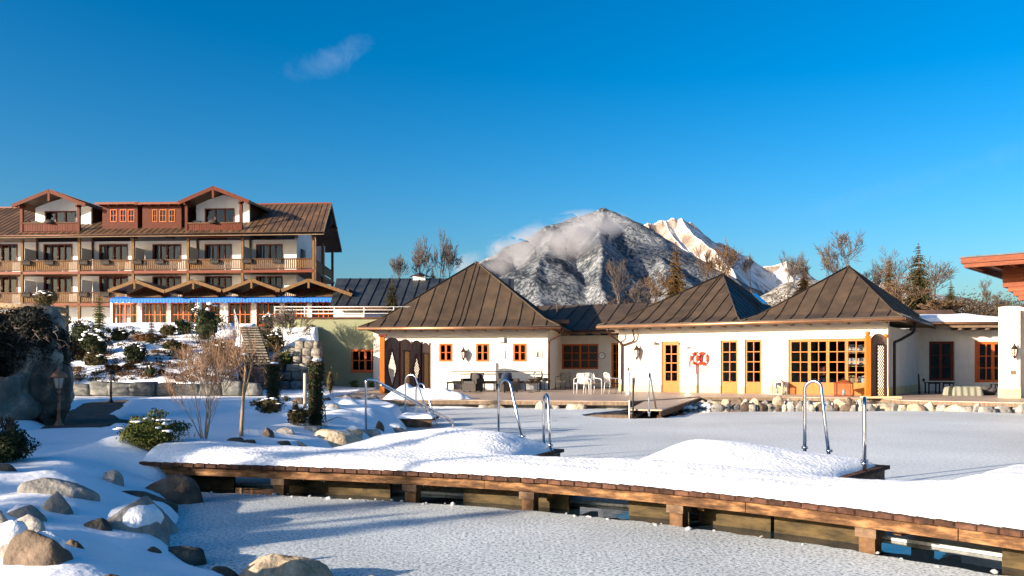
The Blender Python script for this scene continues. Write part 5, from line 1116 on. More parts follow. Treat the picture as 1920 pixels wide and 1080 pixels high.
# foreground bank, left
FGR = [
 (40, 168, 897, 927, 'rock_grey', 'long flat grey-brown boulder with a square right end, sunk in shaded snow', 0),
 (75, 131, 925, 962, 'rock_grey', 'pale grey pointed boulder just below the long flat one', 0),
 (190, 228, 886, 905, 'rock_grey', 'small grey slab poking out of the snow above the shore boulders', 0),
 (264, 296, 875, 894, 'rock_grey', 'small grey stone at the snow edge where the boardwalk begins', 0),
 (-20, 30, 868, 883, 'rock_brown', 'flat dark stone cut by the left edge below the evergreen bush', 0),
 (0, 80, 951, 973, 'rock_grey', 'low brown-grey stone at the left edge under a strip of snow', .3),
 (-25, 19, 962, 1002, 'rock_grey', 'rough grey boulder cut off by the left edge, above the big rounded one', 0),
 (-20, 78, 989, 1046, 'rock_grey', 'large rounded grey boulder at the lower left edge', -.4),
 (25, 143, 1011, 1058, 'rock_brown', 'brown peaked boulder with snow on its left side, lower left corner', -.35),
 (114, 153, 1006, 1022, 'rock_brown', 'small dark stone right behind the brown peaked boulder', 0),
 (202, 316, 920, 946, 'rock_brown', 'flat reddish-brown shore boulder, the middle one of the dark stack by the ice', 0),
 (264, 372, 903, 932, 'rock_brown', 'flat reddish-brown shore boulder nearest the boardwalk', 0),
 (192, 332, 944, 982, 'rock_grey', 'broad smooth grey shore boulder partly in the ice', 0),
 (180, 316, 957, 1015, 'rock_grey', 'big speckled boulder with a snow patch on top at the ice edge', .2),
 (146, 205, 972, 992, 'rock_dark', 'dark low stone left of the big speckled boulder', 0),
 (272, 303, 1020, 1036, 'rock_brown', 'small brown stone on the snow lip by the ice', 0),
 (300, 378, 1021, 1051, 'rock_dark', 'flat dark stone frozen into the pond edge', 0),
 (390, 441, 1058, 1079, 'rock_dark', 'dark stone at the tip of the snow bank beside the pale boulder', 0),
 (443, 612, 1044, 1100, 'rock_tan', 'big pale tan boulder at the bottom edge of the picture', 0),
 (188, 226, 1074, 1090, 'rock_brown', 'small brown stone cut by the bottom edge in the lower left snow', 0),
 (676, 704, 1073, 1085, 'rock_tan', 'tiny tan stone at the bottom edge right of the pale boulder', 0)]
for x0, x1, yt, yb, mt, lab, sw in FGR: rock(x0-2, x1+3, yt-(yb-yt)*.22, yb+1, mt, lab, snow=sw, z={443: .02, 676: .02, 300: .04, 390: .06, 202: .12, 264: .08, 192: .10, 180: .14}.get(x0))
# middle bank, between boardwalk and garden
MDR = [
 (420, 462, 817, 835, 'rock_brown', 'brown cut stone at the foot of the bare sapling', 0), (459, 479, 819, 831, 'rock_brown', 'small arched stone right of the brown stone by the sapling', 0),
 (490, 513, 802, 819, 'rock_brown', 'small dark pointed stone left of the pole', 0), (518, 551, 798, 813, 'rock_grey', 'rounded grey stone in the snow left of the pole', 0),
 (509, 546, 823, 835, 'rock_brown', 'low dark brown stone nearest the boardwalk snow', 0), (571, 601, 792, 809, 'rock_grey', 'smooth light grey stone at the foot of the pole', 0),
 (546, 576, 825, 838, 'rock_grey', 'pale stone at the left end of the large tan boulder', 0), (569, 684, 810, 838, 'rock_tan', 'large elongated tan and grey boulder behind the boardwalk', 0),
 (645, 678, 798, 812, 'rock_tan', 'tan stone under snow below the handrail post', .2), (672, 711, 799, 818, 'rock_grey', 'grey stone right of the tan stone below the handrail', 0),
 (704, 720, 791, 805, 'rock_brown', 'little brown stone beside the foot of the handrail', 0), (722, 764, 793, 812, 'rock_grey', 'grey boulder under snow at the corner of the small dock', -.3),
 (613, 637, 755, 765, 'rock_grey', 'small dark stone in the snow right of the clipped column shrub', 0), (546, 572, 741, 757, 'rock_brown', 'reddish-brown stone left of the tall clipped column shrub', 0),
 (606, 622, 742, 751, 'rock_brown', 'small reddish-brown stone right of the tall clipped column shrub', 0)]
for x0, x1, yt, yb, mt, lab, sw in MDR: rock(x0, x1, yt, yb, mt, lab, snow=sw)
# row of grey boulders along the far left shore
se = thing('shore_stones', 'row of dark grey rounded boulders along the far shore below the carved screens', 'stone edging')
for x0, x1, yt, yb in ((624, 650, 747, 756), (643, 663, 738, 750), (651, 685, 742, 758), (684, 720, 739, 758), (719, 745, 739, 758), (741, 768, 746, 760), (768, 790, 750, 761), (790, 815, 748, 761), (814, 838, 743, 760), (837, 864, 748, 761), (864, 898, 750, 763), (896, 922, 753, 764)):
    rock(x0, x1, yt, yb, 'rock_grey', z=.02 if x0 > 700 else .2, parent=se, name='stone')
# sunlit stones under the terrace edge
s2 = thing('terrace_stones', 'row of sunlit tan stones packed under the terrace edge along the open water', 'stone edging')
def stone_run(pts, par, mats, wr, hr, two=False):
    for (ax, ay, at), (bx, by, bt) in zip(pts, pts[1:]):
        px = ax
        while px < bx-3:
            w_ = rr.uniform(*wr); t = (px-ax)/(bx-ax); yb = ay+(by-ay)*t; yt = at+(bt-at)*t
            rock(px, px+w_, yt+rr.uniform(-1, 2.5), yb+rr.uniform(-1.5, 1.5), rr.choice(mats), z=-.02, parent=par, name='stone', seed=int(px*3), amp=.35, ctr=-.1); px += w_*.92
stone_run([(915, 766, 753), (1170, 767, 753.5)], s2, ['rock_tan', 'rock_tan', 'rock_grey'], (14, 34), 0)
stone_run([(1262, 766, 750), (1330, 760, 747), (1640, 766, 749)], s2, ['rock_tan', 'rock_tan', 'rock_brown', 'rock_grey'], (12, 30), 0)
stone_run([(1300, 763, 753), (1640, 769, 757)], s2, ['rock_tan', 'rock_brown', 'rock_grey'], (10, 24), 0)
stone_run([(1630, 767, 751), (1800, 771, 755), (1930, 774, 760)], s2, ['rock_tan', 'rock_tan', 'rock_grey'], (13, 36), 0)
for px, py in ((1636, 1660), ):
    pass
m = MB(); 
for k in range(40):
    p = G(rr.uniform(1255, 1330), rr.uniform(757, 766), .06); s = rr.uniform(.05, .13); m.blob((p.x, p.y, .05), (s, s, s*.6), k, .3, 1)
o = m.build('frozen_splash', 'snow_crisp'); tag(o, 'lumpy white frozen splashes on the dark stones beside the pier', 'ice', kind='stuff')
# ivy-grown crag at the left edge
cr_ = thing('ivy_crag', 'tall dark crag overgrown with bare ivy at the left edge', 'rock')
cg = gpt(60, 792); Dc = cg.y+.6
def PB(px, py, D): return P(px, py, D)
for (px, py, D, rx, ry, rz_, mt, sd) in ((20, 755, Dc, .55, .5, .62, 'rock_pale', 3), (70, 700, Dc+.5, .62, .6, 1.15, 'rock_pale', 9), (98, 740, Dc+.3, .32, .45, .72, 'rock_dark', 5), (-10, 690, Dc+.8, .8, .7, 1.2, 'rock_dark', 7), (55, 640, Dc+.9, .62, .7, .62, 'rock_dark', 12)):
    c = P(px, py, D); MB().blob(c, (rx, ry, rz_), sd, .4, 4, 1.5).build('rock_mass', mt, cr_)
def leaves(m, c, rad, n, size, shell=.55, flat=0., rnd=None, up=0):
    r_ = rnd or rr
    for _ in range(n):
        u = Vector((r_.gauss(0, 1), r_.gauss(0, 1), r_.gauss(0, 1))).normalized()*(shell + (1-shell)*r_.random())
        if u.z < -.7: u.z *= .5
        k = 1+.28*noise.noise(u*2.3+Vector(c))
        p = Vector((c[0]+u.x*rad[0]*k, c[1]+u.y*rad[1]*k, c[2]+u.z*rad[2]*k))
        n_ = (u + Vector((r_.gauss(0, .6), r_.gauss(0, .6), r_.gauss(0, .6)+up))).normalized(); a = n_.orthogonal().normalized(); b = n_.cross(a)
        t = r_.uniform(0, 6.28); a2 = a*math.cos(t)+b*math.sin(t); b2 = n_.cross(a2); s = size*r_.uniform(.6, 1.35)
        m.add([p-a2*s, p-b2*s*.5+n_*s*.1, p+a2*s, p+b2*s*.5+n_*s*.1], [(0, 1, 2, 3)])
    return m
m = MB()
for (px, py, rx, ry, rz_, n_) in ((30, 645, .75, .7, .62, 15000), (85, 640, .35, .5, .5, 7000), (10, 700, .6, .5, .55, 7000), (60, 605, .5, .5, .30, 4000), (100, 690, .18, .35, .55, 2600), (45, 735, .25, .3, .3, 2200), (40, 668, .85, .72, .45, 6000), (95, 655, .42, .6, .5, 3500), (-20, 640, .7, .7, .7, 5000)):
    c = P(px, py, Dc+.55); leaves(m, c, (rx*1.08, ry*1.1, rz_*1.08), n_, .030, .8)
m.build('ivy', 'ivy', cr_)
m = MB()
for k in range(60):
    p = P(rr.uniform(0, 112), rr.uniform(615, 770), Dc-.15+rr.uniform(-.1, .25)); q = [p]
    for j in range(5): p = p+Vector((rr.uniform(-.12, .14), rr.uniform(-.05, .05), rr.uniform(-.14, .10))); q.append(p)
    m.tube(q, [.012, .010, .008, .006, .004, .002], 4)
m.build('ivy_stems', 'bark_grey', cr_)
for (px, py, s) in ((10, 607, .3), (62, 590, .22)):
    MB().blob(P(px, py, Dc+.6), (s*1.3, s, s*.25), 3, .3, 2).build('snow_cap', 'snow_crisp', cr_)

# ------------------------------------------------------------------ shrubs
def shrub(x0, x1, yt, yb, leafm, lab, cat='shrub', group=None, n=900, size=.03, snow=0, pos=None, name='shrub', depth=.8, up=0, twig=None, top=None):
    g = pos or gpt((x0+x1)/2, yb); s = g.y/1600; w = (x1-x0)*s/2; h_ = (yb-yt)*s
    t = thing(name, lab, cat, g, 0, group); rad = (w, w*depth, h_*.56); c = Vector((0, w*depth*.4, h_*.46))
    MB().blob(c, (rad[0]*.60, rad[1]*.60, rad[2]*.66), int(x0), .35, 3, 1.6).build('inner_branches', leafm, t)
    m = MB(); rl = random.Random(int(x0*7+yb)); leaves(m, c, rad, int(n*.9), size, .62, rnd=rl, up=up)
    for k in range(7):
        u = Vector((rl.gauss(0, .6), rl.gauss(0, .5), abs(rl.gauss(0, .5)))); q = c+Vector((u.x*rad[0], u.y*rad[1], u.z*rad[2]*.9)); leaves(m, q, (w*.32, w*.3, h_*.22), int(n*.075), size, .6, rnd=rl, up=up)
    m.build('foliage', leafm, t)
    if snow:
        m = MB()
        for k in range(int(snow*20)):
            u = Vector((rl.uniform(-.8, .8), rl.uniform(-.8, .4), 0)); r2 = min(u.length, .95); zz = math.sqrt(1-r2*r2)
            m.blob((c.x+u.x*rad[0], c.y+u.y*rad[1], c.z+zz*rad[2]*1.0), (w*rl.uniform(.07, .22), w*rl.uniform(.06, .15), h_*rl.uniform(.018, .045)), k, .9, 2, 2.2)
        m.build('snow_clumps', 'snow_crisp', t)
    return t
shrub(214, 336, 787, 842, 'leaf_green', 'round yellow-green evergreen bush with snow on top, in the middle of the garden', n=4200, size=.017, snow=.55, depth=.8)
shrub(-60, 54, 812, 868, 'leaf_dark', 'dark evergreen bush cut by the left edge above the snow bank', n=4200, size=.018, up=.6)
SH = [(118, 178, 600, 655, 'leaf_dark', 'large dark shrub with snow patches directly right of the ivy crag', 1.0), (146, 205, 618, 672, 'leaf_dark', 'broad dark shrub sloping down the bank below the small fir', .9),
 (105, 158, 643, 674, 'leaf_rust', 'brownish low shrub at the left of the bank, behind the front lantern', .5), (154, 194, 660, 686, 'leaf_olive', 'small olive shrub low on the bank between the two lanterns', .4),
 (228, 273, 642, 682, 'leaf_dark', 'dark shrub with snow clumps right of the rear lantern', 1.0), (298, 329, 608, 629, 'leaf_olive', 'low shrub high on the bank below the awnings', .5),
 (303, 329, 639, 655, 'leaf_dark', 'small dark shrub half way up the bank, left of the bare shrub', .4), (229, 251, 681, 694, 'leaf_rust', 'little brown shrub just above the rear lantern head', .2),
 (272, 291, 686, 708, 'leaf_dark', 'little dark shrub on the lower bank above the stone wall', .2), (292, 310, 691, 704, 'leaf_rust', 'tiny rusty shrub beside the little dark one above the wall', .1),
 (199, 223, 684, 697, 'leaf_rust', 'tiny brown shrub left of the rear lantern head', .1), (350, 416, 568, 640, 'leaf_dark', 'tall very dark shrub in front of the restaurant by the stairs', .5),
 (318, 352, 640, 664, 'leaf_olive', 'olive shrub on the bank behind the bare multi-stemmed shrub', .6), (395, 432, 640, 676, 'leaf_dark', 'dark shrub on the bank just left of the stair railing', .6),
 (489, 514, 588, 618, 'leaf_dark', 'small dark shrub at the top right of the stairs', .4), (495, 532, 622, 662, 'leaf_olive', 'olive-brown shrub right of the garden stairs', .5),
 (510, 551, 661, 696, 'leaf_green', 'golden-green shrub growing over the stepped block wall', .3), (609, 627, 690, 740, 'leaf_olive', 'thin yellowish shrub against the olive green wall', 0),
 (60, 100, 545, 575, 'leaf_olive', 'olive shrub with snow behind the log fence at the far left', .9), (20, 60, 585, 620, 'leaf_rust', 'brown brushwood under the log fence at the far left', .6),
 (478, 531, 747, 776, 'leaf_olive', 'low rounded olive shrub at the foot of the left column shrub', .7), (538, 577, 762, 798, 'leaf_olive', 'low clipped olive shrub left of the tall column shrub', .2),
 (205, 240, 615, 640, 'leaf_dark', 'dark shrub under the awning front at the top of the bank', .6), (330, 360, 600, 628, 'leaf_dark', 'dark shrub at the bank crest left of the tall very dark shrub', .5),
 (250, 300, 625, 640, 'leaf_rust', 'rusty low brushwood at the top of the bank below the second awning', .5)]
for x0, x1, yt, yb, mt, lab, sn in SH:
    shrub(x0, x1, yt, yb, mt, lab, n=1500 if x1-x0 > 25 else 500, size=.055 if yb < 700 else .024, snow=sn)
# clipped column shrubs
for x0, x1, yt, yb, lab in ((575, 609, 676, 799, 'tall clipped column shrub, green and brown, beside the pole'), (498, 527, 681, 753, 'dark column shrub with bare canes near the block wall')):
    g = gpt((x0+x1)/2, yb); s = g.y/1600; w = (x1-x0)*s/2; h_ = (yb-yt)*s; t = thing('column_shrub', lab, 'shrub', g)
    MB().lathe([(w*.55, 0), (w*.6, h_*.3), (w*.55, h_*.7), (w*.5, h_*.9), (w*.2, h_*.96)], 10).build('inner_branches', 'leaf_dark', t)
    for part, mt, n_ in (('foliage', 'leaf_dark', 1), ('brown_foliage', 'leaf_brown', 0)):
        m = MB()
        for k in range(16): 
            if (k % 3 == 0) == (part == 'brown_foliage'): leaves(m, (rr.uniform(-.1, .1)*w, 0, h_*(k+.6)/16.5), (w*.98, w*.95, h_*.075), 700, .019, .55)
        m.build(part, mt, t)
    MB().blob((.1*w, 0, h_*1.0), (w*.6, w*.5, .035), 4, .3, 2).build('snow_cap', 'snow_crisp', t)
# low brush peeping through the snow on the bank
m = MB(); rl = random.Random(11)
for k in range(190):
    px = rl.uniform(110, 440); py = rl.uniform(632, 714); g = gpt(px, py)
    if abs(g.x/g.y+.0) > .8: continue
    w_ = rl.uniform(.10, .42); leaves(m, (g.x, g.y, g.z+.02), (w_*1.4, w_, w_*.45), int(60+260*w_), .038, .5, rnd=rl)
o = m.build('low_brush', 'leaf_rust'); tag(o, 'patches of low dark brush showing through the snow of the bank', 'undergrowth', kind='stuff')
m = MB()
for k in range(110):
    px = rl.uniform(110, 600); py = rl.uniform(605, 714); g = gpt(px, py); w_ = rl.uniform(.08, .3); leaves(m, (g.x, g.y, g.z+.02), (w_*1.4, w_, w_*.5), int(50+220*w_), .038, .5, rnd=rl)
o = m.build('low_evergreens', 'leaf_dark'); tag(o, 'low dark evergreen tufts scattered over the snowy bank', 'undergrowth', kind='stuff')
m = MB()      # dry grass stalks
for k in range(90):
    cx_ = rl.choice([(350, 820), (362, 818), (498, 812), (470, 812), (610, 800), (520, 806)]); g = gpt(cx_[0]+rl.gauss(0, 9), cx_[1]+rl.gauss(0, 2)); m.tube([g-Vector((0, 0, .02)), g+Vector((rl.gauss(0, .02), rl.gauss(0, .02), rl.uniform(.04, .11)))], [.003, .001], 3)
o = m.build('dry_stalks', 'twig_red'); tag(o, 'dry stalks sticking out of the snow round the saplings', 'grass', kind='stuff')

# ------------------------------------------------------------------ trees
RMIN = [0.0]
def branch(mt, mc, p, d, L_, r, lv, rnd, spread, upb, cut):
    r = max(r, RMIN[0])
    n = 4 if lv > 2 else 3; pts = [p]; rs = [r]; dd = d.copy()
    for k in range(n):
        dd = (dd + Vector((rnd.gauss(0, .14), rnd.gauss(0, .14), rnd.gauss(0, .08)+upb*.10))).normalized(); pts.append(pts[-1]+dd*L_/n); rs.append(max(r*(1-.45*(k+1)/n), RMIN[0]*.8))
    (mt if lv >= cut else mc).tube(pts, rs, 5 if lv >= cut else 3, caps=False)
    if lv == 0: return
    nb = rnd.choice((3, 4)) if lv > 1 else 4
    for k in range(nb):
        t = rnd.uniform(.45, 1.0) if k else 1.0; i = min(int(t*n), n-1); f = t*n-i; q = pts[i].lerp(pts[i+1], f)
        ax = Vector((rnd.gauss(0, 1), rnd.gauss(0, 1), rnd.gauss(0, .5))); nd = (dd + ax.normalized()*spread*rnd.uniform(.6, 1.2)*(.35 if not k else 1)).normalized()
        branch(mt, mc, q, nd, L_*rnd.uniform(.62, .86), rs[min(i+1, n)]*(.85 if not k else .6), lv-1, rnd, spread, upb, cut)
B1 = 'bare trees behind the slate-roofed building'
def bare_tree(px, yb, yt, D, lab, seed, mat='bark_grey', lv=5, spread=.75, group='bare trees behind the bath house', base=None, trunk=.32, cat='tree', pos=None, h=None, upb=1., r=None, name='bare_tree', tw=None, narrow=1, hw=None):
    if pos is None: p = P(px, yb, D); h = (yb-yt)*D/1600; pos = p
    rnd = random.Random(seed); t = thing(name, lab, cat, pos, 0, group); mt, mc = MB(), MB()
    RMIN[0] = pos[1]*(.0002 if group == B1 else .00015); L0 = h*trunk; branch(mt, mc, Vector((0, 0, 0)), Vector((0, 0, 1)), L0, r or h*.018, lv, rnd, spread, upb, lv-1)
    RMIN[0] = 0; zmax = max(v[2] for v in mc.v) if mc.v else h; k = h/zmax; kx = k*narrow
    if hw: xm = np.percentile([abs(v[0]) for v in mc.v], 96); kx = hw*D/1600/xm
    for m_ in (mt, mc): m_.v = [(v[0]*kx, v[1]*kx, v[2]*k) for v in m_.v]
    mt.build('trunk', mat, t); mc.build('crown', tw or mat, t); return t
def conifer(px, yb, yt, hw, D, lab, seed, mat='needle', group='conifers behind the bath house', pos=None, h=None, w=None, dens=1., size=None):
    if pos is None: pos = P(px, yb, D); h = (yb-yt)*D/1600; w = hw*D/1600
    rnd = random.Random(seed); t = thing('conifer', lab, 'tree', pos, 0, group); MB().tube([(0, 0, -.3), (0, 0, h*.6), (0, 0, h*.985)], [h*.018, h*.009, .01], 6).build('trunk', 'bark', t)
    m = MB(); nl = int(26*dens)+8
    for i in range(nl):
        f = (i+rnd.random()*.6)/nl; z = h*(.06+.93*f); rad = w*(1-f)**.82*rnd.uniform(.7, 1.12)+.02*h*.3; nbr = int(5+7*(1-f))
        for b in range(nbr):
            a = 6.283*(b+rnd.random()*.7)/nbr; rr2 = rad*rnd.uniform(.65, 1.15); dx, dy = math.cos(a), math.sin(a); ns = max(3, int(6*(1-f)+2)); q = Vector((0, 0, z))
            for k in range(1, ns+1):
                u = k/ns; e = Vector((dx*rr2*u, dy*rr2*u, z - rr2*.38*u*u + rr2*.10*u)); side = Vector((-dy, dx, 0)); wd = rr2*.20*(1.15-u)+h*.008
                for s_ in (-1, 1):
                    tip = e+side*s_*wd*rnd.uniform(.8, 1.5)+Vector((dx*wd*.6, dy*wd*.6, -wd*rnd.uniform(.25, .9))); m.add([q, e, tip], [(0, 1, 2)])
                m.add([q, e, e+Vector((rnd.uniform(-.3, .3)*wd, rnd.uniform(-.3, .3)*wd, -wd*1.3))], [(0, 1, 2)]); q = e
    m.build('crown', mat, t); return t
bare_tree(776, 560, 431, 88, 'bare tree left of the chimney, spreading wide over the slate roof', 3, 'bark_grey', 5, .85, B1, trunk=.22, hw=30)
bare_tree(822, 560, 425, 90, 'tallest bare tree right of the chimney', 8, 'bark_grey', 5, .8, B1, trunk=.24, hw=22)
bare_tree(850, 560, 452, 92, 'lower bare tree touching the left slope of the pyramid roof', 12, 'bark_grey', 5, .85, B1, trunk=.22, hw=22)
bare_tree(748, 560, 470, 92, 'small bare tree at the left of the chimney group', 17, 'bark_grey', 5, .85, B1, trunk=.3, hw=16)
conifer(811, 545, 496, 10, 70, 'small dark conifer tip between the two bare trees beyond the slate roof', 2, 'needle', None)
conifer(735, 592, 514, 21, 50, 'small snow-flecked fir standing on the roof terrace behind the railing', 5, 'needle', None, dens=.8)
conifer(186, 632, 540, 20, 47, 'green fir on the bank in front of the restaurant\'s left end', 6, 'leaf_green', None, dens=.8)
conifer(284, 662, 586, 18, 42, 'slender dark fir half way down the bank', 7, 'needle', None, dens=.7)
conifer(1267, 590, 449, 34, 58, 'reddish-brown spruce rising above the second pyramid roof\'s left slope', 9, 'needle_rust')
conifer(1668, 590, 476, 30, 64, 'rusty spruce with a blunt top behind the right pyramid roof', 10, 'needle_rust')
conifer(1722, 600, 453, 40, 62, 'tallest dark spruce at the right, snow light in its branches', 11, 'needle')
conifer(1783, 600, 524, 24, 62, 'short dark spruce low beside the snow-covered wing roof', 13, 'needle')
conifer(1508, 560, 502, 26, 75, 'small rusty spruce between the two right pyramid roofs', 14, 'needle_rust', dens=.7)
conifer(1590, 545, 480, 12, 80, 'thin spruce behind the peak of the right pyramid roof', 15, 'needle_rust', dens=.7)
for i, (px, yb, yt, D, hw, mt, lab) in enumerate([(1165, 600, 478, 66, 20, 'bark_grey', 'slim bare tree in front of the blue mountain shadow, left of the spruce'), (1195, 600, 520, 64, 24, 'bark_grey', 'low brushy bare tree left of the rust-coloured spruce'),
  (1228, 600, 505, 60, 24, 'bark', 'warm-lit bare tree touching the left side of the rust-coloured spruce'), (1322, 570, 452, 66, 20, 'bark', 'pale sunlit bare tree right of the rust-coloured spruce'),
  (1374, 560, 440, 70, 34, 'bark', 'large bare tree over the second pyramid roof, right of its peak'), (1346, 560, 480, 72, 20, 'bark', 'small sunlit bare tree behind the peak of the second pyramid roof'),
  (1408, 560, 474, 72, 18, 'bark_grey', 'small bare tree right of the large one over the second roof'), (1478, 570, 468, 84, 26, 'bark_grey', 'first bare tree left of the right pyramid roof'), (1512, 560, 478, 86, 20, 'bark_grey', 'second bare tree left of the right pyramid roof'), (1546, 550, 470, 86, 18, 'bark_grey', 'thin bare tree just left of the round-crowned one'),
  (1588, 550, 433, 80, 42, 'bark_grey', 'round-crowned bare tree above the right pyramid peak'), (1636, 575, 492, 82, 22, 'bark_grey', 'small bare tree left of the blunt rusty spruce'), (1688, 590, 456, 72, 30, 'bark_grey', 'bare tree between the two right-hand spruces'),
  (1752, 600, 476, 70, 44, 'bark_grey', 'wide bare tree right of the tallest spruce'), (1700, 600, 520, 58, 36, 'bark', 'pale sunlit bare shrub-tree low behind the right roof slope'), (1765, 600, 560, 54, 34, 'bark', 'sprawling pale branches above the snow-covered wing'), (1838, 600, 516, 68, 20, 'bark', 'pale bare tree just left of the timber tower'), (1868, 600, 545, 66, 18, 'bark_grey', 'small bare tree right below the timber eaves')]):
    bare_tree(px, yb, yt, D, lab, 40+i, mt, 5, .75 if hw < 25 else .9, trunk=.20 if hw > 30 else .24, hw=hw*1.1, upb=.8)
m = MB(); rl = random.Random(5)
for k in range(90):
    px = rl.uniform(1440, 1930) if k % 4 else rl.uniform(1130, 1300); D = rl.uniform(58, 80); p = P(px, rl.uniform(582, 598), D); leaves(m, p, (1.6, 1.2, rl.uniform(.6, 2.2)), 420, .08, .3, rnd=rl)
o = m.build('brushwood', 'leaf_brown'); tag(o, 'brown winter brushwood along the foot of the trees behind the roofs', 'undergrowth', kind='stuff')
# garden's bare shrub, sapling, canes
g = gpt(384, 826); t = thing('bare_shrub', 'large bare multi-stemmed shrub with fine reddish twigs in the garden', 'shrub', g); rnd = random.Random(4); mt, mc = MB(), MB(); RMIN[0] = .0034
for (dx, dy, h_) in ((-.55, .1, 1.0), (-.38, -.1, 1.05), (-.2, .2, 1.15), (-.06, 0, 1.3), (.05, .15, 1.2), (.17, -.1, 1.1), (.32, .1, 1.0), (-.1, -.2, 1.1), (.1, .2, 1.25)):
    d = Vector((dx, dy, h_)).normalized(); branch(mt, mc, Vector((dx*.10, dy*.1, -.05)), d, .72, .018, 4, rnd, .55, .6, 3)
zm = max(v[2] for v in mc.v); k = (826-604)*g.y/1600/zm
for m_ in (mt, mc): m_.v = [(v[0]*k*.60, v[1]*k*.6, v[2]*k) for v in m_.v]
RMIN[0] = .0034; mt.build('stems', 'bark_light', t, kind='stuff'); mc.build('twigs', 'twig_red', t, kind='stuff')
g = gpt(452, 818); t = thing('sapling', 'slender bare sapling with pruned top right of the multi-stemmed shrub', 'tree', g); s = g.y/1600; m = MB()
m.tube([(0, 0, -.05), (.02, 0, 40*s), (.045, 0, 85*s), (.07, .02, 120*s), (.06, 0, 152*s)], [.036, .03, .026, .018, .012], 7); m.tube([(.03, 0, 70*s), (.10, .02, 100*s), (.17, .03, 135*s)], [.022, .016, .008], 6); m.tube([(.065, 0, 140*s), (.12, 0, 150*s), (.16, 0, 138*s)], [.012, .01, .005], 5)
m.build('trunk', 'bark_light', t); mt, mc = MB(), MB(); rnd = random.Random(9)
for k in range(7): branch(mc, mc, Vector((.05+rnd.uniform(-.02, .08), 0, (95+k*8)*s)), Vector((rnd.uniform(-.8, .9), rnd.uniform(-.5, .5), .7)).normalized(), .26, .006, 3, rnd, .6, .3, 9)
mc.build('twigs', 'twig_red', t); MB().blob((.065, 0, 153*s), (.05, .04, .02), 2, .3, 2).build('snow_cap', 'snow_crisp', t)
RMIN[0] = .009; g = gpt(430, 740); t = thing('bare_shrub', 'thicket of bare reddish twigs in front of the lower stair wall', 'shrub', g); mt, mc = MB(), MB(); rnd = random.Random(6)
for k in range(8): branch(mt, mc, Vector((rnd.uniform(-1.6, 1.6), rnd.uniform(-.3, .3), -.05)), Vector((rnd.uniform(-.4, .4), rnd.uniform(-.3, .3), 1)).normalized(), .75, .014, 4, rnd, .6, .5, 3)
mt.build('stems', 'bark', t, kind='stuff'); mc.build('twigs', 'bark', t, kind='stuff')
g = gpt(560, 640); t = thing('bare_shrub', 'small bare bush against the olive green wall above the blocks', 'shrub', P(535, 640, 42.4)); mt, mc = MB(), MB(); rnd = random.Random(16)
for k in range(4): branch(mt, mc, Vector((rnd.uniform(-.3, .3), 0, -.5)), Vector((rnd.uniform(-.3, .5), rnd.uniform(-.3, .3), 1)).normalized(), .8, .02, 4, rnd, .6, .3, 3)
mt.build('stems', 'bark', t, kind='stuff'); mc.build('twigs', 'bark_grey', t, kind='stuff')
g = gpt(512, 742); t = thing('cane_bush', 'few long leaning canes beside the dark column shrub', 'shrub', g); m = MB()
for dx, dz, x0_ in ((-.5, 1.0, .25), (-.35, .9, .3), (.3, 1.1, -.1), (.55, .8, -.1), (-.2, 1.2, .1)): m.tube([(x0_, -.25, 0), (x0_+dx*.5, -.28, dz*.55), (x0_+dx, -.25, dz)], [.014, .011, .005], 5)
m.build('canes', 'bark_light', t)
g = gpt(0, 835); t = thing('bare_shrub', 'few thin bare twigs rising at the left edge behind the dark bush', 'shrub', g); mt, mc = MB(), MB(); rnd = random.Random(21)
for k in range(4): branch(mt, mc, Vector((rnd.uniform(-.1, .1), 0, 0)), Vector((rnd.uniform(-.2, .6), 0, 1)).normalized(), .16, .006, 3, rnd, .6, .5, 2)
mt.build('stems', 'bark', t, kind='stuff'); mc.build('twigs', 'bark', t, kind='stuff')
g = gpt(572, 799); s = g.y/1600; t = thing('wooden_pole', 'pale straight wooden stake standing beside the tall column shrub', 'pole', g); MB().tube([(0, 0, -.1), (0, 0, 99*s)], [.036, .033], 10).build('shaft', 'pole', t)
g = gpt(612, 792); t = thing('short_stake', 'thin dark leaning stake with a twig right of the column shrub', 'stake', g); MB().tube([(0, 0, -.05), (-.04, 0, .36)], .012, 6).build('shaft', 'bark', t); MB().tube([(.02, 0, .02), (.2, .1, .10), (.42, .1, .05)], [.01, .008, .004], 5).build('twig', 'bark', t)

RMIN[0] = 0
# an added low house, out of view at left, to shade the lawn
hs2 = thing('added_shade_house', 'long low white house with a pitched roof added out of view at left to shade the lawn', 'building', (-16.2, 1.2, 0))
MB().box((-7, 0, 0), (0, 19, 2.9)).build('wall', 'plaster', hs2)
MB().slab([(.6, -.6, 2.8), (.6, 19.6, 2.8), (-3.5, 19.6, 4.9), (-3.5, -.6, 4.9)], (0, 0, .15)).build('roof', 'roof_brown', hs2); MB().slab([(-3.5, -.6, 4.9), (-3.5, 19.6, 4.9), (-7.6, 19.6, 2.8), (-7.6, -.6, 2.8)], (0, 0, .15)).build('roof', 'roof_brown', hs2)
for y in (2, 6, 10, 14): MB().box((-.001, y, 1), (.03, y+1.4, 2.2)).build('window', 'wood_window_red', hs2)
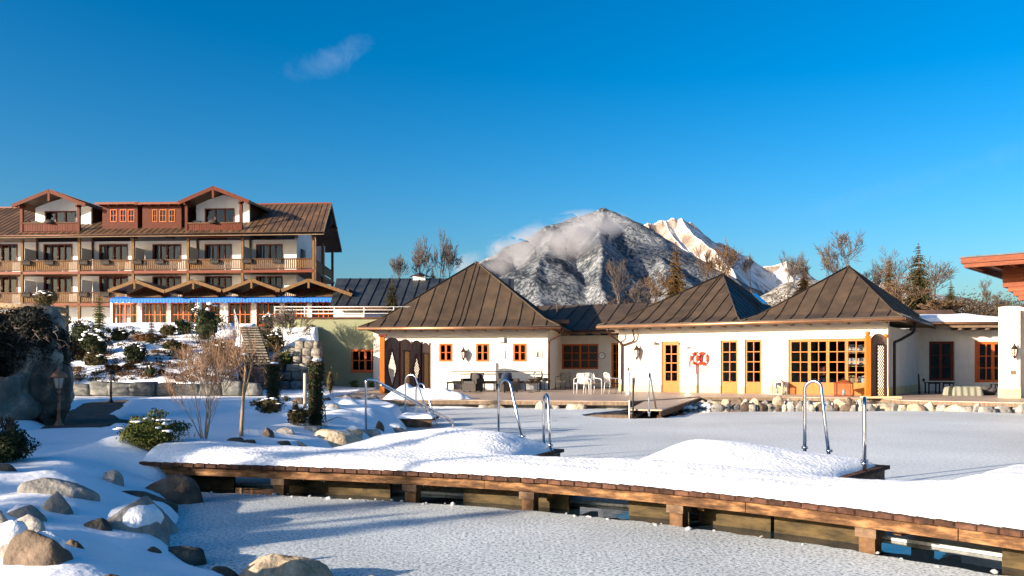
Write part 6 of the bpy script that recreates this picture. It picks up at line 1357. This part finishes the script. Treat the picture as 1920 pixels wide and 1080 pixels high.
# trees outside the frame, behind and left of the camera, whose long shadows cross the garden
OUT = [(-13.0, .6, 4.1), (-14.5, -.2, 4.3), (-13.2, 1.9, 4.3), (-13.6, 3.3, 4.5), (-13.0, 4.9, 4.3), (-13.8, 6.4, 4.6), (-13.4, 8.0, 4.5), (-14.2, 9.6, 4.6), (-14.4, 11.3, 4.6), (-15.0, 13.0, 4.7), (-15.4, 14.8, 4.7), (-16.6, 16.8, 4.8),
       (-25, 4, 8), (-25.5, 9, 8), (-26, 14, 8.2), (-22, 21.5, 6.4), (-23, 22.0, 6.2), (-25, 25, 6.4), (-26.5, 28, 6.2), (-28.5, 31, 6.2), (-30, 34, 6.2), (-32, 37.5, 6.2), (-34.5, 41, 6.2), (-37, 45, 6.2), (-16.5, -1.0, 4.6)]
CO = conifer(0, 0, 0, 0, 0, 'dense dark spruce left of the picture, shading the garden', 31, 'needle', 'spruces left of the picture', pos=Vector((-18, -1, .3)), h=1.0, w=.30, dens=1.1)
CO.scale = (4.4, 4.4, 5.0)
for i, (x, y, h_) in enumerate(OUT):
    c = copy_tree(CO); c.location = (x, y, .2); c.scale = (h_*1.0, h_*1.0, h_); c.rotation_euler = (0, 0, i*1.3)

# ------------------------------------------------------------------ steel arches, ladders, handrail
def arch(lab, p1, p2, ztop, r=.021, cat='handrail', group='steel ladder arches', name='ladder_arch', mat='chrome', lean=0, rung=None):
    """two legs p1, p2 (points on the deck) joined by a round arch at ztop, leg 2 slanting"""
    a = Vector(p1); b = Vector(p2); base = a.copy(); t = thing(name, lab, cat, base, 0, group); d = b-a; w = d.length; w = max(w, .05)
    h = ztop-a.z; rad = min(w*(.36 if w > .24 else .5), .17); top = Vector((0, 0, h-rad)); m = MB()
    # circular crown leans over leg 2
    u = d.copy(); u.z = 0; u = u.normalized() if u.length > 1e-4 else Vector((1, 0, 0)); pts = [Vector((0, 0, -.12)), Vector((0, 0, h*.4)), Vector((0, 0, h-rad))]
    for k in range(1, 10):
        an = math.pi*k/10*.90; pts.append(u*(rad-rad*math.cos(an)) + Vector((0, 0, h-rad+rad*math.sin(an))))
    q = Vector((d.x, d.y, b.z-a.z-.10)); pts.append(pts[-1].lerp(q, .5)); pts.append(q)
    m.tube(pts, r, 10).build('tube', mat, t)
    for f in (Vector((0, 0, 0)), Vector((d.x, d.y, b.z-a.z))): MB().tube([f+Vector((0, 0, -.02)), f+Vector((0, 0, .008))], r*1.9, 10).build('foot_flange', mat, t)
    return t
def on_deck(px, py, z): return G(px, py, z)
a1 = on_deck(935, 812, .44); a2 = on_deck(981, 817, .44); arch('taller left arch of the left platform, standing free in snow', a1, a2, 1.5-26.5*a1.y/1600)
b1_ = on_deck(1019.5, 830, .42); b2_ = on_deck(1032, 834, .42); arch('edge-on arch at the right corner of the left platform, chrome gleaming', b1_, b2_, 1.5-54*b1_.y/1600, r=.019)
c1 = on_deck(1509, 838, .50); c2 = on_deck(1555, 844, .48); arch('wide tall arch of the right platform, blue sky glinting on its crown', c1, c2, 1.5-29.5*c1.y/1600)
e1 = on_deck(1621, 868, .43); e2 = on_deck(1625, 872, .43); arch('edge-on arch at the very tip of the right platform', e1, e1+Vector((e1.x, e1.y, 0)).normalized()*.30, 1.5-62.5*e1.y/1600, r=.022)
f1_ = on_deck(760, 778, .22); f2_ = on_deck(781, 782, .22); arch('larger arch over the small dock, left one', f1_, P(806, 782, f1_.y-.3), 1.5-17.5*f1_.y/1600, group='steel ladder arches')
g1 = on_deck(780, 782, .22); arch('lower arch over the small dock, right one with its leg in the pond', g1, P(820, 790, g1.y-.5), 1.5-34*g1.y/1600, r=.021)
h1 = on_deck(1217, 772, .25); arch('arch at the right side of the pier end', h1, G(1231, 766, .25), P(1223, 700.5, h1.y).z, r=.026)
ld = thing('pier_ladder', 'dark ladder rail with rungs at the left side of the pier end', 'ladder', G(1187, 784, -.0), 0, 'steel ladder arches'); ly = ld.location.y
hz = P(0, 708, ly).z
MB().tube([(0, 0, -.3), (0, 0, .35), (.0, 0, .5), (.0, .0, hz)], .026, 8).build('rail', 'iron', ld); MB().tube([(-.11, -.05, -.3), (-.11, -.05, .52)], .022, 8).build('rail', 'rail_white', ld)
for z in (-.02, .14, .30): MB().tube([(-.11, -.05, z), (0, 0, z)], .018, 6).build('rung', 'rail_white', ld)
MB().tube([(.02, .3, .3), (.10, .3, hz+.05)], .02, 6).build('rail', 'steel', ld)
# sloping handrail beside the dock
h0 = G(686, 797, .32); zt = 1.5-26.5*h0.y/1600; he = G(849, 806, -.02); ze = 1.5-103.5*he.y/1600
t = thing('sloping_handrail', 'long sloping steel handrail leading down into the pond beside the small dock', 'handrail', h0)
v = he-h0; m = MB(); q1 = Vector((.13*1, 0, zt-h0.z)); path_tube(m, [(0, 0, -.1), (0, 0, zt-h0.z), (v.x*.10, v.y*.05, zt-h0.z-.01), (v.x, v.y, ze-h0.z), (v.x, v.y, -.45)], .022, 8, .05); m.build('tube', 'chrome', t)
m = MB(); path_tube(m, [(v.x*.16, v.y*.12, zt-h0.z-.12), (v.x*.97, v.y*.97, ze-h0.z-.04)], .016, 8, .04); m.build('lower_rail', 'chrome', t)
# small dock
dk = thing('small_dock', 'small dark wooden dock under snow at the left shore of the pond', 'dock')
d0, d1_ = G(741, 785, .22), G(817, 784.5, .22)
for k in range(9):
    a, b = k/9, (k+.93)/9; q = [d0.lerp(d1_, a), d0.lerp(d1_, b), d0.lerp(d1_, b)+Vector((0, 1.1, 0)), d0.lerp(d1_, a)+Vector((0, 1.1, 0))]; MB().slab([v_+Vector((0, 0, -.05)) for v_ in q], (0, 0, .05)).build('plank', 'plank', dk)
MB().box((d0.x, d0.y+.03, .02), (d1_.x-.1, d0.y+.08, .168)).build('beam', 'beam_end', dk)
for x in (d0.x+.1, (d0.x+d1_.x)/2, d1_.x-.2): MB().box((x, d0.y+.1, -.42), (x+.09, d0.y+.19, .165)).build('post', 'wood_grey', dk)
gx = np.arange(d0.x+.02, d1_.x-.03, .03); gy = np.arange(d0.y+.02, d0.y+1.08, .04); X, Y = np.meshgrid(gx, gy); dd = np.minimum(np.minimum(X-gx[0], gx[-1]-X), np.minimum(Y-gy[0], gy[-1]-Y))
o = link(bpy.data.objects.new('dock_snow', grid_mesh('dock_snow', gx, gy, .215+.09*(1-np.exp(-dd/.06))*(1+.8*nz2(X, Y, .4)), 'snow_crisp'))); tag(o, 'thin snow lying on the small dock', 'snow', kind='stuff')
# snow heaped before the carved screens, shovelled off the terrace
gx = np.arange(-4.9, -.6, .06); gy = np.arange(29.6, 33.2, .08); X, Y = np.meshgrid(gx, gy)
Zh = .1 + .66*np.exp(-(((X+4.0)/.75)**2+((Y-31.2)/.8)**2)) + .55*np.exp(-(((X+2.7)/1.1)**2+((Y-31.2)/.7)**2)) + .18*np.exp(-(((X+1.4)/.9)**2+((Y-31.0)/.6)**2)); Zh = Zh*(1+.3*nz2(X, Y, .5, 3)+.2*nz2(X, Y, .2, 4)) - .12 + .02*nz2(X, Y, .12, 5)
o = link(bpy.data.objects.new('snow_heap', grid_mesh('snow_heap', gx, gy, Zh, 'snow_crisp'))); tag(o, 'heap of shovelled sunlit snow in front of the carved screens', 'snow heap')

# ------------------------------------------------------------------ carved wooden screens
def screen_panel(name, lab, A, B, z0, z1, holes, mat='wood_screen', archh=.22, th=.045, group=None, diamond=None, slot=None, z1b=None):
    """panel from plan point A to B with an arched head; openings filled with lattice"""
    A = Vector((A[0], A[1], 0)); B = Vector((B[0], B[1], 0)); d = B-A; w = d.length; t = thing(name, lab, 'screen', (A.x, A.y, 0), math.atan2(d.y, d.x), group)
    n_ = 12; xs_ = sorted({0, w, *[w*k/n_ for k in range(n_+1)]})
    def top(x): u = x/w; return z1-archh + archh*math.sin(math.pi*min(max(u, 0), 1))**.7
    ops = []
    if diamond: cx, cz, hw, hh_ = w*.5, z0+(z1-z0)*diamond[0], w*diamond[1], diamond[2]; ops = ('d', cx, cz, hw, hh_)
    if slot: cx, cz, hw, hh_ = w*slot[3], z0+(z1-z0)*slot[0], w*slot[1], slot[2]; ops = ('s', cx, cz, hw, hh_)
    k_, cx, cz, hw, hh_ = ops
    def lohi(x):
        if abs(x-cx) >= hw-1e-9: return None
        return (cz-hh_*(1-abs(x-cx)/hw), cz+hh_*(1-abs(x-cx)/hw)) if k_ == 'd' else (cz-hh_, cz+hh_)
    xs_ = sorted(set([round(x, 5) for x in xs_] + [round(cx-hw, 5), round(cx, 5), round(cx+hw, 5)])); m = MB()
    for a, b in zip(xs_, xs_[1:]):
        mid = (a+b)/2; op = lohi(mid)
        if op is None: polys = [[(a, z0), (b, z0), (b, top(b)), (a, top(a))]]
        else:
            la, lb = lohi(a) or (cz, cz), lohi(b) or (cz, cz)
            if k_ == 's': la = lb = (cz-hh_, cz+hh_)
            polys = [[(a, z0), (b, z0), (b, lb[0]), (a, la[0])], [(a, la[1]), (b, lb[1]), (b, top(b)), (a, top(a))]]
        for q in polys: m.slab([(x, -th/2, z) for x, z in q], (0, th, 0))
    m.build('board', mat, t)
    rim = MB()
    if k_ == 'd': c = [(cx-hw, cz), (cx, cz+hh_), (cx+hw, cz), (cx, cz-hh_)]
    else: c = [(cx-hw, cz-hh_), (cx-hw, cz+hh_), (cx+hw, cz+hh_), (cx+hw, cz-hh_)]
    for i in range(4): p, q = c[i], c[(i+1) % 4]; rim.beam((p[0], -.02, p[1]), (q[0], -.02, q[1]), .05, .07, (0, 1, 0))
    rim.build('opening_frame', 'wood_window_dark' if k_ == 'd' else 'wood_dark', t)
    lat = MB(); st_ = .125
    for s_ in (-1, 1):
        c0 = -4
        while c0 < 6:
            # line x*s_ + c0 = z-cz ; clip to the opening
            pts = []
            for i in range(60):
                x = cx-hw+2*hw*i/59; z = cz+s_*(x-cx)*1.35+c0; lo, hi = (lohi(x) or (1, 0))
                if lo <= z <= hi: pts.append((x, z))
            if len(pts) > 1: lat.beam((pts[0][0], .004*s_, pts[0][1]), (pts[-1][0], .004*s_, pts[-1][1]), .012, .030, (0, 1, 0))
            c0 += st_
    lat.build('lattice', 'wood_balcony', t)
    arch_ = MB(); pp = [(w*k/14, 0, top(w*k/14)+.015) for k in range(15)]; arch_.tube(pp, .032, 6); arch_.tube([(0, 0, z0), (0, 0, top(0))], .03, 6); arch_.tube([(w, 0, z0), (w, 0, top(w))], .03, 6); arch_.build('edging', 'wood_screen', t)
    return t
SG = 'carved folding screens left of the pavilion terrace'
def pp_(px, D): return ((px-960)*D/1600, D)
zt_s = P(0, 634, 37).z
A0, A1_, A2_, A3_, A4_ = pp_(721, 37.2), pp_(749, 37.4), pp_(771, 38.8), pp_(790.5, 39.2), pp_(805.5, 41.0)
screen_panel('carved_screen', 'widest carved screen panel, diamond lattice, next to the bright orange post', A0, A1_, TZ, zt_s, None, diamond=(.45, .32, .85), group=SG)
screen_panel('carved_screen', 'second carved screen panel from the orange post, with a tall narrow lattice slot', A1_, A2_, TZ, zt_s-.05, None, slot=(.42, .24, .88, .58), group=SG)
screen_panel('carved_screen', 'third carved screen panel, smaller diamond cut-out', A2_, A3_, TZ, zt_s-.08, None, diamond=(.45, .34, .70), group=SG)
screen_panel('carved_screen', 'rightmost carved screen panel of the folding row, lattice slot facing the terrace', A3_, A4_, TZ, zt_s-.16, None, slot=(.42, .32, .85, .5), group=SG)
def orange_post(px, D, yt, lab, knob=True, w=.085):
    x, y = pp_(px, D); t = thing('orange_post', lab, 'post', (x, y, 0)); z = P(px, yt, D).z; MB().box((-w, -w, TZ), (w, w, z-.10)).build('shaft', 'wood_orange', t)
    if knob: MB().lathe([(.05, z-.10), (.10, z-.04), (.09, z+.03), (0, z+.07)], 10).build('knob', 'wood_orange', t)
    else: MB().box((-w*1.5, -w*1.5, z-.10), (w*1.9, w*1.5, z)).build('cap', 'wood_window_dark', t)
orange_post(717, 37.0, 627, 'bright orange square post at the left end of the carved screens', False, .10)
for px, D in ((750, 37.35), (771.5, 38.85), (791, 39.15), (806, 41.1)):
    x, y = pp_(px, D); t = thing('screen_post', {750: 'slim dark post between first and second carved panels', 771.5: 'slim dark post between second and third carved panels', 791: 'slim dark post between third and fourth carved panels', 806: 'slim dark end post of the carved screens, nearest the small windows'}[px], 'post', (x, y, 0))
    MB().box((-.04, -.04, TZ), (.04, .04, zt_s-.18)).build('shaft', 'wood_red', t); MB().lathe([(.05, zt_s-.18), (.065, zt_s-.12), (0, zt_s-.07)], 8).build('knob', 'wood_screen', t)
zr_ = P(0, 627, 32.0).z
screen_panel('carved_screen', 'single arched carved screen beside the big glazed doors, tall lattice slot', pp_(1632, 31.9), pp_(1662, 32.1), TZ, zr_, None, slot=(.42, .26, .98, .62), archh=.28)
orange_post(1627, 31.7, 624, 'yellow-orange round-topped post at the left of the single screen'); orange_post(1661, 32.4, 629, 'yellow-orange knobbed post at the right of the single screen, mostly hidden', True, .03)
MB_ = MB().box((-.6, -.12, TZ), (.75, .35, TZ+.07)).build('step_slab', 'plinth'); MB_.location = (*pp_(1650, 31.6), 0); tag(MB_, 'pale low slab at the foot of the single carved screen', 'slab')

# ------------------------------------------------------------------ garden lanterns
def lantern(px, yb, yt, lab, sc):
    g = gpt(px, yb); h_ = (yb-yt)*g.y/1600; t = thing('garden_lantern', lab, 'lamp post', g, 0, 'copper garden lanterns'); k = h_/1.10
    MB().lathe([(.085*k, -.05), (.085*k, .03*k), (.06*k, .07*k), (.035*k, .12*k), (.030*k, .30*k), (.042*k, .32*k), (.030*k, .34*k), (.028*k, .62*k), (.045*k, .65*k), (.03*k, .67*k), (.02*k, .70*k)], 10).build('post', 'lamp_copper' if sc else 'iron', t)
    MB().lathe([(.045*k, .70*k), (.06*k, .72*k), (.095*k, .88*k), (.10*k, .905*k)], 10).build('glass', 'lamp_glass', t)
    m = MB(); m.lathe([(.135*k, .90*k), (.14*k, .925*k), (.10*k, .99*k), (.045*k, 1.035*k), (.02*k, 1.05*k), (.022*k, 1.07*k), (0, 1.10*k)], 12)
    for i in range(6): a = math.pi/3*i; m.beam((.062*k*math.cos(a), .062*k*math.sin(a), .71*k), (.102*k*math.cos(a), .102*k*math.sin(a), .90*k), .010*k, .010*k)
    m.build('hood', 'lamp_copper' if sc else 'iron', t); MB().lathe([(.015*k, .71*k), (.02*k, .78*k), (.012*k, .84*k), (0, .85*k)], 8).build('bulb', 'white_paint', t)
lantern(110, 800, 688, 'nearer garden lantern with copper hood beside the ivy crag', 1); lantern(208, 756, 690, 'farther dark garden lantern by the curving path', 0)

# ------------------------------------------------------------------ terrace furniture
def at(px, yb, z=TZ): return G(px, yb, z)
def bench(px0, px1, yb, yt, lab, mat='black', rz=0, legs=True, n=4):
    p = at((px0+px1)/2, yb); s = p.y/1600; w = (px1-px0)*s/2; h_ = (yb-yt)*s; t = thing('bench', lab, 'bench', p, rz)
    for k in range(4): MB().box((-w, k*.10, h_-.03), (w, k*.10+.08, h_)).build('slat', mat, t)
    for sx in (-1, 1):
        for y in (.02, .34): MB().box((sx*(w-.07)-.025, y-.02, 0), (sx*(w-.07)+.025, y+.02, h_-.031)).build('leg', mat, t)
    if n > 4:
        for y in (.02, .34): MB().box((-.02, y-.02, 0), (.02, y+.02, h_-.031)).build('leg', mat, t)
    MB().box((-w+.05, .02, h_-.08), (w-.05, .06, h_-.032)).build('apron', mat, t); return t
bench(836, 868, 731, 716, 'low dark bench at the left, below the first small window', 'iron'); bench(905, 929, 733, 715, 'small dark side table between the two dark lounge chairs', 'iron'); bench(965, 988, 733, 715, 'small dark side table left of the heron figures', 'iron')
bench(1739, 1765, 738, 716.5, 'left of two low dark tables under the dark window of the right wing', 'black'); bench(1766, 1791, 738, 716.5, 'right of two low dark tables under the dark window of the right wing', 'black'); bench(1864, 1886, 738, 720, 'dark table behind the covered furniture by the pillar', 'black')
lb = F1.root('wall_bench', 'long dark bench rail along the shaded wall below the small windows', 'bench'); y_ = yw-.35; xa_, zz = F1.hit(846, 696, y_); xb_ = F1.x(1013, y_)
MB().box((xa_, y_, zz-.04), (xb_, y_+.05, zz)).build('top_rail', 'wicker_dark', lb); MB().box((xa_, y_+.06, TZ+.40), (xb_, yw-.03, TZ+.44)).build('seat', 'wicker_dark', lb)
for x in np.arange(xa_+.1, xb_, 1.1): MB().box((x, y_+.06, TZ), (x+.05, yw-.05, TZ+.395)).build('leg', 'wicker_dark', lb)
def lounge(px, yb, lab, rz, cush):
    p = at(px, yb); t = thing('lounge_chair', lab, 'armchair', p, rz, 'dark wicker lounge chairs on the terrace')
    MB().box((-.36, -.34, .05), (.36, .34, .38)).build('base', 'wicker_dark', t); MB().box((-.28, -.33, .385), (.28, .25, .50)).build('seat_cushion', 'cushion', t)
    for s_ in (-1, 1): MB().box((s_*.37-.05, -.34, .38), (s_*.37+.05, .34, .62)).build('armrest', 'wicker_dark', t)
    MB().slab([(-.33, .26, .38), (.33, .26, .38), (.33, .34, .38), (-.33, .34, .38)], (0, .14, .50)).build('backrest', 'wicker_dark', t)
    MB().blob((0, .20, .68), (.26, .10, .22), 3, .15, 3).build('back_cushion', cush, t)
    for a in (-.3, .3):
        for b in (-.28, .28): MB().box((a-.03, b-.03, 0), (a+.03, b+.03, .05)).build('leg', 'iron', t)
lounge(886, 735, 'left dark lounge chair with a tilted dark cushion on the shaded terrace', -.5, 'cushion'); lounge(953, 735.5, 'right dark lounge chair with a dark blue seat on the shaded terrace', .4, 'navy')
# heron figures
def heron(px, yb, yt, lab, mat, face=1):
    p = at(px, yb); h_ = (yb-yt)*p.y/1600; k = h_/1.1; t = thing('heron_figure', lab, 'sculpture', p, 0, 'heron figures by the pavilion wall'); f = face
    MB().blob((0, 0, .62*k), (.20*k, .085*k, .11*k), 4, .1, 3).build('body', mat, t)
    MB().tube([(.15*f*k, 0, .66*k), (.22*f*k, 0, .78*k), (.17*f*k, 0, .90*k), (.16*f*k, 0, 1.0*k), (.20*f*k, 0, 1.06*k), (.25*f*k, 0, 1.06*k)], [.045*k, .03*k, .022*k, .02*k, .03*k, .02*k], 8).build('neck', mat, t)
    MB().tube([(.24*f*k, 0, 1.06*k), (.42*f*k, 0, 1.01*k)], [.016*k, .002], 6).build('beak', mat, t); MB().tube([(-.14*f*k, 0, .62*k), (-.34*f*k, 0, .52*k)], [.06*k, .012], 6).build('tail', mat, t)
    for s_ in (-.03, .05): MB().tube([(s_, s_, .55*k), (s_+.01, s_, .28*k), (s_, s_, .0)], .010*k+.004, 6).build('leg', mat, t)
    MB().box((-.14, -.12, 0), (.14, .12, .015)).build('foot_plate', mat, t)
heron(995, 736, 697, 'left heron figure, white and dark, nearest the side table', 'bronze', 1); heron(1009, 734, 692, 'middle heron figure with raised neck', 'bronze', 1); heron(1022, 732, 696, 'right small heron figure against the wall corner', 'iron', -1)
# metal and wicker armchairs
def armchair(px, yb, lab, rz, frame, seat, fill, s=1.0):
    p = at(px, yb); t = thing('terrace_chair', lab, 'chair', p, rz, 'armchairs in front of the link building')
    MB().box((-.24*s, -.24*s, .42*s), (.24*s, .24*s, .45*s)).build('seat', seat, t)
    if fill: MB().slab([(-.23*s, .24*s, .47*s), (.23*s, .24*s, .47*s), (.23*s, .27*s, .47*s), (-.23*s, .27*s, .47*s)], (0, .08*s, .42*s)).build('backrest', seat, t)
    else:
        m = MB(); m.tube([(-.26*s, .25*s, .45*s), (-.24*s, .33*s, .78*s), (-.12*s, .36*s, .90*s), (.12*s, .36*s, .90*s), (.24*s, .33*s, .78*s), (.26*s, .25*s, .45*s)], .022*s, 8)
        for k in range(7): x = (-.20+.066*k)*s; m.tube([(x, .25*s, .45*s), (x, .35*s, .86*s)], .008, 4)
        m.build('backrest', frame, t)
    for sx in (-1, 1):
        m = MB(); path_tube(m, [(sx*.27*s, -.26*s, 0), (sx*.27*s, -.24*s, .64*s), (sx*.27*s, .27*s, .68*s), (sx*.25*s, .34*s, .88*s)], .018*s, 8, .06); m.build('armrest', frame, t)
        MB().tube([(sx*.26*s, .27*s, .5*s), (sx*.27*s, .33*s, 0)], .018*s, 8).build('leg', frame, t)
armchair(1055, 731, 'dark wrought chair in the shade, leftmost of the armchairs', -.5, 'iron', 'iron', False)
armchair(1090, 738, 'chair with bright white back panel on the terrace', 3.3, 'rail_white', 'white_cloth', True, 1.0); armchair(1112, 739, 'tan wicker round-backed armchair on the terrace', .5, 'rail_white', 'wicker', False, 1.0)
armchair(1150, 738, 'pale metal chair turned to the left, near the open pier', 1.9, 'rail_white', 'wicker_dark', False)
rd = thing('garden_statue', 'slender white and brown figure standing by the bath house corner', 'statue', at(1178, 740)); MB().lathe([(.10, 0), (.09, .1), (.05, .18), (.07, .5), (.10, .75), (.08, .92), (.03, .98)], 8).build('body', 'white_paint', rd); MB().lathe([(0, .96), (.06, 1.02), (.055, 1.1), (0, 1.16)], 8).build('head', 'frame_brown', rd)
# lanterns of wood and glass by the doors
for px, yb, yt, w_, lab, mt in ((1457, 739.5, 708, .25, 'grey-brown wooden storm lantern standing on the terrace between the doors', 'pole'), (1582, 743, 710, .30, 'open-fronted wooden lantern house in front of the glazed doors', 'wood_cladding')):
    p = at(px, yb); h_ = (yb-yt)*p.y/1600; t = thing('storm_lantern', lab, 'lantern', p, -.5)
    for a in (-1, 1):
        for b in (-1, 1): MB().box((a*w_-.02, b*w_-.02, 0), (a*w_+.02, b*w_+.02, h_*.72)).build('corner_post', mt, t)
    MB().box((-w_-.02, -w_-.02, 0), (w_+.02, w_+.02, .04)).build('floor', mt, t)
    m = MB(); z = h_*.72; m.add([(-w_-.05, -w_-.05, z), (w_+.05, -w_-.05, z), (w_+.05, w_+.05, z), (-w_-.05, w_+.05, z), (-.08, -.08, h_*.93), (.08, -.08, h_*.93), (.08, .08, h_*.93), (-.08, .08, h_*.93)], [(3,2,1,0), (4,5,6,7), (0,1,5,4), (1,2,6,5), (2,3,7,6), (3,0,4,7)]); m.build('roof', mt, t)
    vs = MB(); 
    for k in range(9): a = math.pi*k/8; 
    MB().tube([(.07*math.cos(math.pi*k/8), 0, h_*.93+.07*math.sin(math.pi*k/8)) for k in range(9)], .01, 5).build('ring', 'iron', t)
    for a in range(4): MB().box((-w_+.021, -w_-.004, .05), (w_-.021, -w_+.004, h_*.71)).build('pane', 'glass', t) if a == 0 else None
    MB().lathe([(.05, .045), (.05, .25), (0, .255)], 10).build('candle', 'white_cloth', t)
# covered furniture under tarpaulin, dark planters
p = at(1817, 742); s = p.y/1600; t = thing('covered_furniture', 'low furniture under a folded grey-green tarpaulin on the right terrace', 'tarpaulin', p)
n1, n2 = 40, 16; vs = []; 
for i in range(n1+1):
    for j in range(n2+1):
        u, v_ = i/n1*2-1, j/n2*2-1; e = max(abs(u)**6, abs(v_)**6); z = .36*(1-e**3)+.015*math.sin(5*u+3*v_)*(1-e)+.02*noise.noise(Vector((u*4, v_*4, 1))); vs.append((u*(.66+.02*math.sin(9*v_)), v_*.42+.42+.02*math.sin(15*u), max(z, 0)))
MB().add(vs, [(i*(n2+1)+j, (i+1)*(n2+1)+j, (i+1)*(n2+1)+j+1, i*(n2+1)+j+1) for i in range(n1) for j in range(n2)], True).build('cover', 'tarp', t)
for px, lab in ((1858, 'dark heap of folded cushions right of the tarpaulin'), ): 
    p = at(px, 741); t = thing('cushion_pile', lab, 'cushions', p)
    for k, (dx, dz, rx) in enumerate(((0, .08, .30), (.1, .2, .26), (-.15, .27, .2))): MB().blob((dx, .2, dz), (rx, .22, .11), k, .2, 2).build('cushion', 'cushion' if k else 'wicker_dark', t)
t = thing('broom', 'dark folded parasol leaning in the shaded corner of the right wing', 'parasol', at(1724, 739)); MB().tube([(0, 0, 0), (.02, .12, .85)], [.05, .03], 8).build('canopy', 'wicker_dark', t); MB().tube([(.02, .12, .85), (.022, .13, .98)], .012, 6).build('handle', 'steel', t)
t = thing('lever', 'white slim pole leaning beside the folded parasol', 'pole', at(1731, 739)); MB().tube([(0, 0, 0), (.0, .2, .9)], .02, 6).build('shaft', 'pole', t)
board(F4, 1729, 1733.5, 710, 715, 0, 'wall_socket', 'small dark socket on the shaded wall left of the dark window', 'socket', 'iron', th=.04)
# inside: towels and cushions behind the rightmost glazed door, person-high plant of cloth left
FI = F3
for k, (px, py) in enumerate(((1598, 650), (1617, 650), (1598, 675), (1617, 675))):
    x, z = F3.hit(px, py, 1.1); t = thing('towel_stack', ['folded white towels, upper left compartment of the shelf behind the glass', 'folded white towels, upper right compartment of the shelf behind the glass', 'folded white towels, middle left compartment of the shelf behind the glass', 'folded white towels, middle right compartment of the shelf behind the glass'][k], 'towels', F3.w(x, 1.1, z-.02), -F3.a)
    for j in range(3): MB().blob((0, 0, -.12+.09*j), (.26-.03*j, .16, .06), k*3+j, .12, 3).build('towel', 'white_cloth', t)
x0_, z0_ = F3.hit(1590, 700, 1.0); x1_ = F3.x(1627, 1.0); sh_ = F3.root('towel_shelf', 'tan shelf holding towels behind the rightmost glazed leaf', 'shelf')
for z in (F3.z(1608, 661, 1.1), F3.z(1608, 686, 1.1), F3.z(1608, 710, 1.1), TZ+.1): MB().box((x0_, .9, z-.03), (x1_, 1.35, z)).build('board', 'tan_cloth', sh_)
MB().box((x0_-.03, .9, TZ+.05), (x0_, 1.35, 2.5)).build('side', 'tan_cloth', sh_)
for k, (px, w_, mt, lab) in enumerate(((1598, .22, 'tan_cloth', 'tan cushion low in the shelf behind the glass'), (1618, .22, 'white_cloth', 'white cushion low in the shelf behind the glass'), (1412, .3, 'tan_cloth', 'tan lounger cushion behind the narrow door left of the lantern'), (1560, .35, 'tan_cloth', 'tan lounger cushion behind the second glazed leaf'))):
    x, z = F3.hit(px, 726, 1.05); t = tag(MB().blob((0, 0, 0), (w_, .2, .22), k, .2, 3).build('cushion', mt, None, F3.w(x, 1.05, TZ+.6 if k < 2 else TZ+.24)), lab, 'cushion')
x, z = F3.hit(1543, 712, .9); t = thing('potted_figure', 'pink and dark cloth draped on a stand behind the glazed doors', 'cloth', F3.w(x, .9, TZ+.02)); MB().tube([(0, 0, 0), (0, 0, .75)], .03, 6).build('stand', 'iron', t); MB().blob((0, 0, .95), (.15, .12, .24), 3, .35, 3).build('cloth', 'pink_cloth', t); MB().blob((0, 0, .5), (.2, .15, .2), 8, .35, 3).build('lower_cloth', 'navy', t)
# yellow-green snow-dusted plants at the green wall foot
shrub(655, 672, 713, 730, 'leaf_green', 'tiny yellow-green plant at the foot of the olive green wall', n=300, size=.03, pos=P(664, 729, 43.6)); shrub(690, 702, 716, 730, 'leaf_green', 'second tiny plant at the foot of the olive green wall, near the orange post', n=300, size=.03, pos=P(697, 729, 43.6))
